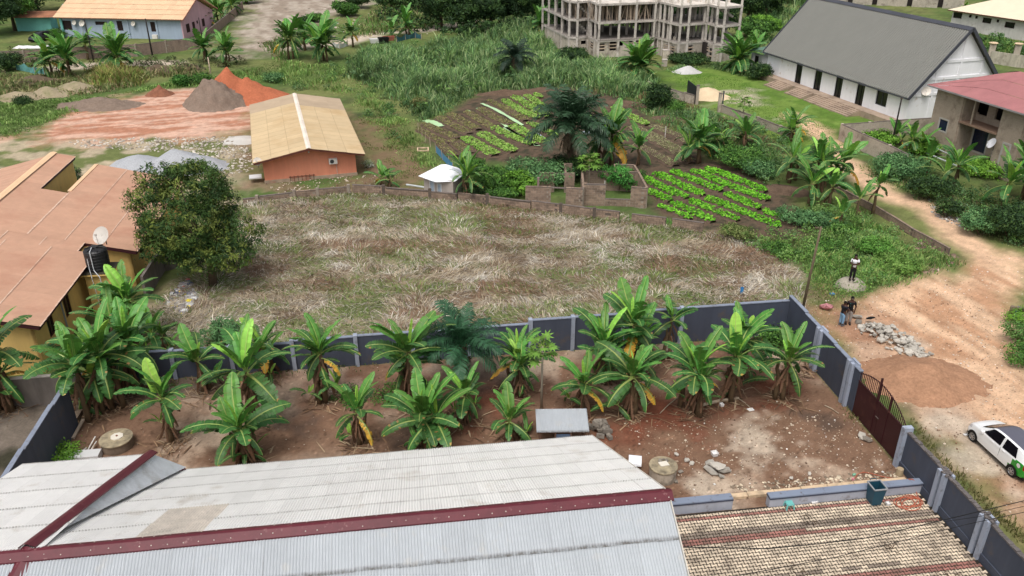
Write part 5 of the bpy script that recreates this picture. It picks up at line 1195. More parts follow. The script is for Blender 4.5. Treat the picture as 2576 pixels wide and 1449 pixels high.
def banana(base, h, size, nleaf, label, seed, stems=1, group=None, yellow=1, dead=2, spread=.5, name='banana_plant', suckers=0):
    r = random.Random(seed); t = thing(name, label, 'banana plant', (base[0], base[1], 0), group=group)
    for s in range(stems + suckers):
        ox, oy = (0, 0) if s == 0 else (r.uniform(-1, 1) * spread * 1.2, r.uniform(-1, 1) * spread)
        hh = h * (1 if s == 0 else r.uniform(.62, .95)); sz = size * 1.08 * (1 if s == 0 else r.uniform(.7, .95))
        mb = stem_mesh(hh, .13 * min(1.15, max(.6, size / 2.3)), seed + s); me = mb.mesh('stem', m_stem, smooth=True); so = put('stem', me, t, loc=(ox, oy, 0))
        if s >= stems: hh = h * r.uniform(.18, .45); sz = size * r.uniform(.42, .68); ox, oy = r.uniform(-.85, .85), r.uniform(-.6, .6)
        nl = int(nleaf * 1.25) if s == 0 else max(5, int(nleaf * .8)); phi = r.uniform(0, 6.28)
        kinds = []
        nu = 1; ny = 1 if nleaf > 7 else 0
        if s >= stems: nl = 5
        for i in range(nl):
            q = i / max(1, nl - 1)
            if i < nu: kd = 'up' if r.random() < .75 else 'young'
            elif i < nu + ny: kd = 'young' if r.random() < .5 else 'high'
            elif q < .38: kd = 'high'
            elif q < .68: kd = 'arch'
            elif q < .88: kd = 'low'
            else: kd = 'hang'
            kinds.append(kd)
        kinds += ['yellow'] * (yellow if r.random() < .55 and s < stems else 0) + ['dead'] * ((dead + 8 if dead > 1 else dead) if s < stems else 0)
        for i, kd in enumerate(kinds):
            phi += 2.4 + r.uniform(-.7, .7); me = r.choice(LEAF[kd]); sc = sz * r.uniform(.72, 1.15) * (.75 if kd == 'up' else 1) * (1 if kd != 'dead' else .8)
            zz = hh * (1.0 if kd not in ('dead', 'yellow') else (r.uniform(.5, .97) if kd == 'dead' else .92)) - (.0 if i < 5 else .12)
            M = Matrix.Translation((ox + .03 * math.cos(phi), oy + .03 * math.sin(phi), zz)) @ Euler((r.uniform(-.3, .3), r.uniform(-.24, .2), phi)).to_matrix().to_4x4() @ Matrix.Diagonal((sc, sc * r.uniform(.72, 1.2), sc, 1))
            put('leaf', me, t, mw=M)
    return t

def leaf_cloud(pts, normals, size, aspect, cols, droop=0.2, jitter=.6):
    """pts (n,3): one rhombic leaf each; returns V,F,colours per face"""
    n = len(pts); nrm = normals + nr.normal(0, jitter, (n, 3)); nrm /= np.linalg.norm(nrm, axis=1)[:, None] + 1e-9
    a = np.cross(nrm, nr.normal(0, 1, (n, 3))); a /= np.linalg.norm(a, axis=1)[:, None] + 1e-9
    a[:, 2] -= droop; a /= np.linalg.norm(a, axis=1)[:, None] + 1e-9; b = np.cross(nrm, a)
    s = (size * nr.uniform(.7, 1.3, n))[:, None]; w = s * aspect
    p0 = pts - a * s * .5; p1 = pts + b * w * .5; p2 = pts + a * s * .5 ; p3 = pts - b * w * .5
    p2 = p2 - nrm * s * .12; p0 = p0 - nrm * s * .05
    V = np.stack([p0, p1, p2, p3], 1).reshape(-1, 3); Fq = np.arange(n * 4).reshape(n, 4)
    return V, Fq, cols
def pick_cols(n, palette, weights, var=.18):
    pal = np.array([lin(c) for c in palette]); k = nr.choice(len(palette), n, p=np.array(weights) / sum(weights))
    return np.clip(pal[k] * nr.uniform(1 - var, 1 + var, (n, 1)), 0, 1)
def crown_pts(blobs, n, shell=.55, up=.0):
    """blobs: (cx,cy,cz,rx,ry,rz). points near the shells of the blobs, thrown out when deep inside another blob"""
    bl = np.array(blobs); wts = (bl[:, 3] * bl[:, 4]); k = nr.choice(len(bl), n, p=wts / wts.sum())
    d = nr.normal(0, 1, (n, 3)); d /= np.linalg.norm(d, axis=1)[:, None]
    r = nr.uniform(shell, 1.0, n) ** .7
    p = bl[k, :3] + d * bl[k, 3:6] * r[:, None]; keep = np.ones(n, bool)
    for j in range(len(bl)):
        q = (p - bl[j, :3]) / bl[j, 3:6]; keep &= ~((np.linalg.norm(q, axis=1) < .62) & (k != j))
    return p[keep], d[keep], k[keep]
def clump_cloud(blobs, nclump, per, csize, lsize, aspect, palette, weights, cvar=.2, jitter=.7, droop=.25, shell=.7, bypal=True):
    c, d, _ = crown_pts(blobs, nclump, shell); n = len(c)
    ccol = pick_cols(n, palette, weights, .12)
    p = np.repeat(c, per, 0) + nr.normal(0, 1, (n * per, 3)) * csize * np.array([1, 1, .7]); nn = np.repeat(d, per, 0) + np.array([0, 0, .5])
    cols = np.repeat(ccol, per, 0) * nr.uniform(1 - cvar, 1 + cvar, (n * per, 1))
    return leaf_cloud(p, nn, lsize, aspect, np.clip(cols, 0, 1), droop, jitter)
def ico_trunk(name, parent, segs, m=m_bark):
    for pts, rad in segs: MB().tube(pts, rad, 7).build(name, m, parent, smooth=True)
def tree(label, base, blobs, trunk, nclump, per, csize, lsize, palette, weights, name='tree', cat='tree', group=None, aspect=.42, shell=.7, droop=.25, jitter=.7):
    t = thing(name, label, cat, (base[0], base[1], 0), group=group)
    V, Fq, cols = clump_cloud(blobs, nclump, per, csize, lsize, aspect, palette, weights[:len(palette)], shell=shell, droop=droop, jitter=jitter)
    o = put("crown", np_mesh("crown", V, Fq, m_fol, cols), t); stuff(o)
    r = random.Random(hash(label) & 255)
    if trunk:
        h, rr = trunk; MB().tube([(0, 0, -.1), (.05, 0, h * .5), (0, .05, h)], [rr * 1.25, rr, rr * .8], 8).build('trunk', m_bark, t, smooth=True)
        for b in blobs[:7]: MB().tube([(0, 0, h * .85), ((b[0]) * .5, (b[1]) * .5, (h + b[2]) / 2), (b[0], b[1], b[2])], [rr * .55, rr * .35, rr * .12], 5).build('limb', m_bark, t, smooth=True)
    return t
def blobs_round(rx, ry, rz, cz, n, k=.42, seed=1, ybias=0):
    r = random.Random(seed); out = [(0, 0, cz, rx * .8, ry * .8, rz * .8)]
    for i in range(n):
        z = r.uniform(-.85, .95); a = i * 2.4 + r.uniform(-.3, .3); q = math.sqrt(max(0, 1 - z * z)) * .72; s = k * r.uniform(.75, 1.15)
        out.append((rx * q * math.cos(a), ry * q * math.sin(a), cz + rz * z * .68, rx * s, ry * s, rz * s * .85))
    return out
def blades(xy, z0, hgt, wid, lean, ldir, cols, mat_=m_grass, name='grass', curl=.45):
    n = len(xy); d = np.c_[np.cos(ldir), np.sin(ldir)]; s = np.c_[-d[:, 1], d[:, 0]]
    yaw = nr.uniform(0, 6.28, n); s = s * .4 + np.c_[np.cos(yaw), np.sin(yaw)] * .6; s /= np.linalg.norm(s, axis=1)[:, None] + 1e-9
    def ring(f, lf, w):
        c = np.c_[xy + d * (lean * hgt * lf)[:, None], z0 + hgt * f * np.sqrt(np.maximum(.03, 1 - (lean * .8) ** 2 * lf))]
        o = np.c_[s * (wid * w * .5)[:, None], np.zeros(n)]; return c - o, c + o
    a0, a1 = ring(0, 0, 1.0); b0, b1 = ring(.62, curl * .8, .9); c0, c1 = ring(.92, 1.0, .15)
    V = np.stack([a0, a1, b1, b0, c1, c0], 1).reshape(-1, 3); i = np.arange(n)[:, None] * 6
    Fq = np.concatenate([i + np.array([[0, 1, 2, 3]]), i + np.array([[3, 2, 4, 5]])], 1).reshape(-1, 4)
    return stuff(put(name, np_mesh(name, V, Fq, mat_, np.repeat(cols, 2, 0))))
def rand_in(poly_w, n):
    p = np.array(poly_w); lo, hi = p.min(0), p.max(0); out = []
    tot = 0
    while tot < n:
        q = nr.uniform(lo, hi, (n * 2, 2)); q = q[inside(q[:, 0], q[:, 1], poly_w)]; out.append(q); tot += len(q)
    return np.concatenate(out)[:n]
def rand_px(poly_px, n):                                 # uniform in the picture: denser near, sparser far
    p = np.array(poly_px, float); lo, hi = p.min(0), p.max(0); q = nr.uniform(lo, hi, (n * 3, 2)); q = q[inside(q[:, 0], q[:, 1], poly_px)][:n]
    a = (q[:, 0] - 1288) / F; b = (q[:, 1] - 724.5) / F; t = H / (SP + b * CP); return np.c_[a * t, t * (CP - b * SP)]
def poly_area(p): return abs(sum(p[i][0] * p[(i + 1) % len(p)][1] - p[(i + 1) % len(p)][0] * p[i][1] for i in range(len(p)))) / 2
def dist_cam(xy): return np.hypot(np.hypot(xy[:, 0], xy[:, 1]), H)

# ---------------------------------------------------------------- mown field: straw lying in swirls
fld = PG['field']
q = rand_in(fld, 80000); x, y = q[:, 0], q[:, 1]
ori = fbm(x * .22, y * .22, 3, 12.) * 14 + nr.normal(0, .55, len(q)); n1 = fbm(x * .28, y * .5, 4, 9.9); n2 = fbm(x * .5, y * .9, 3, 31.); n3 = fbm(x * .16, y * .3, 3, 77.)
pale, tan_, brn, grn, gry, red_ = [np.array(lin(c)) for c in ((212, 204, 190), (180, 166, 142), (130, 110, 90), (122, 138, 82), (174, 166, 156), (138, 110, 90))]
n2 = n2 + nr.normal(0, .10, len(q)); n1 = n1 + nr.normal(0, .05, len(q)); cols = np.where((n2 > .68)[:, None], pale, np.where((n2 < .40)[:, None], brn, tan_)); cols = np.where(((n1 > .54) & (nr.random(len(q)) < .7))[:, None], grn, cols)
cols = np.where((nr.random(len(q)) < .16)[:, None], gry, cols); cols = np.where(((n3 < .40) & (nr.random(len(q)) < .6))[:, None], red_, cols); cols = cols * nr.uniform(.65, 1.3, (len(q), 1))
hum = np.clip((fbm(x * .9, y * .9, 3, 55.) - .45) * 1.2, 0, .5)
hg = nr.uniform(.22, .62, len(q)) ; blades(q, hum * .45 - .04, hg, nr.uniform(.022, .05, len(q)), nr.uniform(1.0, 2.0, len(q)), ori, np.clip(cols, 0, 1), m_straw, 'cut_grass', .6)
q = rand_in(fld, 7000); m = fbm(q[:, 0] * .3, q[:, 1] * .8, 4, 9.9) > .50; q = q[m]
blades(q, np.zeros(len(q)), nr.uniform(.15, .4, len(q)), np.full(len(q), .05), nr.uniform(.1, .8, len(q)), nr.uniform(0, 6.28, len(q)), pick_cols(len(q), [(110, 140, 62), (92, 120, 58), (140, 150, 84)], [3, 2, 1]), m_grass, 'regrown_grass')

# ---------------------------------------------------------------- meadows
def meadow(poly, n, hmin, hmax, palette, weights, name, wmul=1.0, seed=0., clump=.35, lean=.7, stand=.0, thr=None, brown=None):
    q = rand_px(poly, n)
    nz = fbm(q[:, 0] * clump, q[:, 1] * clump, 4, seed)
    if thr: q = q[nz > thr]; nz = nz[nz > thr]
    k = np.clip((nz - .40) / .20, 0, 1); d = dist_cam(q); h = (hmin + (hmax - hmin) * k) * nr.uniform(.65, 1.15, len(q)); w = np.maximum(.035, d * .00085) * wmul
    ed = seg_dist(q[:, 0], q[:, 1], W(poly)); kp = nr.random(len(q)) < np.clip(ed / 1.2, .22, 1); q, nz, k, d, h, w = q[kp], nz[kp], k[kp], d[kp], (h * np.clip(ed / 2.0, .3, 1))[kp], w[kp]
    pal = pick_cols(len(q), palette, weights, .22); sel = fbm(q[:, 0] * clump * .7, q[:, 1] * clump * .7, 3, seed + 5)
    pal = pal * (.45 + 1.15 * sel)[:, None] * (.8 + .35 * k)[:, None]
    if brown is not None: b = (fbm(q[:, 0] * .3, q[:, 1] * .3, 3, seed + 9) > brown) & (nr.random(len(q)) < .8); pal[b] = pick_cols(b.sum(), [(150, 136, 96), (128, 108, 78), (110, 96, 74)], [2, 2, 1]) if b.any() else pal[b]
    ld = fbm(q[:, 0] * .8, q[:, 1] * .8, 2, seed + 3) * 16
    return blades(q, np.zeros(len(q)), h, w * nr.uniform(.7, 1.3, len(q)), nr.uniform(.15, lean, len(q)), ld + nr.normal(0, .7, len(q)), np.clip(pal, 0, 1), m_grass, name)
G1 = [(102, 134, 82), (122, 150, 90), (82, 112, 74), (154, 170, 122)]; G2 = [(126, 154, 84), (106, 138, 72), (148, 168, 102)]; G3 = [(122, 136, 82), (100, 118, 68), (156, 152, 108), (136, 120, 92)]
meadow([(850, 190), (900, 130), (1000, 130), (1130, 95), (1300, 60), (1412, 50), (1412, 140), (1500, 160), (1560, 170), (1660, 200), (1650, 235), (1700, 270), (1600, 250), (1420, 222), (1380, 228), (1210, 236), (1130, 285), (1060, 312), (1010, 280), (960, 230), (890, 205)], 30000, .55, 2.3, G1, [4, 3, 3, 1.5], 'elephant_grass', 1.25, 3., .22, .85)
meadow([(540, 185), (700, 150), (860, 165), (960, 240), (1040, 300), (1075, 370), (1140, 430), (1120, 450), (1050, 430), (980, 380), (920, 300), (860, 240), (700, 215), (600, 200)], 12000, .12, .75, G2 + [(130, 140, 80)], [3, 3, 1, 1], 'grass', 1.1, 7., .4, .8)
meadow([(-40, 262), (160, 245), (260, 240), (420, 205), (545, 190), (640, 200), (480, 222), (330, 235), (250, 262), (190, 290), (40, 345), (-40, 360)], 9000, .12, .5, G2, [4, 3, 2], 'grass', 1.2, 13., .5, .8)
meadow([(-40, 185), (200, 185), (500, 165), (560, 190), (420, 205), (240, 240), (-40, 262)], 6500, .15, .9, G3, [2, 2, 2, 2], 'weeds', 1.2, 23., .3, .9, thr=.42)
meadow([(210, 175), (330, 172), (385, 175), (375, 215), (300, 222), (225, 220)], 3200, 1.2, 2.2, [(160, 160, 92), (132, 150, 76), (150, 128, 90), (110, 140, 66)], [2, 2, 2, 1], 'reeds', 1.0, 2., .3, .6)
meadow([(1400, 225), (1640, 215), (1700, 250), (1780, 275), (1900, 320), (1960, 350), (1990, 400), (1960, 440), (1800, 400), (1770, 380), (1680, 330), (1560, 250)], 8500, .2, 1.1, G1 + [(134, 120, 88)], [3, 3, 2, 1, 1.5], 'weeds', 1.1, 33., .35, .8, brown=.56)
meadow([(1760, 585), (1860, 590), (1980, 590), (2060, 505), (2120, 500), (2200, 545), (2280, 600), (2400, 645), (2440, 665), (2330, 700), (2230, 740), (2120, 765), (2060, 720), (2000, 680), (1900, 612)], 15000, .12, .95, G2 + [(150, 150, 98), (84, 130, 66)], [4, 3, 2, 1.5, 3], 'weeds', 1.0, 43., .35, .8)
meadow([(2140, 410), (2260, 420), (2400, 470), (2600, 520), (2600, 640), (2500, 610), (2400, 560), (2300, 500), (2190, 455)], 7000, .08, .55, G3, [3, 3, 1, 1], 'weeds', 1.0, 53., .4, .8)
meadow([(1330, 522), (1400, 528), (1500, 535), (1580, 545), (1680, 555), (1740, 568), (1620, 562), (1480, 545), (1340, 528)], 2600, .6, 1.1, [(96, 150, 66), (118, 168, 84), (80, 130, 60)], [2, 2, 1], 'tall_grass', 1.0, 3., .3, .7)
meadow([(1640, 165), (1740, 165), (1900, 150), (1930, 190), (1900, 200), (1780, 172), (1700, 190)], 2800, .2, 1.0, G1, [3, 3, 2, 1], 'grass', 1.1, 8., .4, .8)
meadow([(2440, 80), (2600, 120), (2600, 150), (2500, 150), (2450, 110), (2300, 60), (2100, 40), (2100, 20), (2300, 40)], 4200, .3, 1.2, [(104, 140, 66), (88, 124, 58), (136, 150, 84)], [2, 2, 1], 'grass', 1.1, 18., .2, .8)
meadow([(640, 110), (900, 60), (960, 5), (1060, 5), (1090, 70), (980, 85), (880, 100), (760, 120), (700, 160)], 5500, .3, 1.7, G3 + [(96, 136, 66)], [2, 2, 2, 1, 4], 'bush_grass', 1.2, 28., .25, .8, thr=.40)
meadow([(880, 290), (960, 290), (1040, 350), (1080, 420), (1070, 480), (960, 470), (900, 440), (890, 360)], 3500, .05, .25, [(104, 124, 62), (124, 128, 78), (130, 112, 82)], [3, 2, 1], 'grass', 1.0, 38., .5, .9, thr=.45)
meadow([(1870, 120), (1880, 20), (2000, -20), (2080, -20), (1930, 120)], 3500, .4, 1.6, G1, [3, 3, 2, 1], 'grass', 1.1, 48., .25, .8)
meadow([(1990, 270), (2120, 320), (2130, 400), (2080, 400), (2000, 350), (1900, 300), (1830, 270), (1700, 225), (1660, 195), (1760, 180), (1880, 200)], 6000, .04, .12, [(112, 146, 62), (96, 130, 54)], [1, 1], 'lawn_grass', 1.1, 58., .5, .6)
meadow([(2020, 690), (2130, 700), (2180, 730), (2100, 790), (2050, 790), (2010, 740)], 1800, .05, .3, [(120, 140, 72), (150, 140, 100)], [1, 1], 'grass', 1., 5., .5, .8)
# verge weeds beside walls
def fringe(pts, n, h, pal, width=.35, name='weeds'):
    ps = [P(*p)[:2] for p in pts]; q = []
    for i in range(n):
        k = rng.randrange(len(ps) - 1); t = rng.random(); q.append((ps[k][0] + (ps[k + 1][0] - ps[k][0]) * t + rng.gauss(0, width), ps[k][1] + (ps[k + 1][1] - ps[k][1]) * t + rng.gauss(0, width)))
    q = np.array(q); return blades(q, np.zeros(n), nr.uniform(h * .4, h, n), np.full(n, .05), nr.uniform(.1, .8, n), nr.uniform(0, 6.28, n), pick_cols(n, pal, [1] * len(pal)), m_grass, name)
fringe([(620, 518), (885, 492), (1100, 506), (1400, 542), (1560, 565), (1760, 590)], 2600, .35, [(120, 130, 80), (96, 112, 60), (150, 138, 104)])
fringe([(2060, 905), (2140, 1000), (2160, 1060)], 500, .25, [(104, 104, 64), (130, 124, 84)], .3)
fringe([(2290, 1060), (2400, 1190), (2500, 1290), (2576, 1360)], 700, .25, [(104, 108, 60), (130, 124, 84)], .2)
fringe([(430, 965), (900, 915), (1300, 880), (1900, 845)], 900, .2, [(84, 110, 54), (120, 116, 76)], .35)

# ---------------------------------------------------------------- vegetable beds
m_soil = mat('bed_soil', (96, 80, 68), rough=1.0, var=.25, scale=2, fine=.25, bump=.5)
VZ = lambda px, py: (1596.5 + px / 6, 375.6 + py / 6)
def bed(pts, wpx, kind, label, group='vegetable beds'):
    P_ = [P(*p) for p in pts]; o = P_[0]; t = thing('vegetable_bed', label, 'vegetable bed', (o[0], o[1], 0), group=None)
    w = wpx * (.84 if kind == 'lush' else .98); mb = MB(); N = 10 * (len(P_) - 1); line = []
    for i in range(N + 1):
        k = min(len(P_) - 2, int(i / 10)); f_ = i / 10 - k; a, b = P_[k], P_[k + 1]; line.append((a[0] + (b[0] - a[0]) * f_ - o[0], a[1] + (b[1] - a[1]) * f_ - o[1]))
    d = Vector((line[-1][0] - line[0][0], line[-1][1] - line[0][1])).normalized(); nn = Vector((-d.y, d.x))
    prev = None
    for i, (x, y) in enumerate(line):
        e = .55 if i in (0, N) else 1; ww = w * e * rng.uniform(.94, 1.06)
        cur = [(x + nn.x * s * ww / 2, y + nn.y * s * ww / 2, z) for s, z in ((-1.08, -.05), (-.8, .14), (0, .17), (.8, .14), (1.08, -.05))]
        if prev:
            for j in range(4): mb.poly([prev[j], cur[j], cur[j + 1], prev[j + 1]][::-1])
        prev = cur
    mb.build('soil', m_soil, t)
    Lb = sum(math.hypot(line[i + 1][0] - line[i][0], line[i + 1][1] - line[i][1]) for i in range(N)); area = Lb * w
    dens, sz, hh, pal, wt = {'lush': (80, .22, .16, [(110, 180, 42), (92, 160, 36), (136, 200, 62), (66, 124, 30)], [4, 3, 2, 1.5]), 'light': (70, .22, .14, [(142, 180, 84), (118, 164, 66), (156, 176, 98)], [3, 3, 2]),
                         'seed': (66, .15, .10, [(150, 148, 92), (118, 130, 74), (140, 124, 92)], [3, 2, 1.5]), 'pale': (55, .14, .08, [(162, 160, 118), (130, 140, 92), (150, 136, 110)], [3, 2, 1])}[kind]
    n = int(area * dens); 
    if kind in ('seed', 'pale'):                          # set out in rows
        s = np.repeat(nr.integers(0, max(2, int(Lb / .28)), n // 3 + 1), 3)[:n] * .28 / Lb; c = (nr.integers(0, max(2, int(w / .26)), n) * .26 - w * .42) / w + nr.normal(0, .02, n); s = s + nr.normal(0, .015 / 3, n)
    else: s = nr.uniform(0, 1, n); c = nr.uniform(-.47, .47, n)
    s = np.clip(s, 0, 1); la = np.array(line); f_ = s * N; k = np.minimum(f_.astype(int), N - 1); fr_ = (f_ - k)[:, None]; pc = la[k] * (1 - fr_) + la[k + 1] * fr_
    ends = np.minimum(1, np.minimum(s, 1 - s) * Lb / .5 + .35); pc = pc + np.array([[nn.x, nn.y]]) * (c * w * ends)[:, None]
    z = .15 + nr.uniform(0.02, 1, n) * hh * (1 - (np.abs(c) * 1.7) ** 4 * .6) + (fbm(pc[:, 0] * 2 + o[0], pc[:, 1] * 2 + o[1], 2) - .4) * hh * .8
    V, Fq, cl = leaf_cloud(np.c_[pc, z], np.tile([[0, -.15, 1.0]], (n, 1)), sz, .7, pick_cols(n, pal, wt), .0, .55)
    stuff(put('leaves', np_mesh('leaves', V, Fq, m_fol, cl), t)); return t
order = ['nearest the ruin', 'second from the ruin']
lush = [([(1080, 305), (1500, 460), (1980, 655)], 1.5, 'lush', 'farthest long bright green bed of the lower plot'), ([(870, 330), (1400, 560), (2010, 785)], 1.5, 'lush', 'long bright green bed second from the far edge of the lower plot'),
        ([(560, 345), (900, 490), (1300, 645)], 1.5, 'lush', 'bright green bed third from the far edge of the lower plot'), ([(300, 372), (650, 540), (1030, 705)], 1.5, 'lush', 'bright green bed fourth from the far edge of the lower plot'),
        ([(120, 440), (450, 610), (780, 750)], 1.5, 'lush', 'bright green bed starting at the corner of the roofless ruin'), ([(200, 630), (360, 715), (540, 795)], 1.4, 'lush', 'short bright green bed beside the side wall of the ruin'),
        ([(1370, 690), (1600, 790), (1880, 915)], 1.4, 'lush', 'bright green bed right of centre in the near row of the lower plot'), ([(1080, 750), (1600, 950), (2180, 1185)], 1.4, 'lush', 'longest bright green bed reaching the lower right tip of the plot'),
        ([(830, 790), (1100, 905), (1560, 1090)], 1.3, 'lush', 'bright green bed running into the weeds at the plot bottom'), ([(570, 830), (880, 960), (1180, 1110)], 1.4, 'lush', 'bright green bed ending at the right end of the long block wall'),
        ([(350, 875), (600, 960), (850, 1070)], 1.0, 'lush', 'thin bright green bed just behind the long block wall'), ([(1940, 945), (2100, 1010), (2280, 1065)], 1.2, 'lush', 'short dark-edged green bed at the far right of the lower plot')]
for pts, w, k, lab in lush: bed([VZ(*p) for p in pts], w, k, lab)
ZA = lambda px, py: (1274.5 + px * .125, 201.2 + py * .125); ZB = lambda px, py: (644 + px * .25, py * .25); ZC = lambda px, py: (1033 + px * .125, 322 + py * .125)
upper = [([ZA(150, 345), ZA(480, 560), ZA(820, 760)], 1.5, 'light', 'light green bed left of the big oil palm, second from the top'), ([ZA(-60, 420), ZA(300, 640), ZA(610, 790)], 1.4, 'light', 'light green bed beside a water channel in the upper garden'),
         ([ZA(400, 320), ZA(600, 470), ZA(810, 590)], 1.2, 'light', 'light green bed touching the big oil palm at the garden top'), ([ZA(570, 295), ZA(690, 375)], 1.1, 'light', 'very short light green bed at the top edge of the upper garden'),
         ([ZA(110, 935), ZA(450, 1130), ZA(800, 1285)], 1.6, 'light', 'light green bed under the left fronds of the big oil palm'), ([ZA(440, 885), ZA(700, 1000), ZA(1000, 1150)], 1.3, 'light', 'light green bed running behind the trunk of the oil palm'),
         ([ZC(1100, 210), ZC(1400, 400), ZC(1700, 560)], 1.7, 'light', 'green bed nearest the block shed, lush at its lower end'), ([ZC(1400, 120), ZC(1750, 320), ZC(2080, 500)], 1.6, 'light', 'green bed second from the block shed side'),
         ([ZC(1650, 10), ZC(2050, 200), ZC(2440, 350)], 1.4, 'light', 'green bed along the pale algae channel'),
         ([ZA(-100, 530), ZA(200, 720), ZA(380, 830)], 1.4, 'seed', 'brown bed of yellowish seedlings left of the palm'), ([ZB(2350, 1015), ZB(2576, 1130)], 1.3, 'seed', 'seedling bed at the top left of the upper garden'),
         ([ZB(2250, 1100), ZB(2400, 1190), ZB(2560, 1260)], 1.4, 'seed', 'dark seedling bed between two pale algae channels'), ([ZB(2120, 1130), ZB(2280, 1230), ZB(2400, 1300)], 1.5, 'seed', 'dark seedling bed left of the algae channels'),
         ([ZB(1960, 1150), ZB(2100, 1240), ZB(2240, 1310)], 1.5, 'seed', 'seedling bed below the tall grass bank, third from left'), ([ZB(1840, 1180), ZB(1990, 1270), ZB(2150, 1350)], 1.5, 'seed', 'seedling bed below the tall grass bank, second from left'),
         ([ZB(1690, 1250), ZB(1860, 1330), ZB(2030, 1400)], 1.5, 'seed', 'seedling bed at the left corner of the upper garden'), ([ZB(1640, 1300), ZB(1780, 1380), ZB(1920, 1450)], 1.3, 'seed', 'outermost seedling bed along the stick fence'),
         ([ZC(850, 260), ZC(1020, 390), ZC(1200, 520)], 1.5, 'seed', 'yellowish seedling bed behind the blue net'), ([ZC(600, 300), ZC(760, 460), ZC(900, 580)], 1.3, 'seed', 'short seedling bed directly behind the blue net'),
         ([(1545, 272), (1580, 292), (1628, 316)], 1.4, 'light', 'light green bed right of the tall banana plant'), ([(1590, 320), (1660, 352), (1735, 400)], 1.8, 'pale', 'pale dry bed left of the leaning sticks'),
         ([(1630, 345), (1690, 375), (1740, 412)], 1.6, 'pale', 'pale dry bed in the middle of the bare plot'), ([(1600, 365), (1660, 395), (1700, 418)], 1.5, 'pale', 'pale dry bed just above the roofless ruin'), ([(1640, 318), (1700, 340), (1765, 378)], 1.5, 'pale', 'pale dry bed nearest the white sticks')]
for pts, w, k, lab in upper: bed(pts, w, k, lab)
m_algae = mat('algae_water', (186, 222, 168), rough=.25, var=.12, scale=1.5, spec=.5); m_water = mat('ditch_water', (150, 158, 166), rough=.08, var=.05, spec=.8)
def ditch(pts, w, m, nm='water'):
    ps = [P(*p) for p in pts]; mb = MB(); prev = None
    for i, p in enumerate(ps):
        a, b = ps[max(0, i - 1)], ps[min(len(ps) - 1, i + 1)]; d = Vector((b[0] - a[0], b[1] - a[1])).normalized(); ww = w * rng.uniform(.7, 1.2) / 2
        cur = ((p[0] - d.y * ww, p[1] + d.x * ww, .075), (p[0] + d.y * ww, p[1] - d.x * ww, .075))
        if prev: mb.poly([prev[0], prev[1], cur[1], cur[0]])
        prev = cur
    o = mb.build(nm, m); o['kind'] = 'structure'
def dens(pts, k=5):
    out = []
    for a, b in zip(pts[:-1], pts[1:]): out += [(a[0] + (b[0] - a[0]) * i / k, a[1] + (b[1] - a[1]) * i / k) for i in range(k)]
    return out + [pts[-1]]
for pts, w, m in (([ZB(2120, 1112), ZB(2250, 1190), ZB(2380, 1300)], .42, m_algae), ([ZB(2230, 1092), ZB(2400, 1180), ZB(2500, 1260), ZB(2570, 1320)], .5, m_algae), ([ZB(2270, 1045), ZB(2400, 1100), ZB(2576, 1200), ZA(320, 920)], .5, m_algae),
                  ([ZA(-10, 960), ZA(200, 1100), ZA(620, 1330)], .5, m_algae), ([ZC(1900, 0), ZC(2200, 160), ZC(2570, 370)], .5, m_algae), ([ZB(1700, 1215), ZB(1780, 1235), ZB(1850, 1278)], 1.1, m_algae), ([ZA(300, 360), ZA(500, 560), ZA(790, 720)], .5, m_water), ([ZA(600, 1080), ZA(750, 1180), ZA(900, 1260)], .4, m_water), ([ZA(1560, 1040), ZA(1640, 1060), ZA(1720, 1100)], 1.5, m_water)):
    ditch(dens(pts), w, m)
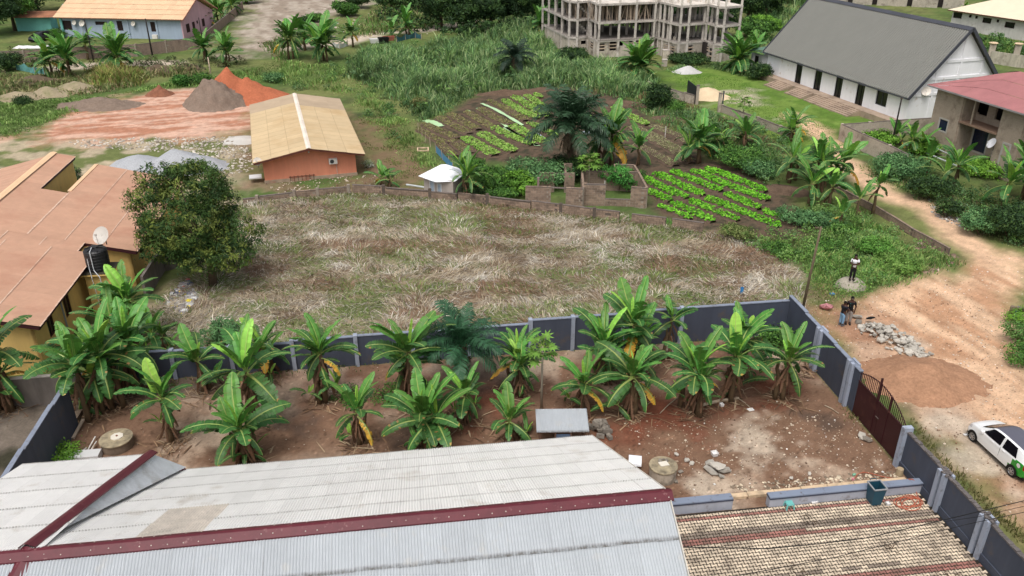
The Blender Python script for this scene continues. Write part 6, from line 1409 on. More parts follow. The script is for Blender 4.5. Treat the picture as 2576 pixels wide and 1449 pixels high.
# ---------------------------------------------------------------- banana plants of the walled yard
def stemh(bu, bv, cv):                                   # stem height from base pixel to crown pixel row
    p = P(bu, bv); lo, hi = 0.2, 6.0
    for _ in range(40):
        m = (lo + hi) / 2
        if img((p[0], p[1], m))[1] > cv: lo = m
        else: hi = m
    return lo
YARD = [ # base u,v, crown v, leaf length, leaves, stems, label
 (22, 1035, 885, 2.7, 12, 2, 'tallest banana plant at the left edge with big light green upright leaves'),
 (225, 1045, 915, 2.6, 11, 2, 'banana plant with hanging brown leaves at the top of the sloping blue wall'),
 (282, 1030, 890, 2.7, 12, 2, 'broad banana clump right of the sloping blue wall above the left well'),
 (345, 985, 860, 2.5, 11, 2, 'banana clump behind the broad one, in front of the slate wall at the left'),
 (432, 1112, 1000, 2.2, 11, 1, 'banana plant with a bright young leaf between the left well and the big clump'),
 (512, 985, 905, 1.9, 9, 1, 'greyish banana plant against the slate wall left of the pilaster'),
 (640, 1060, 935, 2.7, 12, 1, 'large banana plant with tall upright leaves left of centre by the slate wall'),
 (618, 1168, 1080, 2.5, 11, 2, 'banana plant nearest the pale roof with a bright furled leaf'),
 (668, 950, 868, 1.9, 9, 2, 'small banana plant pressed against the slate wall left of centre'),
 (820, 1012, 885, 2.3, 12, 2, 'full round banana clump in front of the pilaster left of centre'),
 (905, 1118, 1035, 1.9, 8, 1, 'young banana plant with one light green leaf standing alone in the middle yard'),
 (1035, 1020, 885, 2.6, 13, 2, 'tall dense banana clump left of the small oil palm'),
 (1068, 1125, 1050, 2.6, 12, 2, 'big banana clump with upright leaves next to the pale roof in the centre'),
 (1172, 1062, 992, 1.9, 9, 1, 'banana plant with orange dying leaves right of the central clump'),
 (1282, 1112, 1056, 1.7, 8, 1, 'small low banana plant just left of the little tin shelter'),
 (1302, 985, 895, 2.1, 11, 2, 'banana plant with yellow drooping leaves behind the papaya tree'),
 (1465, 1035, 965, 2.1, 10, 1, 'banana plant with dark glossy leaves above the little tin shelter'),
 (1515, 958, 868, 2.5, 11, 2, 'left half of the tall dense banana group by the slate wall'),
 (1585, 945, 815, 2.5, 12, 2, 'tallest banana plant of the dense group, overtopping the slate wall'),
 (1586, 1042, 945, 2.5, 13, 1, 'banana plant with one long orange hanging leaf in the right yard'),
 (1682, 905, 802, 1.8, 7, 1, 'slender banana plant with torn leaves rising above the slate wall'),
 (1742, 1035, 935, 2.4, 12, 2, 'spreading banana plant with dead leaves at its foot right of the orange leaf'),
 (1838, 1010, 895, 2.5, 11, 1, 'banana plant with long arching leaves over a fallen stem'),
 (1856, 945, 850, 2.3, 12, 2, 'banana clump close to the slate wall in the right corner group'),
 (1968, 1005, 905, 2.2, 11, 1, 'banana plant standing nearest the right-hand slate wall'),
 (2008, 935, 905, 1.2, 6, 1, 'small banana sucker in the far right corner of the yard')]
for i, (u, v, cv, sz, nl, st, lab) in enumerate(YARD):
    if 'sucker' in lab: continue
    banana(P(u, v), stemh(u, v, cv), sz * .90, nl + 2, lab, 100 + i, stems=st, group='banana plants inside the walled yard', yellow=1, dead=2, suckers=1 + i % 2)
# outside, left
for i, (u, v, cv, sz, nl, st, lab) in enumerate([(345, 850, 752, 2.6, 13, 2, 'big banana clump against the yellow house below the tank tower'), (395, 905, 838, 2.2, 10, 2, 'banana plant at the foot of the big clump beside the yellow house'), (300, 890, 812, 2.4, 10, 2, 'banana plant between the yellow house and the bare grey wall')]):
    banana(P(u, v), stemh(u, v, cv), sz * .85, nl, lab, 140 + i, stems=st, group='banana plants by the yellow house', dead=2, suckers=2)
FAR = [ # base u,v, crown v, leaf, n, stems, label
 (962, 466, 446, 1.5, 8, 2, 'small banana plant behind the corner of the field wall'),
 (1178, 500, 440, 2.3, 11, 2, 'dark banana clump leaning over the tiny white-roofed shed'), (1160, 455, 415, 1.8, 8, 1, 'banana plant behind the tiny shed'),
 (1535, 425, 335, 3.3, 14, 3, 'tall banana plant right of the big oil palm'), (1505, 410, 350, 2.8, 9, 1, 'banana plant between the oil palm and its tall neighbour'), (1605, 415, 372, 2.2, 8, 1, 'banana plant with a light leaf above the ruin corner'),
 (1755, 410, 352, 2.8, 12, 3, 'banana clump with one bright yellow-green leaf above the lower beds'), (1870, 372, 330, 2.2, 9, 2, 'banana plant by the low wall with a light green upright leaf'), (1800, 395, 350, 2.0, 8, 2, 'banana plant between the bright-leaved clump and the low wall'),
 (1992, 352, 312, 2.2, 11, 2, 'dark banana clump at the end of the lawn where the path begins'),
 (1985, 460, 400, 2.5, 10, 2, 'left banana plant of the big grove beside the beds'), (2050, 480, 405, 2.7, 12, 2, 'central banana clump of the grove beside the path'), (2110, 470, 410, 2.5, 10, 2, 'banana plant of the grove nearest the dirt path'),
 (2035, 515, 462, 2.4, 10, 2, 'front banana plant of the grove with an upright bright leaf'), (2085, 520, 470, 2.2, 8, 1, 'banana plant with a bright open leaf at the front of the grove'),
 (2110, 575, 538, 1.5, 5, 1, 'thin young banana plant with two bright leaves below the grove'), (2155, 545, 500, 1.9, 6, 1, 'ragged banana plant with a dead stem on the retaining wall'), (2195, 540, 465, 1.9, 7, 1, 'slender banana plant with light leaves beside the path'),
 (2250, 360, 338, 1.8, 8, 2, 'banana plant inside the pale wall corner'), (2290, 385, 352, 2.2, 8, 2, 'banana plant behind the lower end of the pale wall'), (2395, 478, 415, 2.4, 11, 2, 'banana clump in front of the block house windows'), (2330, 440, 400, 2.0, 8, 1, 'banana plant over the dark shrubs below the pale wall'),
 (2520, 530, 462, 2.9, 11, 1, 'banana plant with a long orange and yellow leaf at the right edge'), (2570, 500, 430, 2.6, 10, 2, 'banana plant cut by the right edge beside the block house'),
 (1600, 198, 158, 3.0, 14, 6, 'wide dark banana clump in front of the left concrete frame'), (1858, 178, 142, 3.0, 14, 4, 'yellow-green banana clump between the concrete frame and the white hall'), (1895, 160, 128, 2.4, 10, 1, 'light banana plant next to the green-roofed annexe'),
 (132, 188, 148, 2.6, 10, 2, 'leftmost banana clump in front of the old block wall'), (178, 190, 140, 2.8, 11, 2, 'banana clump with bright new leaves before the blue house'), (222, 150, 112, 2.2, 8, 1, 'banana plant behind the old wall below the blue house'),
 (300, 178, 130, 3.0, 13, 3, 'large dark banana clump beside the lane in front of the blue house'), (515, 155, 118, 2.3, 10, 2, 'banana clump at the end of the lane'), (572, 165, 120, 2.3, 9, 2, 'banana plant with a bright leaf right of the lane end'),
 (738, 148, 95, 2.9, 11, 2, 'left banana clump of the row beside the sandy lot'), (768, 125, 85, 2.6, 9, 2, 'light banana plant behind the row beside the sandy lot'), (815, 152, 100, 2.9, 12, 3, 'broad banana clump in the middle of the sandy lot row'),
 (888, 118, 80, 2.2, 9, 1, 'slim banana plant at the right end of the sandy lot row'), (1022, 88, 58, 2.6, 11, 2, 'banana plant with grey-green leaves by the blue netting'), (985, 95, 72, 1.8, 6, 1, 'small banana plant beside the netting heap'),
 (520, 72, 48, 2.4, 9, 2, 'banana plant beside the pink gable'), (548, 55, 30, 2.6, 10, 2, 'banana clump climbing the fence wall by the pink gable'), (585, 38, 12, 2.6, 10, 2, 'highest banana clump along the fence wall at the sandy lot'),
 (1360, 95, 60, 2.6, 11, 2, 'banana plant under the dark trees left of the concrete frame'), (2420, 45, 32, 2.0, 7, 2, 'small yellowish banana plant in front of the white house at the top right')]
for i, (u, v, cv, sz, nl, st, lab) in enumerate(FAR):
    if v < 200: sz *= 1.25; nl += 3
    banana(P(u, v), max(.5, stemh(u, v, cv)), sz, nl, lab, 200 + i, stems=st, yellow=1 if i % 3 == 0 else 0, dead=1 if v > 300 else 0, spread=.8)

# ---------------------------------------------------------------- palms
m_palm = mat('palm_leaf', (0, 0, 0), rough=.5, var=.12, attr=True, spec=.4, transl=.15)
def frond_mesh(seed, L_=1.0, a0=60, a1=-50, col=(40, 66, 36), npin=26, wide=.26):
    r = random.Random(seed); mb = MB(); pts = [Vector((0, 0, 0))]; angs = []; n = npin
    for i in range(n):
        a = math.radians(a0 + (a1 - a0) * (i / n) ** 1.3); angs.append(a); pts.append(pts[-1] + Vector((math.cos(a), 0, math.sin(a))) * (L_ / n))
    mb.col = tuple(k * 1.6 for k in lin(col)); mb.tube([tuple(p) for p in pts[::5]], [.018, .014, .01, .008, .006, .004][:len(pts[::5])], 4)
    c = lin(col)
    for i in range(4, n):
        t = i / n; ln = wide * (math.sin(math.pi * min(1, (t - .08) / .92 * .85 + .12)) ** .7)
        for s in (-1, 1):
            d = Vector((math.cos(angs[i]), 0, math.sin(angs[i]))); u = Vector((-math.sin(angs[i]), 0, math.cos(angs[i])))
            v = (Vector((0, s, 0)) * .85 + d * .55 + u * r.uniform(-.25, .25)).normalized(); p = pts[i]; w = d * .016
            m_ = p + v * ln * .55; e = p + v * ln + Vector((0, 0, -.35 * ln))
            q = r.uniform(.7, 1.35); mb.col = tuple(min(1, k * q) for k in c)
            mb.poly([tuple(x) for x in (p - w, p + w, m_ + w, m_ - w)]); mb.poly([tuple(x) for x in (m_ - w, m_ + w, e)])
    return mb.mesh('frond', m_palm, colours=True)
def palm(label, base, h, size, nf, seed, col=(44, 70, 42), skirt=0, tr=.28):
    r = random.Random(seed); t = thing('oil_palm', label, 'palm tree', (base[0], base[1], 0))
    sets = [[frond_mesh(seed + j + 10 * k, a0=a, a1=b, col=col) for j in range(2)] for k, (a, b) in enumerate(((76, 14), (58, -18), (38, -48), (8, -68)))]
    MB().tube([(0, 0, -.1), (0, 0, h * .5), (0, 0, h)], [tr * 1.3, tr * 1.1, tr], 9).build('trunk', m_bark, t, smooth=True)
    phi = 0
    for i in range(nf):
        phi += 2.4 + r.uniform(-.2, .2); k = min(3, int(4 * i / nf)); me = r.choice(sets[k])
        put('frond', me, t, mw=Matrix.Translation((0, 0, h)) @ Euler((r.uniform(-.1, .1), r.uniform(-.1, .1), phi)).to_matrix().to_4x4() @ Matrix.Scale(size * r.uniform(.85, 1.12), 4))
    if skirt:
        dm = [frond_mesh(seed + 90 + j, a0=-50, a1=-88, col=(112, 96, 76), wide=.12) for j in range(2)]
        for i in range(skirt): phi += 2.4; put('dead_frond', r.choice(dm), t, mw=Matrix.Translation((0, 0, h * .92)) @ Euler((0, 0, phi)).to_matrix().to_4x4() @ Matrix.Scale(size * r.uniform(.35, .6), 4))
        mb = MB()
        for i in range(60): a = r.uniform(0, 6.28); z = r.uniform(.2, h); mb.bar((tr * math.cos(a), tr * math.sin(a), z), ((tr + .25) * math.cos(a), (tr + .25) * math.sin(a), z + .25), .07)
        stuff(mb.build('leaf_bases', m_bark, t))
    return t
b = P(1432, 440); palm('big dark oil palm standing in the upper vegetable garden', b, stemh(1432, 440, 312), 4.5, 44, 5, (50, 78, 52), skirt=16, tr=.30)
b = P(1165, 985); palm('small dark green oil palm against the slate wall in the centre of the yard', b, stemh(1165, 985, 868), 2.6, 26, 15, (52, 92, 62), skirt=4, tr=.2)
b = P(1295, 190); palm('bushy oil palm standing in the tall grass left of the concrete frames', b, stemh(1295, 190, 145), 3.4, 24, 25, (40, 62, 46), skirt=6, tr=.4)
b = P(1660, 285); 

# ---------------------------------------------------------------- papaya
def papaya(label, base, h, nl, sz, seed, lean=0):
    r = random.Random(seed); t = thing('papaya_tree', label, 'papaya tree', (base[0], base[1], 0))
    MB().tube([(0, 0, -.1), (lean * .3, 0, h * .5), (lean, 0, h)], [.075, .06, .045], 7).build('trunk', mat('pale_trunk', (156, 146, 130), var=.15), t, smooth=True)
    def lm(s):
        rr = random.Random(s); mb = MB(); mb.col = lin((150, 160, 90)); e = Vector((.42, 0, .12)); mb.tube([(0, 0, 0), (.22, 0, .1), tuple(e)], [.008, .007, .005], 4)
        for k in range(7):
            a = math.radians(-120 + 40 * k); d = Vector((math.cos(a), math.sin(a), -.25)); n = Vector((-d.y, d.x, 0)); q = rr.uniform(.8, 1.25); mb.col = tuple(min(1, c * q) for c in lin((112, 152, 66)))
            for l_, w in ((.3, .07), (.2, .13)): mb.poly([tuple(e), tuple(e + d * l_ * .5 - n * w / 2), tuple(e + d * l_), tuple(e + d * l_ * .5 + n * w / 2)])
        return mb.mesh('leaf', m_fol, colours=True)
    ms = [lm(seed + i) for i in range(3)]; phi = 0
    for i in range(nl):
        phi += 2.4; put('leaf', r.choice(ms), t, mw=Matrix.Translation((lean, 0, h - .03 * i)) @ Euler((0, r.uniform(-.8, .5), phi)).to_matrix().to_4x4() @ Matrix.Scale(sz * r.uniform(.8, 1.1), 4))
    return t
papaya('thin papaya tree with a bare grey trunk behind the little tin shelter', P(1362, 1028), stemh(1362, 1028, 872), 20, 1.35, 3)
papaya('young papaya tree on the lawn before the hall steps', P(1868, 298), stemh(1868, 298, 253), 26, 1.5, 6)
papaya('papaya tree growing inside the ruin', P(1480, 478), stemh(1480, 478, 400), 26, 1.9, 9)

# ---------------------------------------------------------------- mango tree
b = P(537, 716); mg = [(0, 0, 4.9, 2.9, 2.9, 3.2)] + blobs_round(3.2, 3.1, 4.1, 4.95, 34, .42, 4)
cx_ = P(490, 560, 4.8)[0] - P(537, 716)[0]
mg = [(x - 1.0 * min(1, z / 4), y + .4, z, a, b2, c2) for x, y, z, a, b2, c2 in mg] + [(-2.9, 0, 2.9, 1.5, 1.4, 1.0), (1.6, -.6, 2.7, 1.7, 1.5, 1.1), (.0, -1.2, 2.6, 1.6, 1.4, 1.0), (2.5, .3, 3.9, 1.3, 1.4, 1.3)]
t = tree('large round mango tree with dark leaves and yellowish tips beside the yellow house', b, mg, (2.6, .26), 2600, 24, .19, .24, [(62, 90, 44), (50, 74, 40), (78, 104, 50), (118, 132, 62), (104, 118, 60)], [5, 5, 3, 3, 1.2], name='mango_tree', aspect=.30, shell=.86, droop=.5, jitter=.55)

# ---------------------------------------------------------------- shrubs and bushes
CAS = [(98, 140, 88), (82, 122, 76), (116, 154, 98), (70, 106, 64)]; SHR = [(84, 128, 54), (70, 108, 50), (108, 150, 66), (60, 92, 46)]; DRK = [(50, 76, 42), (42, 64, 38), (62, 90, 46), (78, 104, 54)]; LIT = [(122, 168, 62), (104, 150, 54), (88, 130, 50)]
def shrub(u, v, w, h, pal, label, dens=1.0, ls=.15, name='shrub', cat='shrub', stem=True, seed=1, group=None):
    base = P(u, v); r = random.Random(seed + int(u)); bl = []
    for i in range(7): a = i * 2.4; q = .0 if i == 0 else r.uniform(.35, .62); bl.append((w * q * math.cos(a) * .8, w * q * math.sin(a) * .7, h * r.uniform(.4, .72), w * r.uniform(.26, .42), w * r.uniform(.26, .4), h * r.uniform(.24, .36)))
    area = w * w + w * h; nc = max(12, int(34 * area * dens))
    t = thing(name, label, cat, base, group=group)
    V, Fq, cols = clump_cloud(bl, min(nc, 520), 16, .13 if ls < .2 else .22, ls, .5, pal, [3, 3, 2, 2][:len(pal)], shell=.55, droop=.1)
    o = put('foliage', np_mesh('foliage', V, Fq, m_fol, cols), t); stuff(o)
    if stem:
        for i in range(4): q = bl[i + 1]; MB().tube([(q[0] * .2, q[1] * .2, -.05), (q[0] * .6, q[1] * .6, q[2] * .5), (q[0], q[1], q[2])], [.04, .03, .015], 5).build('stem', m_bark, t)
    return t
for i, a in enumerate([(568, 868, 1.7, 1.9, CAS, 'grey-green cassava bush leaning over the slate wall right of the yellow house', 1.2, .14),
 (1345, 466, 4.4, 2.7, CAS, 'wide blue-green cassava bush at the left of the ruin', 1, .2), (1240, 480, 3.0, 2.3, SHR, 'leafy shrub between the shed banana and the ruin', 1, .18), (1310, 490, 2.1, 2.3, LIT, 'light green shrub at the left end of the ruin wall', 1, .18),
 (1440, 445, 3.2, 2.0, DRK, 'shrub behind the ruin under the oil palm', .9, .2), (1556, 478, 2.1, 2.3, [(82, 146, 66), (66, 122, 56), (100, 160, 76)], 'vigorous green shrub spilling through the ruin window', 1.3, .17), (1602, 462, 1.1, 1.4, SHR, 'shrub against the right inner wall of the ruin', 1, .17),
 (1410, 462, 1.0, 1.0, LIT, 'small light shrub seen through the ruin window', 1, .15), (1500, 460, 1.0, 1.3, DRK, 'dark shrub inside the ruin behind the pillar', 1, .16), (1190, 498, 1.5, 1.4, DRK, 'dark undergrowth at the foot of the shed banana', 1, .17), (1262, 498, 2.2, 1.2, SHR, 'low tangled shrub in front of the ruin end', 1, .17),
 (1655, 280, 2.3, 3.4, DRK, 'dark conical young tree by the low grey wall', 1.1, .24), (1700, 285, 1.6, 1.4, SHR, 'rounded shrub right of the conical young tree', 1, .2), (1195, 425, 1.5, 1.0, SHR, 'low shrub at the shed side of the beds', 1, .17),
 (1870, 425, 3.6, 1.9, SHR, 'broad shrub mass above the lower vegetable beds', 1, .2), (1910, 445, 2.2, 1.5, CAS, 'pale shrub beside the banana grove', 1, .2), (1800, 385, 2.2, 1.5, SHR, 'shrub under the banana with the light upright leaf', 1, .2),
 (2000, 560, 2.0, 1.2, CAS, 'grey-green cassava bush at the tip of the lower beds', 1, .16), (2060, 570, 2.0, 1.1, CAS, 'second grey-green cassava bush below the grove', 1, .16), (2120, 590, 1.6, 1.0, SHR, 'low shrub under the thin young banana', 1, .16), (1855, 600, 1.9, 1.1, [(132, 140, 86), (110, 126, 70), (96, 124, 60)], 'weedy olive bush at the right end of the long block wall', 1, .16),
 (2260, 440, 3.6, 2.3, CAS, 'big blue-green cassava thicket below the pale block wall', 1.1, .2), (2330, 500, 2.6, 1.8, DRK, 'dark shrub over the rubble right of the path', 1, .2), (2380, 545, 1.4, 1.6, DRK, 'slender dark shrub beside the rubble', 1, .18), (2470, 590, 2.6, 1.8, CAS, 'cassava bush under the orange-leaved banana', 1, .18), (2545, 600, 3.2, 2.6, DRK, 'dark shrub mass at the right edge above the road', 1.1, .2),
 (2568, 862, 1.7, 1.3, [(96, 136, 66), (82, 120, 60), (110, 150, 80)], 'round leafy bush at the right edge beside the dirt road', 1.3, .12), (2562, 812, 1.2, .9, LIT, 'small bush above the round one at the right edge', 1, .12), (2590, 915, 1.9, 1.3, SHR, 'dark bush at the right edge near the car', 1, .12),
 (2200, 640, 2.0, 1.2, [(96, 146, 60), (112, 160, 72), (80, 126, 54)], 'bright weedy bush behind the man in the white shirt', 1, .15), (2250, 680, 2.2, 1.0, [(108, 146, 66), (124, 156, 80), (92, 128, 58)], 'low bush right of the pale boulder', 1, .15), (2090, 640, 1.8, 1.1, SHR, 'weedy shrub behind the leaning pole', 1, .15), (1960, 640, 1.8, .8, SHR, 'low weedy shrub at the edge of the mown field', 1, .15),
 (1912, 200, 2.4, 2.2, DRK, 'dark shrub at the foot of the annexe', 1, .26), (1470, 178, 2.6, 1.2, DRK, 'dark trailing shrub in the grass before the left frame', 1, .26), (1440, 150, 3.6, 1.6, DRK, 'dark thicket against the curved wall of the left frame', 1, .28), (1730, 158, 4.5, 1.1, DRK, 'dark weeds along the wall foot of the right frame', 1, .28), (1900, 95, 5.0, 3.2, SHR, 'large green thicket right of the concrete frames', .8, .34), (1930, 75, 4.0, 2.6, LIT, 'bright thicket left of the white hall roof', .8, .34),
 (60, 265, 1.5, 1.0, DRK, 'small dark bush in the left grass', 1, .2), (458, 215, 1.6, 1.3, [(64, 110, 48), (80, 130, 56), (52, 92, 42)], 'dense dark green grass tuft left of the earth heap', 1.3, .28), (505, 208, 2.0, 1.3, SHR, 'low green shrub beside the earth heap', 1, .22), (15, 178, 3.2, 2.6, DRK, 'dark shrub at the left edge by the torn netting', 1, .26), (138, 96, 2.4, 1.5, SHR, 'flowering shrub between the black car and the blue house', 1, .28),
 (870, 40, 4.2, 3.0, SHR, 'green thicket at the top of the sandy lot', .8, .34), (900, 20, 4.0, 3.6, DRK, 'dark rounded tree beside the sandy lot top', .8, .34), (790, 55, 2.6, 1.6, SHR, 'small round bush on the sandy lot', .9, .3), (760, 62, 1.8, 1.4, DRK, 'darker small bush on the sandy lot', .9, .3),
 (960, 165, 1.8, 1.0, DRK, 'spiky dark shrub in the meadow left of the tall grass', 1, .24), (690, 205, 2.0, 1.0, CAS, 'low pale shrub behind the tan roof', 1, .22), (1058, 270, 1.4, 1.2, [(124, 128, 76), (98, 112, 60), (140, 130, 86)], 'olive bush at the corner of the upper garden', 1, .2), (925, 420, .9, .6, [(176, 182, 168), (150, 164, 130), (120, 140, 90)], 'small white-flecked bush on the patchy grass', 1, .13),
 (150, 1165, 1.6, .7, LIT, 'light green shrub at the end of the pale roof by the blue wall', 1.2, .13), (1955, 870, 1.3, 1.0, SHR, 'broad-leaved shrub in the right corner of the slate wall', 1.1, .2), (985, 1000, 1.6, .35, SHR, 'low creeping plants below the central banana clump', .8, .12), (880, 1000, 1.5, .3, SHR, 'low creeping plants in the red soil', .8, .12), (1500, 545, .7, .5, LIT, 'small weeds by the long block wall', 1, .12), (185, 455, 1.3, 1.5, DRK, 'bush behind the yellow clerestory wall', 1, .17),
 (2205, 365, 3.0, 1.3, LIT, 'light green plants inside the pale wall corner', .8, .24), (2330, 385, 2.4, 1.4, LIT, 'light green plants in front of the block house wall', .8, .24), (2470, 440, 3.0, 1.4, LIT, 'leafy plants below the pipes of the block house', .8, .22), (1620, 225, 2.2, .9, G1, 'tussock at the start of the low grey wall', 1, .24)]):
    pal = a[4]; pal = pal if len(pal) <= 4 else pal[:4]
    shrub(a[0], a[1], a[2], a[3], pal, a[5], a[6], a[7], seed=i)

# ---------------------------------------------------------------- far trees along the top
TREES = [(-10, 88, 7.5, 11, DRK, 'big dark tree at the top left corner'), (38, 76, 7.0, 10, SHR, 'olive-green tree behind the rusty shack'), (100, 44, 8.0, 11, DRK, 'tall dark tree left of the salmon roof'), (170, 22, 6.0, 8, DRK, 'dark tree behind the small outbuilding'), (62, 30, 8, 11, DRK, 'dark tree at the top edge above the shack'),
 (985, 30, 5.5, 7, DRK, 'leftmost dark tree of the belt above the meadow'), (1050, 30, 6.0, 7.5, DRK, 'round dark tree of the belt behind the grey-green banana'), (1110, 72, 6.5, 8.5, DRK, 'large dark tree in the middle of the belt'), (1170, 78, 6.0, 8, DRK, 'dark tree of the belt with low branches'), (1235, 68, 6.0, 8, DRK, 'dark tree of the belt right of centre'), (1300, 62, 5.5, 8, DRK, 'dark tree of the belt next to last on the right'), (1370, 50, 5.5, 8.5, DRK, 'dark tree touching the left concrete frame'),
 (1450, 12, 7, 9, DRK, 'dark tree behind the left concrete frame'), (1560, 5, 7, 9, DRK, 'dark tree behind the middle of the frames'), (1660, 6, 7, 9, DRK, 'dark tree seen between the two concrete frames'), (1760, 10, 7, 9, DRK, 'dark tree behind the right concrete frame'), (1880, 55, 6.0, 8, DRK, 'dark tree right of the concrete frames'), (1925, 40, 6.0, 8, DRK, 'dark tree above the thicket beside the frames'), (2000, 8, 6, 7, SHR, 'green tree at the top edge left of the hall ridge'), (1280, 12, 7, 9, DRK, 'dark tree behind the belt at the top edge'), (1130, 10, 7, 9, DRK, 'tree at the top edge behind the large dark one'),
 (2560, 20, 5, 6, SHR, 'tree behind the cream roof at the top right corner'), *[(1432 + 62 * k, 93 - (k % 2) * 5, 4.6, 8.5 + (k % 3), DRK, 'dark tree close behind the concrete frames, number %s from the left' % w_) for k, w_ in enumerate(('one', 'two', 'three', 'four', 'five', 'six', 'seven'))],
 (620, 8, 4, 4, LIT, 'light green tree at the top edge by the fence wall')]
for i, (u, v, w, h, pal, lab) in enumerate(TREES):
    b = P(u, v); bl = blobs_round(w * .62, w * .55, h * .40, h * .56, 15, .42, i + 3)
    tree(lab, b, bl, (h * .4, .28), 520, 22, .42, .42, pal, [3, 3, 2, 1.4], aspect=.5, shell=.8, droop=.3)
# forest mass beyond the frame top so that the land does not end bare
q = np.c_[nr.uniform(-190, 210, 260), nr.uniform(205, 330, 260)]; bl = [(x, y, 4.5, nr.uniform(4, 7), nr.uniform(4, 7), nr.uniform(3.5, 5.5)) for x, y in q]
V, Fq, cols = clump_cloud(bl, 9000, 8, .9, 1.1, .6, DRK, [3, 3, 2, 1.4]); o = put('far_woodland', np_mesh('far_woodland', V, Fq, m_fol, cols)); stuff(o)

# tangled undergrowth and creepers nobody could count
def undergrowth(poly, n, rmin, rmax, pal, wts, name, per=14, ls=.3, dens=9, thr=None):
    q = rand_px(poly, n)
    if thr: q = q[fbm(q[:, 0] * .15, q[:, 1] * .15, 3, 71.) > thr]
    r_ = nr.uniform(rmin, rmax, len(q)); bl = [(x, y, r * .35, r, r * .9, r * .8) for (x, y), r in zip(q, r_)]
    V, Fq, cols = clump_cloud(bl, int(len(bl) * dens), per, .2, ls, .5, pal, wts, cvar=.25, shell=.8, droop=.1); return stuff(put(name, np_mesh(name, V, Fq, m_fol, cols)))
MIX = [(84, 122, 62), (66, 98, 56), (112, 146, 78), (98, 128, 86)]
undergrowth([(850, 190), (900, 130), (1130, 95), (1300, 62), (1412, 60), (1412, 140), (1650, 205), (1640, 235), (1420, 222), (1210, 236), (1060, 305), (960, 230)], 150, .6, 1.7, MIX, [3, 3, 2, 2], 'undergrowth', thr=.44)
undergrowth([(1640, 240), (1780, 275), (1960, 350), (1990, 430), (1930, 470), (1800, 400), (1680, 330), (1560, 250)], 70, .5, 1.2, MIX, [3, 2, 2, 3], 'undergrowth', ls=.22, dens=16)
undergrowth([(1800, 590), (1980, 585), (2060, 520), (2200, 560), (2380, 650), (2300, 690), (2120, 740), (1990, 660)], 80, .35, .9, [(112, 150, 70), (92, 130, 66), (132, 160, 92), (104, 140, 84)], [3, 2, 2, 2], 'undergrowth', ls=.15, dens=18)
undergrowth([(2140, 420), (2300, 440), (2576, 520), (2576, 640), (2400, 545), (2220, 450)], 55, .4, 1.1, MIX, [2, 3, 1, 2], 'undergrowth', ls=.18, dens=16)
undergrowth([(950, 75), (1000, 20), (1410, 20), (1410, 82), (1180, 98), (1060, 80)], 80, 1.3, 2.8, DRK, [3, 3, 2, 1], 'thicket', ls=.42, dens=26)
undergrowth([(600, 190), (860, 160), (960, 240), (1060, 330), (1000, 360), (880, 260), (700, 215)], 45, .35, .9, MIX, [3, 2, 2, 2], 'undergrowth', ls=.2, dens=12, thr=.45)
undergrowth([(-40, 120), (200, 158), (500, 150), (620, 160), (560, 185), (300, 180), (-40, 200)], 50, .5, 1.3, [(86, 96, 62), (104, 100, 72), (70, 86, 52), (98, 120, 66)], [2, 2, 2, 2], 'undergrowth', ls=.26, dens=10)
undergrowth([(2440, 80), (2600, 110), (2600, 150), (2500, 140)], 16, .6, 1.5, MIX, [3, 2, 2, 2], 'undergrowth', ls=.35, dens=16)
undergrowth([(1880, 130), (1880, 30), (1990, 0), (1940, 100)], 26, .8, 2.0, MIX, [3, 3, 2, 2], 'undergrowth', ls=.36, dens=16)
# ---------------------------------------------------------------- heaps, stones, rubble
def heap(name, label, cat, u, v, rx, ry, h, m, rot=0, seed=0, sharp=1.0, peaks=None, colours=None, n=34, rough_=.10):
    base = P(u, v); t_ = np.linspace(-1.15, 1.15, n); X, Y = np.meshgrid(t_, t_); x, y = X * rx, Y * ry
    r = np.hypot(X, Y) + (fbm(x * .6 + seed, y * .6, 3) - .5) * .35
    z = h * np.clip(1 - r, 0, 1) ** sharp
    if peaks:
        z = np.zeros_like(x)
        for px, py, ph, pr in peaks: z = np.maximum(z, ph * np.clip(1 - np.hypot(x - px, y - py) / pr - (fbm(x * .7 + px, y * .7, 3, seed) - .5) * .3, 0, 1) ** sharp)
    z = z + (fbm(x * 2.2 + seed, y * 2.2, 4, 2.) - .45) * rough_ * h * np.clip((1.12 - r) * 2, 0, 1) - .06
    V = np.c_[x.ravel(), y.ravel(), z.ravel()]; i = (np.arange(n - 1)[None] + (np.arange(n - 1) * n)[:, None]).ravel(); Fq = np.c_[i, i + 1, i + 1 + n, i + n]
    zc = z.ravel()[Fq].max(1); Fq = Fq[zc > -.05]
    me = np_mesh(name, V, Fq, m, None if colours is None else colours(V, Fq, base), smooth=True)
    o = put(name, me, None, loc=(base[0], base[1], 0), rz=rot); tag(o, label, cat); return o
m_red = mat('red_earth', (174, 104, 76), rough=1, var=.15, scale=1.2, fine=.2, fscale=5, bump=.8, bscale=6, spec=.1)
m_greyearth = mat('grey_earth', (128, 112, 100), rough=1, var=.15, scale=1.2, fine=.2, fscale=5, bump=.8, bscale=6, spec=.1)
m_gravel = mat('grey_gravel', (168, 170, 174), rough=1, var=.12, scale=.8, fine=.25, fscale=10, bump=.7, bscale=22, spec=.1)
m_sand = mat('pale_sand', (214, 192, 160), rough=1, var=.1, scale=1.2, fine=.1, bump=.4, spec=.1)
m_brownearth = mat('brown_earth', (162, 124, 98), rough=1, var=.22, scale=1.2, fine=.25, fscale=6, bump=.7, bscale=9, spec=.1)
heap('earth_heap', 'tall conical heap of grey earth leaning against the red one', 'earth heap', 545, 262, 3.9, 3.6, 3.5, m_greyearth, seed=3, rough_=.32)
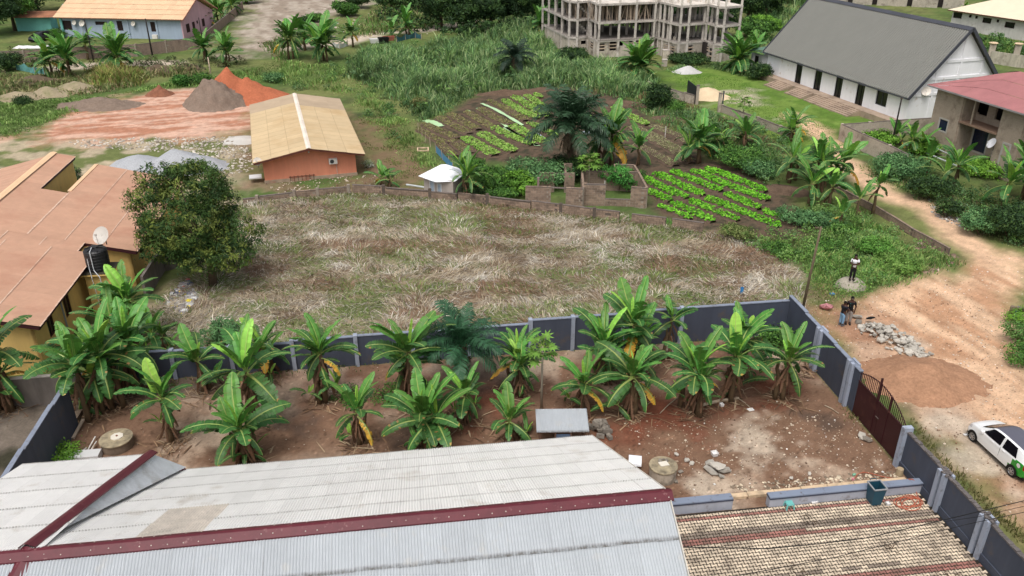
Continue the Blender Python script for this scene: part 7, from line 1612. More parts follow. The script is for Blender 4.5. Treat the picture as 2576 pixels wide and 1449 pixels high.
heap('earth_heap', 'tall heap of red earth behind the tan-roofed bungalow', 'earth heap', 610, 247, 5.8, 4.2, 3.6, m_red, seed=9, rough_=.10, peaks=[(-1.6, .1, 3.9, 3.9), (.9, .0, 2.7, 3.9), (3.2, .2, 1.5, 3.0)])
heap('earth_heap', 'low spread heap of grey-brown earth left on the orange ground', 'earth heap', 250, 266, 5.2, 2.8, 1.1, m_greyearth, seed=5, rough_=.6)
heap('earth_heap', 'small crumbled red-brown mound behind the orange ground', 'earth heap', 404, 238, 1.9, 1.5, 1.2, mat('crumbled_earth', (132, 88, 68), rough=1, var=.3, scale=2, fine=.3, bump=.9, bscale=6), seed=6, rough_=.5)
heap('gravel_heap', 'twin-humped pale grey gravel heap behind the yellow house roof', 'gravel heap', 410, 424, 7.4, 4.2, 1, m_gravel, peaks=[(-2.4, 0, 1.5, 3.1), (1.2, .6, 1.9, 3.1), (3.3, .5, 1.2, 2.6), (.3, -1.0, .9, 2.4)], sharp=.75, seed=1, rough_=.06)
heap('sand_heap', 'pale yellow sand heap beside the black gate leaf', 'sand heap', 1778, 243, 3.0, 2.4, 1.5, m_sand, seed=7, rough_=.15)
heap('sand_heap', 'flat grey-white sand spill at the left corner of the tan roof', 'sand heap', 606, 352, 2.2, 1.8, .35, mat('white_sand', (198, 194, 188), var=.1, fine=.1), seed=8)
heap('gravel_heap', 'small white and grey gravel heap near the right concrete frame', 'gravel heap', 1730, 181, 2.3, 1.6, .9, mat('white_gravel', (190, 188, 186), var=.15, fine=.2, bump=.5), seed=2, rough_=.2)
heap('earth_heap', 'broad low mound of brown earth between the rubble and the gate', 'earth heap', 2322, 956, 3.6, 2.8, 1.35, m_brownearth, seed=12, rough_=.22, sharp=1.35)
m_dull = mat('dull_sand', (156, 142, 118), rough=1, var=.2, scale=.8, fine=.2, bump=.4, dirt=(104, 110, 66), dirt_amt=.35, dscale=.6)
for i, (u, v, a, b, h, lab) in enumerate([(45, 246, 3.4, 2.2, 1.0, 'leftmost of the grassy sand mounds at the left edge'), (118, 238, 3.4, 2.2, 1.1, 'middle grassy sand mound at the left'), (190, 226, 3.6, 2.4, 1.2, 'rightmost grassy sand mound below the reeds'), (400, 178, 3.8, 1.8, 1.0, 'brown earth bank right of the reeds by the lane'), (470, 172, 3.2, 1.6, .9, 'brown earth bank under the lane-end bananas'), (90, 203, 3.6, 1.6, .9, 'dark earth bank behind the sand mounds')]):
    heap('earth_mound', lab, 'earth mound', u, v, a, b, h, m_dull if i < 3 else mat('dark_bank', (98, 84, 68), rough=1, var=.3, fine=.3, bump=.6), seed=20 + i, rough_=.25)
for u, v, a, b, h, rot, lab in ((1275, 236, 4.6, .9, .6, .1, 'reddish brown mulch bank along the top left of the upper garden'), (1370, 228, 4.0, .9, .5, .0, 'reddish brown mulch bank behind the big oil palm'), (1585, 262, 3.6, 1.2, .5, -.5, 'mulch bank right of the tall banana plant'), (1690, 300, 2.4, 1.2, .5, -.5, 'earth bank below the conical young tree'), (1900, 360, 3.0, 1.0, .5, -.4, 'earth bank outside the low wall by the lawn'), (1985, 480, 2.6, 1.6, .4, -.6, 'heap of dry banana trash beside the grove')):
    heap('mulch_bank', lab, 'earth bank', u, v, a, b, h, mat('mulch', (98, 80, 66), rough=1, var=.3, scale=1.5, fine=.3, fscale=8, bump=.8), rot=rot, seed=int(u), rough_=.4)
o = heap('boulder', 'pale smooth boulder mound on which the man in the white shirt stands', 'boulder', 2138, 721, 1.0, .85, .78, mat('pale_rock', (168, 160, 146), rough=.95, var=.15, scale=1.5, fine=.12, bump=.3), sharp=.42, seed=31, rough_=.08)

def rock_mesh(seed, m, boxy=.5):
    r = random.Random(seed); bm_v = []; mb = MB()
    import bmesh
    bm = bmesh.new(); bmesh.ops.create_icosphere(bm, subdivisions=1, radius=1.0)
    for v in bm.verts:
        c = v.co; k = max(abs(c.x), abs(c.y), abs(c.z)); c *= (1 + boxy * (1 / k - 1) * .8) * r.uniform(.82, 1.15); c.z *= .72
    me = bpy.data.meshes.new('stone'); bm.to_mesh(me); bm.free(); me.materials.append(m); return me
m_stone = mat('rubble_stone', (176, 170, 160), rough=.95, var=.15, scale=4, rnd=.28, fine=.1, dirt=(112, 102, 92), dirt_amt=.15, dscale=4)
m_stone2 = mat('grey_block_stone', (132, 124, 114), rough=.95, var=.2, scale=3, rnd=.2, dirt=(70, 66, 62), dirt_amt=.2, dscale=4)
ROCK = [rock_mesh(i, m_stone, b) for i, b in enumerate((.4, .8, 1, .6, .9, .3))]; ROCK2 = [rock_mesh(i + 20, m_stone2, b) for i, b in enumerate((.9, 1, .7, 1))]
def rock(parent, x, y, z, s, me=None, name='stone', asp=None):
    a = asp or (rng.uniform(.8, 1.4), rng.uniform(.7, 1.1), rng.uniform(.5, .9)); M = Matrix.Translation((x, y, z)) @ Euler((rng.uniform(-.4, .4), rng.uniform(-.4, .4), rng.uniform(0, 6.28))).to_matrix().to_4x4() @ Matrix.Diagonal((s * a[0], s * a[1], s * a[2], 1))
    return put(name, me or rng.choice(ROCK), parent, mw=M)
b0 = P(2255, 855); rub = thing('rubble_pile', 'long pile of broken pale stones and concrete lumps on the dirt road verge', 'rubble', b0)
a_, c_ = Vector(P(2185, 818)[:2]), Vector(P(2328, 900)[:2]); axr = (c_ - a_); pr2 = Vector((-axr.y, axr.x)).normalized()
for i in range(290):
    t = rng.random(); w = 1.0 + .35 * math.sin(t * 5); s_ = rng.gauss(0, .45) * w; q = a_ + axr * t + pr2 * s_; hh = max(0, .38 * (1 - (s_ / (w * 1.1)) ** 2)) * (.3 + .7 * math.sin(math.pi * min(1, max(0, t)))) 
    rock(rub, q.x - b0[0], q.y - b0[1], rng.uniform(0, 1) * hh + .05, rng.uniform(.06, .15) * (1 if rng.random() < .85 else 1.6))
def rock_thing(u, v, s, label, me=None, asp=None, cat='stone', z=0): q = P(u, v); t = rock(None, q[0], q[1], s * .4 + z, s, me, 'stone', asp); tag(t, label, cat); return t
rock_thing(2153, 799, .26, 'squared pale block lying right of the two standing men', ROCK[2], (1.3, .9, .6)); rock_thing(2160, 812, .2, 'smaller block between the men and the rubble', ROCK2[0])
rock_thing(2168, 1102, .26, 'rounded tan stone leaning on the foot of the maroon gate', ROCK[0]); rock_thing(2180, 1108, .24, 'grey rough stone beside the tan one at the gate foot', ROCK2[2])
q = P(1804, 1188); hs2 = thing('stone_hearth', 'three-stone hearth of broken slabs in the middle of the bare yard', 'hearth', q)
for x, y, z, s, a in ((-.3, -.05, .14, .26, (1.4, .6, .8)), (.28, .0, .14, .26, (1.2, .8, .8)), (0, .3, .15, .25, (1.1, .9, .8)), (0, .05, .36, .3, (1.2, .9, .28)), (-.25, .65, .1, .18, None), (.1, -.35, .08, .14, None)): rock(hs2, x, y, z, s, rng.choice(ROCK[1:4]), asp=a)
for u, v, s, lab in ((1727, 1160, .15, 'tan flat stone just right of the concrete well'), (1740, 1167, .12, 'whitish stone right of the concrete well'), (1702, 1145, .14, 'stone above the right rim of the concrete well'), (2036, 1193, .11, 'small stone near the kerb before the bin'), (1990, 1204, .12, 'small brown stone beside the kerb')): rock_thing(u, v, s, lab)
for u, v, s, lab in ((1712, 1188, .12, 'stone at the right foot of the concrete well'), (1700, 1212, .13, 'dark stone at the base of the concrete well')): rock_thing(u, v, s, lab, ROCK2[1])
# block pile beside the shelter
q = P(1507, 1092); bp_ = thing('block_pile', 'tumbled pile of mossy concrete blocks at the right of the little tin shelter', 'block pile', q)
for i in range(24):
    x, y = rng.uniform(-.42, .5), rng.uniform(-.35, 1.0); lv = 0 if i < 11 else (1 if i < 19 else 2); k = 1 - .3 * lv
    M = Matrix.Translation((x * k, .25 + (y - .25) * k, .1 + lv * .2)) @ Euler((rng.uniform(-.3, .3), rng.uniform(-.3, .3), rng.uniform(0, 3))).to_matrix().to_4x4()
    mb = MB(); mb.box(-.2, .2, -.1, .1, -.1, .1); put('block', mb.mesh('block', m_stone2), bp_, mw=M)

# ---------------------------------------------------------------- wells, shelter, cage
m_well = mat('stained_cement', (176, 164, 148), rough=.95, var=.15, scale=2, streak=.3, dirt=(70, 62, 56), dirt_amt=.35, dscale=2.2, bump=.3)
m_welltop = mat('stained_well_top', (200, 184, 152), rough=.95, var=.15, scale=2, dirt=(58, 52, 48), dirt_amt=1.15, dscale=2.6, bump=.3)
q = P(1666, 1200); w_ = thing('well', 'round whitish concrete well with a blackened cover near the corner of the pale roof', 'well', q)
MB().lathe([(.60, -.1), (.62, .1), (.63, .62)], 28).build('ring', m_well, w_); MB().lathe([(.655, .62), (.665, .66), (.655, .70)], 28).build('cover', m_welltop, w_)
mb = MB(); mb.obox((.02, .05, .73), (.2, .05, 0), (-.05, .15, 0), (0, 0, .02)); mb.build('lid', mat('pale_slab', (222, 214, 200), var=.08), w_)
for x, y, s in ((-.12, .3, .1), (.05, .38, .08), (.2, .3, .07)): rock(w_, x, y, .74, s, ROCK2[0])
q = P(297, 1122); w_ = thing('well', 'low round dark-stained well with a crusted lid near the sloping blue wall', 'well', q)
m_well2 = mat('dark_cement', (128, 112, 96), rough=.95, var=.2, scale=2, streak=.2, dirt=(70, 60, 52), dirt_amt=.3, dscale=2)
MB().lathe([(.72, -.1), (.74, .1), (.73, .44)], 28).build('ring', m_well2, w_); MB().lathe([(.775, .44), (.78, .5), (.74, .52)], 28).build('cover', m_welltop, w_)
mb = MB(); mb.lathe([(.3, .52), (.3, .56), (.24, .57)], 8, .03, .06); mb.build('lid', mat('pale_slab', (222, 214, 200), var=.08), w_); mb = MB(); mb.lathe([(.05, .571), (.05, .60)], 10, .03, .06); mb.build('lid_knob', mat('rust', (120, 70, 48)), w_)
# little tin shelter
fz, bz = 1.15, 1.42; c1, c2, c3, c4 = P(1345, 1029, bz), P(1474, 1027, bz), P(1483, 1087, fz), P(1352, 1088, fz)
sh_ang = math.atan2(c3[1] - c4[1], c3[0] - c4[0]); sh = thing('shelter', 'little open shelter with a pale corrugated tin roof behind the long house', 'shelter', (c4[0], c4[1], 0), sh_ang)
sw1 = math.hypot(c3[0] - c4[0], c3[1] - c4[1]); dp = to_local(c1, c4, sh_ang)[1]; sl3 = math.hypot(dp, bz - fz)
for i in range(3): me = corr_mesh('roof_sheet', sw1 / 3 + .04, sl3, .076, .013, m_zinc_blue_dim); put('roof_sheet', me, sh, mw=frame(((i + 1) * sw1 / 3, dp, bz + .004 * i), (-1, 0, 0), (0, -dp / sl3, -(bz - fz) / sl3)))
m_timb = mat('old_timber', (104, 78, 64))
for x, y in ((.12, .08), (sw1 * .35, .08), (sw1 * .65, .08), (sw1 - .12, .08), (.12, dp - .08), (sw1 - .12, dp - .08)): mb = MB(); mb.bar((x, y, -.1), (x, y, fz + (bz - fz) * y / dp - .02), .07); mb.build('post', m_timb, sh)
mb = MB(); mb.bar((0, .08, fz - .05), (sw1, .08, fz - .05), .06); mb.build('beam', m_timb, sh)
mb = MB(); mb.box(.1, sw1 - .1, dp - .06, dp - .04, 0, bz - .1); mb.build('back_panel', mat('rusty_panel', (96, 84, 80), var=.3), sh); mb = MB(); mb.box(sw1 * .35, sw1 * .65, .1, .13, .2, .95); mb.build('front_panel', mat('blue_sheet', (92, 112, 138), var=.1), sh)
q = P(1596, 1178); cg = thing('cage', 'small slatted wooden cage with a white sheet over its top', 'cage', q, -.15)
for i in range(7):
    for y in (-.2, .2): mb = MB(); mb.bar((-.24 + i * .08, y, 0), (-.24 + i * .08, y, .5), .025); mb.build('slat', m_timb, cg)
for i in range(4): 
    for x in (-.26, .26): mb = MB(); mb.bar((x, -.15 + i * .1, 0), (x, -.15 + i * .1, .5), .025); mb.build('slat', m_timb, cg)
mb = MB(); mb.poly([(-.3, -.27, .46), (.3, -.27, .46), (.3, -.05, .58), (-.3, -.05, .58)]); mb.poly([(-.3, -.05, .58), (.3, -.05, .58), (.3, .26, .56), (-.3, .26, .56)]); mb.poly([(-.3, -.29, .34), (.3, -.29, .36), (.3, -.27, .46), (-.3, -.27, .46)]); mb.build('cover_sheet', m_wsheet, cg)
# timber scraps by the left well
m_wht = mat('white_paint_wood', (206, 202, 196), var=.1, dirt=(150, 130, 110), dirt_amt=.3, dscale=3)
def DL(px, py): return (134.2 + .213 * px, 1006.2 + .213 * py)
for k, (a, b, w, lab) in enumerate([((45, 660), (180, 465), .06, 'white painted stick, longest of the left ones by the blue wall'), ((85, 605), (155, 655), .05, 'short white cross stick by the blue wall'), ((150, 605), (205, 655), .05, 'second short white cross stick by the blue wall'), ((130, 620), (220, 540), .05, 'tan stick lying between the white sticks'), ((350, 705), (505, 460), .06, 'long white stick leaning towards the left well'), ((380, 700), (520, 520), .05, 'brown stick beside the long white one'), ((410, 700), (500, 560), .05, 'dark split stick nearest the left well'), ((255, 660), (405, 605), .05, 'thin pale stick lying flat before the left well'), ((235, 460), (365, 275), .14, 'thick weathered plank lying along the bare strip')]):
    p, q = P(*DL(*a)), P(*DL(*b)); mb = MB(); mb.bar((0, 0, .04), (q[0] - p[0], q[1] - p[1], .07 + .02 * k), w, w * .6); o = mb.build('timber_stick' if w < .1 else 'plank', m_wht if 'white' in lab or 'pale' in lab else m_wood, None, loc=(p[0], p[1], 0)); tag(o, lab, 'timber')
p = P(160, 1158); mb = MB(); mb.box(-.5, 1.7, -.3, .3, -.05, .3); o = mb.build('low_white_ledge', m_frame_w, None, loc=p, rz=TH); tag(o, 'white plastered ledge just behind the edge of the pale roof at the left', 'ledge')
p0_, p1_ = P(150, 1120), P(205, 1030); mb = MB(); mb.bar((0, 0, .1), (p1_[0] - p0_[0], p1_[1] - p0_[1], .12), .45, .28); o = mb.build('drain_kerb', m_well2, None, loc=(p0_[0], p0_[1], 0)); tag(o, 'stained concrete drain edge along the foot of the sloping blue wall', 'kerb')

# ---------------------------------------------------------------- forecourt things
q = P(2197, 1262); bn = thing('rubbish_bin', 'tall dark teal open plastic bin standing against the low wall', 'bin', q, TH)
def taper(mb, w0, d0, w1, d1, z0, z1, t=0):
    v = [(-w0, -d0, z0), (w0, -d0, z0), (w0, d0, z0), (-w0, d0, z0), (-w1, -d1, z1), (w1, -d1, z1), (w1, d1, z1), (-w1, d1, z1)]; n = len(mb.v); mb.v += v
    for f in ((0, 1, 5, 4), (1, 2, 6, 5), (2, 3, 7, 6), (3, 0, 4, 7), (0, 3, 2, 1)): mb.f.append(tuple(n + i for i in f)); mb.c.append(mb.col)
m_teal = mat('teal_plastic', (32, 74, 92), rough=.4, var=.08, spec=.4)
mb = MB(); taper(mb, .22, .24, .29, .30, 0, .92); taper(mb, .20, .22, .265, .275, .03, .92); mb.build('body', m_teal, bn)
mb = MB()
for a, b in (((-.3, -.31), (.3, -.31)), ((.3, -.31), (.3, .31)), ((.3, .31), (-.3, .31)), ((-.3, .31), (-.3, -.31))): mb.bar((*a, .93), (*b, .93), .05, .05)
mb.build('rim', mat('grey_rim', (150, 152, 154)), bn); mb = MB(); mb.tube([(-.15, .33, .93), (-.13, .38, .99), (.13, .38, .99), (.15, .33, .93)], .018, 6); mb.build('handle', m_teal, bn)
q = P(1984, 1277); stl = thing('stool', 'small turquoise plastic stool in front of the longer low wall', 'stool', q, TH); m_tq = mat('turquoise_plastic', (112, 184, 180), rough=.4, var=.05)
mb = MB(); taper(mb, .17, .15, .15, .13, .24, .29); mb.box(-.15, .15, -.13, .13, .285, .30); mb.build('seat', m_tq, stl)
for x in (-1, 1):
    for y in (-1, 1): mb = MB(); mb.bar((x * .18, y * .16, 0), (x * .14, y * .12, .28), .05); mb.build('leg', m_tq, stl)
m_scrap = mat('white_scrap', (228, 226, 224), rough=.6, var=.05)
def scrap(u, v, w, d, h, label, m=m_scrap, rz=.3, cat='litter', name='litter_scrap', z=0):
    q = P(u, v); mb = MB(); taper(mb, w * .4, d * .4, w * .5, d * .5, 0, h); mb.poly([(-w * .42, -d * .42, h * .6), (w * .42, -d * .42, h * .6), (w * .42, d * .42, h * .6), (-w * .42, d * .42, h * .6)]); o = mb.build(name, m, None, loc=(q[0], q[1], .01 + z), rz=rz); tag(o, label, cat); return o
scrap(2048, 1266, .32, .16, .1, 'white foam food box on the paving left of the bin'); scrap(2233, 1270, .18, .18, .12, 'white crumpled cup on the paving right of the bin'); scrap(1797, 1146, .3, .28, .2, 'white plastic bowl in the bare yard above the hearth')
scrap(1888, 1032, .34, .24, .04, 'white sheet scrap lying under the right banana group'); scrap(1815, 1022, .2, .2, .16, 'white and purple round litter by the fallen banana stem'); scrap(2148, 1196, .16, .08, .08, 'green and white bottle near the coiled hose', mat('mint_plastic', (150, 210, 180))); scrap(2140, 1231, .1, .09, .1, 'pink cup on top of the longer low wall', mat('pink_plastic', (214, 140, 150)), z=.53)
scrap(2430, 1095, .3, .15, .06, 'white paper scrap beside the front of the white car'); scrap(2399, 978, .3, .15, .05, 'white scrap on the road verge above the car'); scrap(2093, 742, .3, .2, .1, 'blue scrap in the dry grass by the pole', mat('blue_plastic', (60, 130, 190))); scrap(1865, 740, .16, .16, .5, 'upright blue bottle in the mown field behind the wall', mat('blue_plastic', (60, 130, 190)))
scrap(1780, 1041, .34, .1, .08, 'dark red shoe-like scrap under the banana with the orange leaf', mat('dark_red', (120, 30, 40)), name='litter_scrap') if False else None
q = P(2261, 1195); mb = MB(); mb.lathe([(.16, -.05), (.165, .1), (.15, .38)], 14); o = mb.build('log_stub', mat('cut_log', (168, 150, 122), var=.15), None, loc=q); tag(o, 'short upright log stub at the foot of the gate post', 'log')
m_hose = mat('orange_hose', (178, 98, 74), rough=.5, var=.1)
def ZH(px, py): return (1717.2 + .4239 * px, 1100 + .4239 * py)
hp = []
def addp(px, py, z=.03): q = P(*ZH(px, py), z); hp.append(q)
for a in ((1020, 245), (1040, 218), (1075, 207), (1120, 215), (1180, 232), (1250, 246)): addp(*a)
mb = MB(); mb.tube(hp, .02, 5); o = mb.build('garden_hose', m_hose); tag(o, 'loose end of orange hose lying on the yard behind the long low wall', 'hose')
hp = []
for a in ((1340, 248, .56), (1365, 250, .57), (1380, 258, .50), (1386, 290, .3), (1384, 318, .05)): addp(*a)
lx, ly = 1350, 345
for k in range(64):
    a = k * .42; rr = 1 + .25 * math.sin(k * .37); addp(1350 + 25 * math.sin(k * .11) + 62 * rr * math.cos(a), 385 + 12 * math.cos(k * .13) + 32 * rr * math.sin(a), .03 + .004 * (k % 9))
mb = MB(); mb.tube(hp, .02, 5); o = mb.build('garden_hose', m_hose); tag(o, 'coiled orange hose on the paving, hung over the end of the low wall', 'hose')
# overhead cables
m_cable = mat('black_cable', (30, 30, 32), var=0)
for k, (pts, r_, lab) in enumerate((([(1700, 1376, 4.6), (1932, 1380, 4.2), (2060, 1368, 4.1), (2182, 1353, 4.0), (2357, 1312, 4.1), (2700, 1230, 4.6)], .017, 'thick black overhead cable crossing above the paved forecourt'), ([(1720, 1470, 4.0), (1932, 1434, 3.8), (2100, 1402, 3.7), (2282, 1357, 3.8), (2432, 1319, 4.0), (2700, 1262, 4.4)], .012, 'thinner black overhead cable below the thick one'), ([(2350, 1316, 4.1), (2460, 1300, 4.0), (2700, 1245, 4.3)], .009, 'thin service wire parting from the overhead cables'))):
    mb = MB(); mb.tube([P(*p) for p in pts], r_, 5); o = mb.build('overhead_cable', m_cable); tag(o, lab, 'cable')
# fallen stems and sticks in the yard
m_fstem = mat('fallen_stem', (176, 160, 138), var=.2, dirt=(120, 96, 76), dirt_amt=.3, dscale=3)
for a, b, r_, lab in (((1765, 1019), (1858, 1001), .09, 'fallen pale banana stem under the right banana group'), ((1858, 1003), (1890, 1028), .03, 'broken stick at the end of the fallen banana stem'), ((2075, 1020), (2110, 1040), .03, 'thin stick lying below the right slate wall'), ((1705, 1000), (1660, 1040), .03, 'thin grey stick under the orange hanging leaf')):
    p, q = P(*a, r_), P(*b, r_); mb = MB(); mb.tube([p, ((p[0] + q[0]) / 2, (p[1] + q[1]) / 2 + .05, r_ + .03), q], [r_, r_ * .9, r_ * .7], 7); o = mb.build('fallen_stem', m_fstem); tag(o, lab, 'fallen stem')
# litter, pebbles and dry leaf trash: uncountable ground cover
def litter(poly_w, n, smin, smax, pal, wts, name, flat=.3, z=0.0):
    q = rand_in(poly_w, n); s = nr.uniform(smin, smax, n) * (nr.random(n) ** 2 * 1.4 + .5); a = nr.uniform(0, 6.28, n); e = nr.uniform(.4, 1, n)
    c, s_ = np.cos(a), np.sin(a); V = []
    for dx, dy, dz in ((-1, -1, 0), (1, -1, 0), (1.0, 1, 0), (-1, 1, 0), (-.7, -.7, 1), (.7, -.7, 1), (.7, .7, 1), (-.7, .7, 1)):
        x = dx * s; y = dy * s * e; V.append(np.c_[q[:, 0] + x * c - y * s_, q[:, 1] + x * s_ + y * c, z + dz * s * flat])
    V = np.stack(V, 1).reshape(-1, 3); i = np.arange(n)[:, None, None] * 8; Fq = (i + np.array([[4, 5, 6, 7], [0, 1, 5, 4], [1, 2, 6, 5], [2, 3, 7, 6], [3, 0, 4, 7]])).reshape(-1, 4)
    cols = np.repeat(pick_cols(n, pal, wts, .2), 5, 0); return stuff(put(name, np_mesh(name, V, Fq, m_straw, cols)))
litter(PG['yard'], 3800, .008, .028, [(170, 156, 140), (140, 118, 98), (104, 84, 70), (222, 216, 208)], [2, 3, 3, .25], 'pebbles', .6)
litter(W([(1560, 1060), (2160, 1040), (2290, 1190), (2300, 1215), (1700, 1245), (1700, 1180)]), 1500, .01, .035, [(196, 180, 160), (172, 150, 128), (120, 98, 82), (232, 228, 222)], [3, 3, 2, .5], 'pebbles', .6)
litter(PG['verge'], 3600, .008, .03, [(206, 190, 170), (150, 122, 100), (118, 90, 72), (226, 218, 208)], [3, 3, 3, .6], 'pebbles', .6)
litter(PG['road'], 900, .01, .032, [(222, 206, 186), (176, 146, 118), (160, 122, 96), (236, 230, 222)], [3, 2, 1, .8], 'pebbles', .5)
litter(W([(160, 352), (400, 345), (620, 345), (640, 430), (560, 440), (440, 385), (200, 370)]), 1300, .03, .11, [(196, 188, 176), (172, 164, 152), (140, 130, 118)], [3, 2, 1], 'rubble_scatter', .6)
litter(W([(660, 455), (890, 440), (960, 440), (930, 480), (700, 490)]), 500, .02, .07, [(190, 176, 160), (120, 96, 80)], [1, 1], 'pebbles', .5)
litter(W([(410, 760), (470, 700), (500, 740), (460, 790)]), 500, .05, .14, [(206, 206, 206), (150, 146, 150), (200, 90, 90), (226, 206, 80), (110, 120, 150)], [4, 3, .6, .4, .6], 'rubbish_scatter', .5)
litter(W([(2240, 640), (2330, 600), (2420, 650), (2350, 690), (2280, 680)]), 500, .04, .12, [(140, 120, 104), (104, 88, 76), (180, 166, 150)], [3, 2, 1], 'rubble_scatter', .5)
litter(W([(2330, 500), (2440, 510), (2500, 560), (2430, 575), (2350, 545)]), 600, .03, .1, [(176, 172, 166), (140, 132, 124)], [3, 2], 'rubble_scatter', .5)
litter(W([(1560, 60), (640, 20), (900, 20), (760, 100), (600, 110)]), 400, .1, .25, [(140, 128, 114), (196, 184, 170)], [1, 1], 'rubble_scatter', .4)
qs = [];                                                  # dry leaf trash round the stools
for (u, v, cv, sz, nl, st, lab) in YARD:
    p = P(u, v); k = 90; qs.append(np.c_[nr.normal(p[0], .55, k), nr.normal(p[1], .5, k)])
q = np.concatenate(qs); n = len(q); blades(q, np.zeros(n), nr.uniform(.2, .6, n), nr.uniform(.04, .10, n), nr.uniform(1.3, 2.4, n), nr.uniform(0, 6.28, n), pick_cols(n, [(150, 122, 96), (118, 92, 72), (178, 156, 128), (92, 74, 60)], [3, 3, 1.5, 2]), m_straw, 'leaf_trash', .7)
litter([R(14, 27.6)[:2], R(22, 27.6)[:2], R(22, 28.1)[:2], R(14, 28.1)[:2]], 260, .02, .06, [(206, 190, 166), (130, 116, 100)], [1, 1], 'pebbles', .5)
q = rand_in([R(px0, 16.5)[:2], R(22, 16.5)[:2], R(22, 26)[:2], R(px0, 26)[:2]], 260); ctr = q[:14]; q = np.concatenate([c + nr.normal(0, .22, (24, 2)) for c in ctr]); n = len(q)
blades(q, np.full(n, .01), nr.uniform(.05, .14, n), nr.uniform(.03, .06, n), nr.uniform(1.5, 2.5, n), nr.uniform(0, 6.28, n), pick_cols(n, [(70, 60, 52), (96, 80, 66)], [1, 1]), m_straw, 'leaf_trash', .7)

# ---------------------------------------------------------------- poles, netting, sticks
def hgt(u, v, tv): return height_at(u, v, tv)
def pole(u, v, tv, r_, label, m=m_bark, extra=None, tilt=(0, 0)):
    q = P(u, v); h = hgt(u, v, tv); t = thing('wooden_pole', label, 'pole', q); mb = MB(); mb.tube([(0, 0, -.2), (tilt[0] * .5, tilt[1] * .5, h * .5), (tilt[0], tilt[1], h)], [r_ * 1.2, r_, r_ * .8], 8); mb.build('shaft', m, t, smooth=True)
    if extra: extra(t, h)
    return t
m_pole = mat('grey_pole', (104, 92, 74), var=.2, scale=3, streak=.15)
def ext(t, h): mb = MB(); mb.box(-.12, .12, -.06, .06, h - .1, h - .04); mb.build('cross_piece', m_pole, t)
pole(2016, 790, 570, .085, 'leaning wooden pole between the corner of the slate wall and the weeds', m_pole, ext, tilt=(.25, 0)); m_dpole = mat('dark_pole', (50, 46, 44), var=.1)
pole(2243, 366, 246, .09, 'dark utility pole in front of the white hall gable', m_dpole, ext); pole(236, 156, 48, .10, 'left dark wooden pole before the blue house', m_dpole); pole(384, 142, 47, .12, 'right dark wooden pole before the blue house', m_dpole)
pole(532, 200, 144, .09, 'short pale pole in the grass behind the earth heaps', m_wood); pole(512, 120, 44, .08, 'thin pole with a round fitting near the pink gable', m_dpole)
for i, (u, v, tv, lab) in enumerate([(1673, 345, 318, 'white painted stick standing at the corner of the bare plot'), (1212, 448, 420, 'thin post beside the tiny shed shrubs'), (1520, 485, 455, 'thin post by the end of the ruin')]):
    q = P(u, v); mb = MB(); mb.tube([(0, 0, -.1), (0, 0, hgt(u, v, tv))], .05, 6); o = mb.build('stick', m_wht, None, loc=q); tag(o, lab, 'stick')
st_ = [(1053, 333), (1062, 345), (1070, 357), (1083, 370), (1097, 384), (1113, 402), (1128, 418), (1140, 430)]
q0 = P(*st_[0]); t = thing('stick_fence', 'leaning grey stick fence with blue net at its lower end beside the seedling beds', 'fence', q0)
for u, v in st_: a = at(u, v, q0); mb = MB(); mb.tube([(a[0], a[1], -.05), (a[0] + rng.uniform(-.08, .08), a[1], 1.05)], .03, 5); mb.build('stick', m_wood, t)
mb = MB(); m_net = mat('blue_net', (84, 138, 176), rough=.8, var=.2, scale=4); prev = None
for u, v in st_[4:]: a = at(u, v, q0); cur = ((a[0], a[1], .05), (a[0], a[1], .75)); prev and mb.poly([prev[0], cur[0], cur[1], prev[1]]); prev = cur
mb.build('net', m_net, t)
def netting(label, pts, h, m, name='netting_fence'):
    o = P(*pts[0]); t = thing(name, label, 'netting', o); prev = None; mb = MB()
    for i, p in enumerate(dens(pts, 3)):
        a = at(*p, o); k = h * (1 if i % 3 == 0 else .72) * rng.uniform(.85, 1.1); cur = ((a[0], a[1] + rng.uniform(-.1, .1), 0), (a[0], a[1] + rng.uniform(-.2, .2), k)); prev and mb.poly([prev[0], cur[0], cur[1], prev[1]]); prev = cur
        if i % 3 == 0: s = MB(); s.tube([(a[0], a[1], -.05), (a[0], a[1], h + .15)], .05, 5); s.build('post', m_wood, t)
    mb.build('net', m, t)
netting('torn teal netting on posts at the left edge below the old wall', [(42, 176), (66, 180), (90, 187), (114, 192)], 1.2, mat('teal_net', (96, 150, 148), var=.25, scale=3))
netting('dark blue-green netting slung below the grey-leaved banana', [(998, 106), (1020, 100), (1045, 95), (1060, 98)], 1.0, mat('dark_teal_net', (56, 96, 104), var=.25, scale=3)); netting('white tattered netting in the meadow by the sandy lot bananas', [(838, 118), (855, 122), (875, 116)], .9, mat('white_net', (196, 200, 196), var=.15))
q = P(942, 108); scrap(942, 108, 1.6, 1.2, .7, 'white sack leaning at the edge of the sandy track', cat='sack', name='sack'); scrap(965, 108, 1.8, 1.4, .9, 'dark sack heap beside the white sack', m_void, cat='sack', name='sack'); scrap(978, 102, 2.0, 1.0, .7, 'reddish brick stack beside the netting', mat('brick_red', (150, 92, 76), var=.2), cat='brick stack', name='brick_stack')
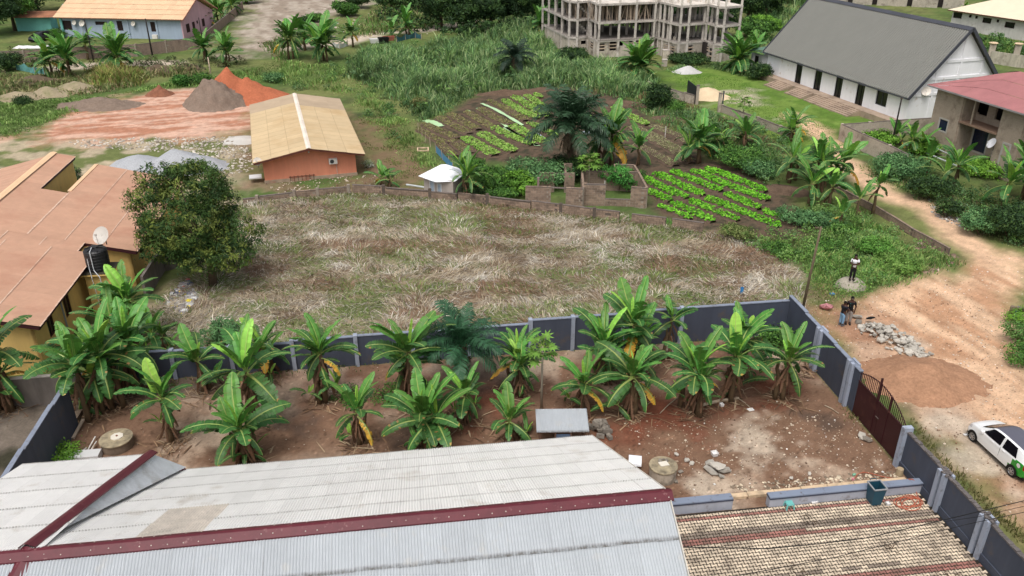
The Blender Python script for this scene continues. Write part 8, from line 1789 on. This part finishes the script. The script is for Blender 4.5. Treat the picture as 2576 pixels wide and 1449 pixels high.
# tarpaulin and log at top left
def tarp(u, v, w, d, label, rz=0, m=m_scrap):
    q = P(u, v); n = 12; mb = MB()
    zf = lambda i, j: .04 + .32 * vnoise(np.array(i * .9 + u), np.array(j * .9)).item() * (0 if i in (0, n) or j in (0, n) else 1)
    for i in range(n):
        for j in range(n): mb.poly([((i + a) / n * w - w / 2, (j + b) / n * d - d / 2, zf(i + a, j + b)) for a, b in ((0, 0), (1, 0), (1, 1), (0, 1))])
    o = mb.build('tarpaulin', m, None, loc=q, rz=rz); tag(o, label, 'tarpaulin')
tarp(85, 120, 6.2, 1.8, 'crumpled white tarpaulin behind the old wall near the black car', .1); tarp(180, 72, 3.6, 2.2, 'pale blue-white sheet on the ground beside the blue house', .6, mat('bluish_sheet', (196, 208, 218), var=.06))
p, q = P(32, 214), P(98, 220); mb = MB(); mb.tube([(p[0], p[1], .25), ((p[0] + q[0]) / 2, p[1], .3), (q[0], q[1], .2)], [.22, .26, .18], 8); o = mb.build('log', mat('dark_log', (72, 60, 52), var=.2)); tag(o, 'dark fallen log behind the sand mounds at the left', 'log')
p = P(1064, 377); t = thing('manhole_frame', 'square concrete manhole frame lying on the patchy grass', 'manhole frame', p, .1)
for x0, x1, y0, y1 in ((-.6, .6, -.55, -.42), (-.6, .6, .42, .55), (-.6, -.47, -.42, .42), (.47, .6, -.42, .42)): mb = MB(); mb.box(x0, x1, y0, y1, 0, .12); mb.build('side', m_cream, t)
q = P(2078, 778); o = tag(rock(None, q[0], q[1], .2, .38, rock_mesh(77, mat('patterned_cloth', (176, 120, 124), rough=.9, var=.4, scale=8, fine=.3, fscale=16)), 'cloth_bundle', (1.2, .9, .75)), 'pink and red patterned cloth bundle lying left of the two men', 'bundle')
q = P(2187, 812); tag(rock(None, q[0], q[1], .35, .2, rock_mesh(78, m_void), 'black_bag', (1.5, 1, .6)), 'black plastic bag on top of the rubble pile', 'bag')
q = P(2537, 800); t = thing('drain_headwall', 'broken concrete culvert edge with leaning planks at the right edge of the road', 'culvert', q, -.3)
mb = MB(); mb.obox((.9, .1, .35), (.9, -.15, 0), (.05, .1, 0), (0, 0, .4)); mb.build('headwall', m_well2, t)
for k in range(3): mb = MB(); mb.bar((.2 + k * .35, -.4, .1), (.5 + k * .35, .3, .75), .2, .04); mb.build('plank', m_wood if k else mat('blue_sheet', (92, 112, 138)), t)
# ---------------------------------------------------------------- vehicles
def vehicle(label, pos, ang, paint, roofm, rearm=None, L_=3.6, hgt_=1.5, seed=0, name='parked_car', open_door=False):
    t = thing(name, label, 'car', (pos[0], pos[1], 0), ang); S = L_ / 3.6
    st = np.array([  # x, zb, zbelt, ztop, w_low, w_belt, w_top
        (-1.80, .42, .62, .66, .50, .52, .40), (-1.76, .32, .80, .86, .66, .67, .52), (-1.66, .26, .96, 1.10, .76, .74, .58), (-1.50, .23, .98, 1.34, .80, .77, .58), (-1.2, .22, .97, 1.46, .81, .79, .58), (-.7, .21, .95, 1.50, .82, .80, .60), (-.1, .21, .93, 1.51, .82, .80, .60),
        (.30, .21, .92, 1.46, .82, .80, .59), (.62, .22, .92, 1.26, .82, .79, .60), (.92, .22, .92, 1.04, .81, .78, .66), (1.15, .23, .88, .98, .81, .76, .62), (1.42, .24, .82, .90, .80, .73, .56), (1.62, .27, .72, .78, .76, .66, .48), (1.74, .32, .60, .64, .66, .56, .40), (1.80, .40, .50, .53, .50, .44, .30)])
    st[:, 0] *= S; st[:, 1:4] *= hgt_ / 1.5
    xs_ = np.linspace(-1.8 * S, 1.8 * S, 49); prm = np.stack([np.interp(xs_, st[:, 0], st[:, k]) for k in range(1, 7)], 1)
    for _ in range(2): prm[1:-1] = (prm[:-2] + prm[1:-1] * 2 + prm[2:]) / 4
    def ring(i_f):
        i0 = int(np.clip(i_f, 0, 47.999)); f = i_f - i0; zb, zl, zt_, wl0, wb, wt = prm[i0] * (1 - f) + prm[i0 + 1] * f; zm = zb + (zl - zb) * .45
        return [(wl0 * .90, zb), (wl0 * .985, zb + .07), (wl0 * 1.0, zm), (wb + .01, zl - .06), (wb - .015, zl), (wb - (wb - wt) * .5, zl + (zt_ - zl) * .5), (wt + .03, zt_ - .06 * min(1, (zt_ - zl) * 3)), (wt * .9, zt_ - .012), (wt * .5, zt_ + .012), (0, zt_ + .02)]
    def pt(x, k, side, off=0.0):
        rr = ring((x + 1.8 * S) / (3.6 * S) * 48); k0 = int(min(k, 8.999)); f = k - k0; y = rr[k0][0] * (1 - f) + rr[k0 + 1][0] * f; z = rr[k0][1] * (1 - f) + rr[k0 + 1][1] * f
        ny, nz = (1, 0) if k < 4 else ((.8, .6) if k < 7 else (.1, 1)); return (x, side * (y + off * ny), z + off * nz)
    mbs = {'body': MB(), 'roof': MB(), 'rear': MB()}
    for i in range(48):
        for sd in (-1, 1):
            for k in range(9):
                x0, x1 = xs_[i], xs_[i + 1]; p = [pt(x0, k, sd), pt(x1, k, sd), pt(x1, k + 1, sd), pt(x0, k + 1, sd)]
                key = 'body'
                if k >= 7 and -1.45 * S < x0 < .42 * S: key = 'roof'
                if rearm and k < 4 and x0 < (-1.02 - .12 * (k - 1.5)) * S: key = 'rear'
                mbs[key].poly(p[::1] if sd < 0 else p[::-1])
    for i, x in ((0, xs_[0]), (48, xs_[48])): rr = [pt(x, k, 1) for k in range(10)]; ll = [pt(x, k, -1) for k in range(10)][::-1]; (mbs['rear'] if (i == 0 and rearm) else mbs['body']).poly(rr + ll)
    mb_ = mbs['body'].build('body', paint, t, smooth=True); mbs['roof'].build('roof_panel', roofm, t, smooth=True)
    if rearm: mbs['rear'].build('rear_panel', rearm, t, smooth=True)
    mb = MB(); mb.box(-1.7 * S, 1.66 * S, -.68, .68, .16, .3); mb.build('underbody', m_void, t)
    m_g = mat('car_glass', (18, 18, 24), rough=.12, var=0, spec=.7)
    def patch(name, x0a, x1a, x0b, x1b, k0, k1, sd, m=m_g, off=.012, n=6):
        g_ = MB()
        for i in range(n):
            for j in range(3):
                def q(ii, jj): ta, tb_ = ii / n, jj / 3; xa = x0a + (x1a - x0a) * ta; xb = x0b + (x1b - x0b) * ta; return pt(xa + (xb - xa) * tb_, k0 + (k1 - k0) * tb_, sd, off)
                f = [q(i, j), q(i + 1, j), q(i + 1, j + 1), q(i, j + 1)]; g_.poly(f if sd < 0 else f[::-1])
        return g_.build(name, m, t, smooth=True)
    for sd in (-1, 1):
        patch('side_window', -.28 * S, .80 * S, -.28 * S, .38 * S, 4.1, 6.0, sd); patch('side_window', -1.18 * S, -.40 * S, -1.0 * S, -.40 * S, 4.1, 6.0, sd)
        patch('headlight', 1.42 * S, 1.66 * S, 1.42 * S, 1.6 * S, 2.6, 3.7, sd, mat('lamp_glass', (206, 206, 210), rough=.2), n=3); patch('tail_light', -1.79 * S, -1.62 * S, -1.74 * S, -1.6 * S, 2.5, 4.0, sd, mat('tail_red', (150, 20, 26), rough=.25), n=3)
        if rearm:
            c = pt(-1.42 * S, 2.7, sd, .016); g_ = MB(); m_ = 14; g_.poly([(c[0] + .11 * math.cos(2 * math.pi * k / m_), c[1] + sd * .001, c[2] + .11 * math.sin(2 * math.pi * k / m_)) for k in range(m_)][::-sd]); g_.build('white_roundel', m_scrap, t)
            c = pt(1.05 * S, 4.3, sd, .02); g_ = MB(); g_.obox((.72 * S, c[1] + sd * .08, c[2] + .02), (.06, 0, 0), (0, .09, 0), (0, 0, .055)); g_.build('door_mirror', paint, t)
        g_ = MB(); g_.obox((-.34 * S, pt(-.34 * S, 3, sd, .006)[1], .70), (.006, 0, 0), (0, .004, 0), (0, 0, .25)); g_.build('door_seam', m_void, t)
        for x in (.12, -.55): h_ = MB(); c = pt(x * S, 3.0, sd, .015); h_.obox(c, (.08, 0, 0), (0, .012, 0), (0, 0, .014)); h_.build('door_handle', paint, t)
    g_ = MB()
    for (x0, x1) in ((.44 * S, .98 * S),):
        for i in range(6):
            for j in range(8):
                def q(ii, jj): x = x0 + (x1 - x0) * ii / 6; w = -1 + 2 * jj / 8; w *= .92; k = 9 - abs(w) * 2.6; return pt(x, k, 1 if w >= 0 else -1, .014)
                g_.poly([q(i, j), q(i + 1, j), q(i + 1, j + 1), q(i, j + 1)][::-1])
    g_.build('windscreen', m_g, t, smooth=True)
    g_ = MB()
    for i in range(5):
        for j in range(8):
            def q(ii, jj): x = (-1.69 + .24 * ii / 5) * S; w = (-1 + 2 * jj / 8) * .92; k = 9 - abs(w) * 2.6; return pt(x, k, 1 if w >= 0 else -1, .014)
            g_.poly([q(i, j), q(i + 1, j), q(i + 1, j + 1), q(i, j + 1)][::-1])
    g_.build('rear_window', m_g, t, smooth=True)
    wb2 = 1.19 * S; wr = .285
    m_ty = mat('tyre_rubber', (26, 26, 27), rough=.85, var=.05); m_rim = mat('rim_metal', (170, 170, 172), rough=.3, metal=.7, var=.05)
    for x in (-wb2, wb2):
        for sd in (-1, 1):
            w_ = bpy.data.objects.new('wheel', None); C.objects.link(w_); w_.parent = t; w_.matrix_local = Matrix.Translation((x, sd * .74, wr)) @ Matrix.Rotation(-sd * math.pi / 2, 4, 'X')
            g_ = MB(); g_.lathe([(.18, -.085), (wr - .03, -.09), (wr, -.06), (wr, .06), (wr - .03, .09), (.18, .075)], 24); g_.build('tyre', m_ty, w_, smooth=False)
            g_ = MB()
            for k in range(6): a = k * math.pi / 3; g_.bar((0, 0, .088), (.17 * math.cos(a), .17 * math.sin(a), .082), .055, .02)
            g_.lathe([(.05, .07), (.05, .1)], 12); g_.tube([(.175 * math.cos(2 * math.pi * k / 16), .175 * math.sin(2 * math.pi * k / 16), .082) for k in range(17)], .016, 5, cap=False); g_.build('rim', m_rim, w_)
            g_ = MB(); g_.lathe([(.17, .06), (.17, .070)], 16); g_.build('brake_disc', m_void, w_)
            g_ = MB(); n = 16; g_.v += [(x + (wr + .055) * math.cos(math.pi * k / (n - 1)), sd * (.825), wr + (wr + .055) * math.sin(math.pi * k / (n - 1))) for k in range(n)] + [(x - wr - .055, sd * .825, .2), (x + wr + .055, sd * .825, .2)]
            f = list(range(n)) + [n, n + 1]; g_.f.append(tuple(f) if sd < 0 else tuple(f[::-1])); g_.c.append((1, 1, 1)); g_.build('wheel_arch', m_void, t)
    return t
fw, rw = P(2446, 1109), P(2543, 1197); d = Vector((fw[0] - rw[0], fw[1] - rw[1])); mid = (Vector(fw[:2]) + Vector(rw[:2])) / 2; fwd = d.normalized(); lft = Vector((-fwd.y, fwd.x)); cpos = mid - lft * .74
print('wheelbase', d.length)
m_carw = mat('car_white', (240, 240, 240), rough=.28, var=.02, coat=.5, spec=.5); m_carroof = mat('car_grey_roof', (92, 92, 104), rough=.35, var=.03, spec=.5); m_carg = mat('car_green', (34, 140, 40), rough=.3, var=.03, coat=.5)
vehicle('small white hatchback with a dark roof and green rear panel at the right edge', cpos, math.atan2(fwd.y, fwd.x), m_carw, m_carroof, m_carg, L_=3.6 * max(.9, d.length / 2.38))
q = P(88, 106); m_carb = mat('car_black', (20, 21, 26), rough=.2, var=.03, coat=.6, spec=.6)
vehicle('black car facing the camera beside the blue house', (q[0] + .3, q[1] + 1.5), math.radians(-108), m_carb, m_carb, L_=4.3)

# ---------------------------------------------------------------- people
m_skin = mat('dark_skin', (72, 46, 36), rough=.55, var=.05); m_hair = mat('black_hair', (20, 17, 16), rough=.9, var=.1)
KR = 1.28
def skin_mesh(name, joints, edges, m, parent, root=0, sub=1):
    me = bpy.data.meshes.new(name); me.from_pydata([j[:3] for j in joints], edges, []); me.materials.append(m)
    o = put(name, me, parent); sk = o.modifiers.new('skin', 'SKIN'); sk.use_smooth_shade = True
    lay = me.skin_vertices[0].data if len(me.skin_vertices) else None
    if lay is None:
        bpy.context.view_layer.objects.active = o; lay = me.skin_vertices[0].data
    for i, j in enumerate(joints):
        r_ = j[3]; lay[i].radius = (r_ * KR, (j[4] if len(j) > 4 else r_) * KR); lay[i].use_root = (i == root)
    ss = o.modifiers.new('sub', 'SUBSURF'); ss.levels = sub; ss.render_levels = sub
    return o
def person(label, pos, ang, arms, shirt, trousers, z=0.0, scale=1.0, shoes=(30, 28, 28), legs=None, long_sleeve=False, motif=None):
    t = thing('person', label, 'person', (pos[0], pos[1], z), ang); t.scale = (scale,) * 3
    # faces +x; y to its left
    sh = 1.42; J = []; E_2 = []
    def j(x, y, z, r, r2=None): J.append((x, y, z, r, r2 or r)); return len(J) - 1
    pel = j(0, 0, .95, .125, .10); wst = j(.0, 0, 1.10, .12, .09); ch = j(.0, 0, 1.30, .14, .10); nk0 = j(0, 0, 1.45, .075); nk = j(.005, 0, 1.52, .052); hd = j(.02, 0, 1.60, .078, .085); hd2 = j(.01, 0, 1.70, .076, .082)
    E_2 += [(pel, wst), (wst, ch), (ch, nk0), (nk0, nk), (nk, hd), (hd, hd2)]
    lg = legs or ((.0, .10), (.0, -.10)); feet = []
    for sd, (fx, fy) in zip((1, -1), lg):
        hp_ = j(0, sd * .085, .90, .088); kn = j(fx * .5 + .02, (sd * .085 + fy) / 2 + sd * .01, .50, .062); ak = j(fx, fy, .09, .04); to = j(fx + .13, fy + sd * .02, .04, .035); E_2 += [(pel, hp_), (hp_, kn), (kn, ak), (ak, to)]; feet.append((fx, fy, sd))
    hands = []
    for sd, (el, wr_) in zip((1, -1), arms):
        s0 = j(0, sd * .16, sh, .062); e0_ = j(el[0], el[1], el[2], .042); w0 = j(wr_[0], wr_[1], wr_[2], .03); dr = (Vector(wr_) - Vector(el)).normalized(); hm = Vector(wr_) + dr * .07; h0 = j(*hm, .034, .018)
        E_2 += [(nk0, s0), (s0, e0_), (e0_, w0), (w0, h0)]
        sidev = dr.cross(Vector((0, 0, 1))); sidev = sidev.normalized() if sidev.length > .1 else Vector((0, 1, 0))
        for k, ln in enumerate((.07, .082, .078, .06)):
            b_ = hm + sidev * (.024 * (1.5 - k) * .8) + dr * .02; f1 = j(*b_, .010); f2 = j(*(b_ + dr * ln * .55 - Vector((0, 0, .006))), .009); f3 = j(*(b_ + dr * ln - Vector((0, 0, .02))), .008); E_2 += [(h0, f1), (f1, f2), (f2, f3)]
        th_ = hm - dr * .03 + sidev * .035; f1 = j(*th_, .011); f2 = j(*(th_ + dr * .04 + sidev * .012), .009); E_2 += [(h0, f1), (f1, f2)]
        hands.append((Vector(el), Vector(wr_), sd))
    body = skin_mesh('body', J, E_2, m_skin, t)
    S_ = [(0, 0, .93, .145, .115), (0, 0, 1.10, .14, .112), (0, 0, 1.30, .16, .122), (0, 0, 1.43, .10, .08)]; SE = [(0, 1), (1, 2), (2, 3)]
    for el, wr_, sd in hands:
        n = len(S_); end = (wr_ * .9 + el * .1) if long_sleeve else (Vector((0, sd * .16, sh)) * .35 + el * .65)
        S_ += [(0, sd * .165, sh, .078, .078), (*((Vector((0, sd * .16, sh)) + el) / 2), .066, .066)]; SE += [(3, n), (n, n + 1)]
        if long_sleeve: S_ += [(*el, .056, .056), (*end, .04, .04)]; SE += [(n + 1, n + 2), (n + 2, n + 3)]
        else: S_ += [(*end, .060, .060)]; SE += [(n + 1, n + 2)]
    skin_mesh('shirt', S_, SE, mat('cloth_%d_%d_%d' % shirt, shirt, rough=.9, var=.06, scale=6), t, root=1)
    T2 = [(0, 0, .97, .128, .105), (0, 0, .90, .12, .10)]; TE = [(0, 1)]
    for fx, fy, sd in feet: n = len(T2); T2 += [(0, sd * .085, .82, .098, .098), (fx * .5 + .02, (sd * .085 + fy) / 2 + sd * .01, .50, .074, .074), (fx, fy, .12, .058, .058)]; TE += [(1, n), (n, n + 1), (n + 1, n + 2)]
    skin_mesh('trousers', T2, TE, mat('cloth_%d_%d_%d' % trousers, trousers, rough=.9, var=.12, scale=6), t, root=0)
    for fx, fy, sd in feet: mb = MB(); taper(mb, .135, .052, .11, .042, 0, .09); mb.poly([(-.11, -.042, .09), (.11, -.042, .09), (.11, .042, .09), (-.11, .042, .09)]); mb.build('shoe', mat('shoe_%d' % shoes[0], shoes), t, loc=(fx + .05, fy + sd * .01, 0))
    mb = MB(); mb.lathe([(.02, 1.785), (.055, 1.775), (.085, 1.74), (.092, 1.69), (.088, 1.655)][::-1], 14, -.005, 0); mb.build('hair', m_hair, t, smooth=True)
    mb = MB(); [mb.obox((.10, s * .032, 1.655), (.006, 0, 0), (0, .012, 0), (0, 0, .006)) for s in (-1, 1)]; mb.build('eyes', mat('eye_white', (200, 196, 190)), t)
    mb = MB(); mb.obox((.112, 0, 1.63), (.012, 0, 0), (0, .012, 0), (0, 0, .018)); mb.build('nose', m_skin, t); mb = MB(); mb.obox((.103, 0, 1.59), (.006, 0, 0), (0, .024, 0), (0, 0, .005)); mb.build('mouth', mat('lips', (96, 52, 46)), t)
    for s in (-1, 1): mb = MB(); mb.obox((.015, s * .092, 1.64), (.016, 0, 0), (0, .008, 0), (0, 0, .026)); mb.build('ear', m_skin, t)
    if motif:
        mb = MB()
        for y, z_ in ((-.05, 1.34), (.05, 1.32), (.0, 1.26), (-.03, 1.22)): mb.obox((.142, y, z_), (.003, 0, 0), (0, .03, 0), (0, 0, .02))
        mb.build('shirt_print', mat('mint_print', motif), t)
    return t
def scale_for(u, v, tv, z=0): 
    p = P(u, v, z); lo, hi = .5, 4
    for _ in range(40):
        m = (lo + hi) / 2
        if img((p[0], p[1], z + m))[1] > tv: lo = m
        else: hi = m
    return lo / 1.79
q = P(2142, 703, .72); person('man in a white shirt and black trousers standing on the pale boulder with folded arms', q, math.radians(-100), (((.10, .27, 1.16), (.22, -.02, 1.17)), ((.10, -.27, 1.15), (.24, .04, 1.22))), (236, 236, 240), (24, 24, 28), z=.70, scale=scale_for(2142, 703, 639, .72))
q = P(2132, 814); person('man in a black printed shirt and grey trousers facing the camera beside the rubble', q, math.radians(-105), (((.02, .27, 1.17), (.12, .22, .94)), ((.03, -.25, 1.15), (.18, -.12, 1.02))), (20, 22, 26), (150, 142, 136), scale=scale_for(2132, 814, 745), motif=(120, 206, 190))
q = P(2115, 818); person('man in a dark shirt and light blue jeans with his back to the camera', q, math.radians(25), (((.06, .25, 1.18), (.2, .2, 1.05)), ((.05, -.25, 1.16), (.18, -.16, 1.02))), (26, 28, 36), (122, 158, 190), scale=scale_for(2115, 818, 757), shoes=(96, 96, 100))
q = P(104, 66); person('distant person in dark clothes walking by the block wall at the top left', q, math.radians(-60), (((.0, .24, 1.15), (.05, .26, .9)), ((.02, -.24, 1.15), (.1, -.25, .9))), (24, 24, 30), (28, 28, 34), scale=scale_for(104, 66, 42), legs=((.12, .09), (-.12, -.09)))
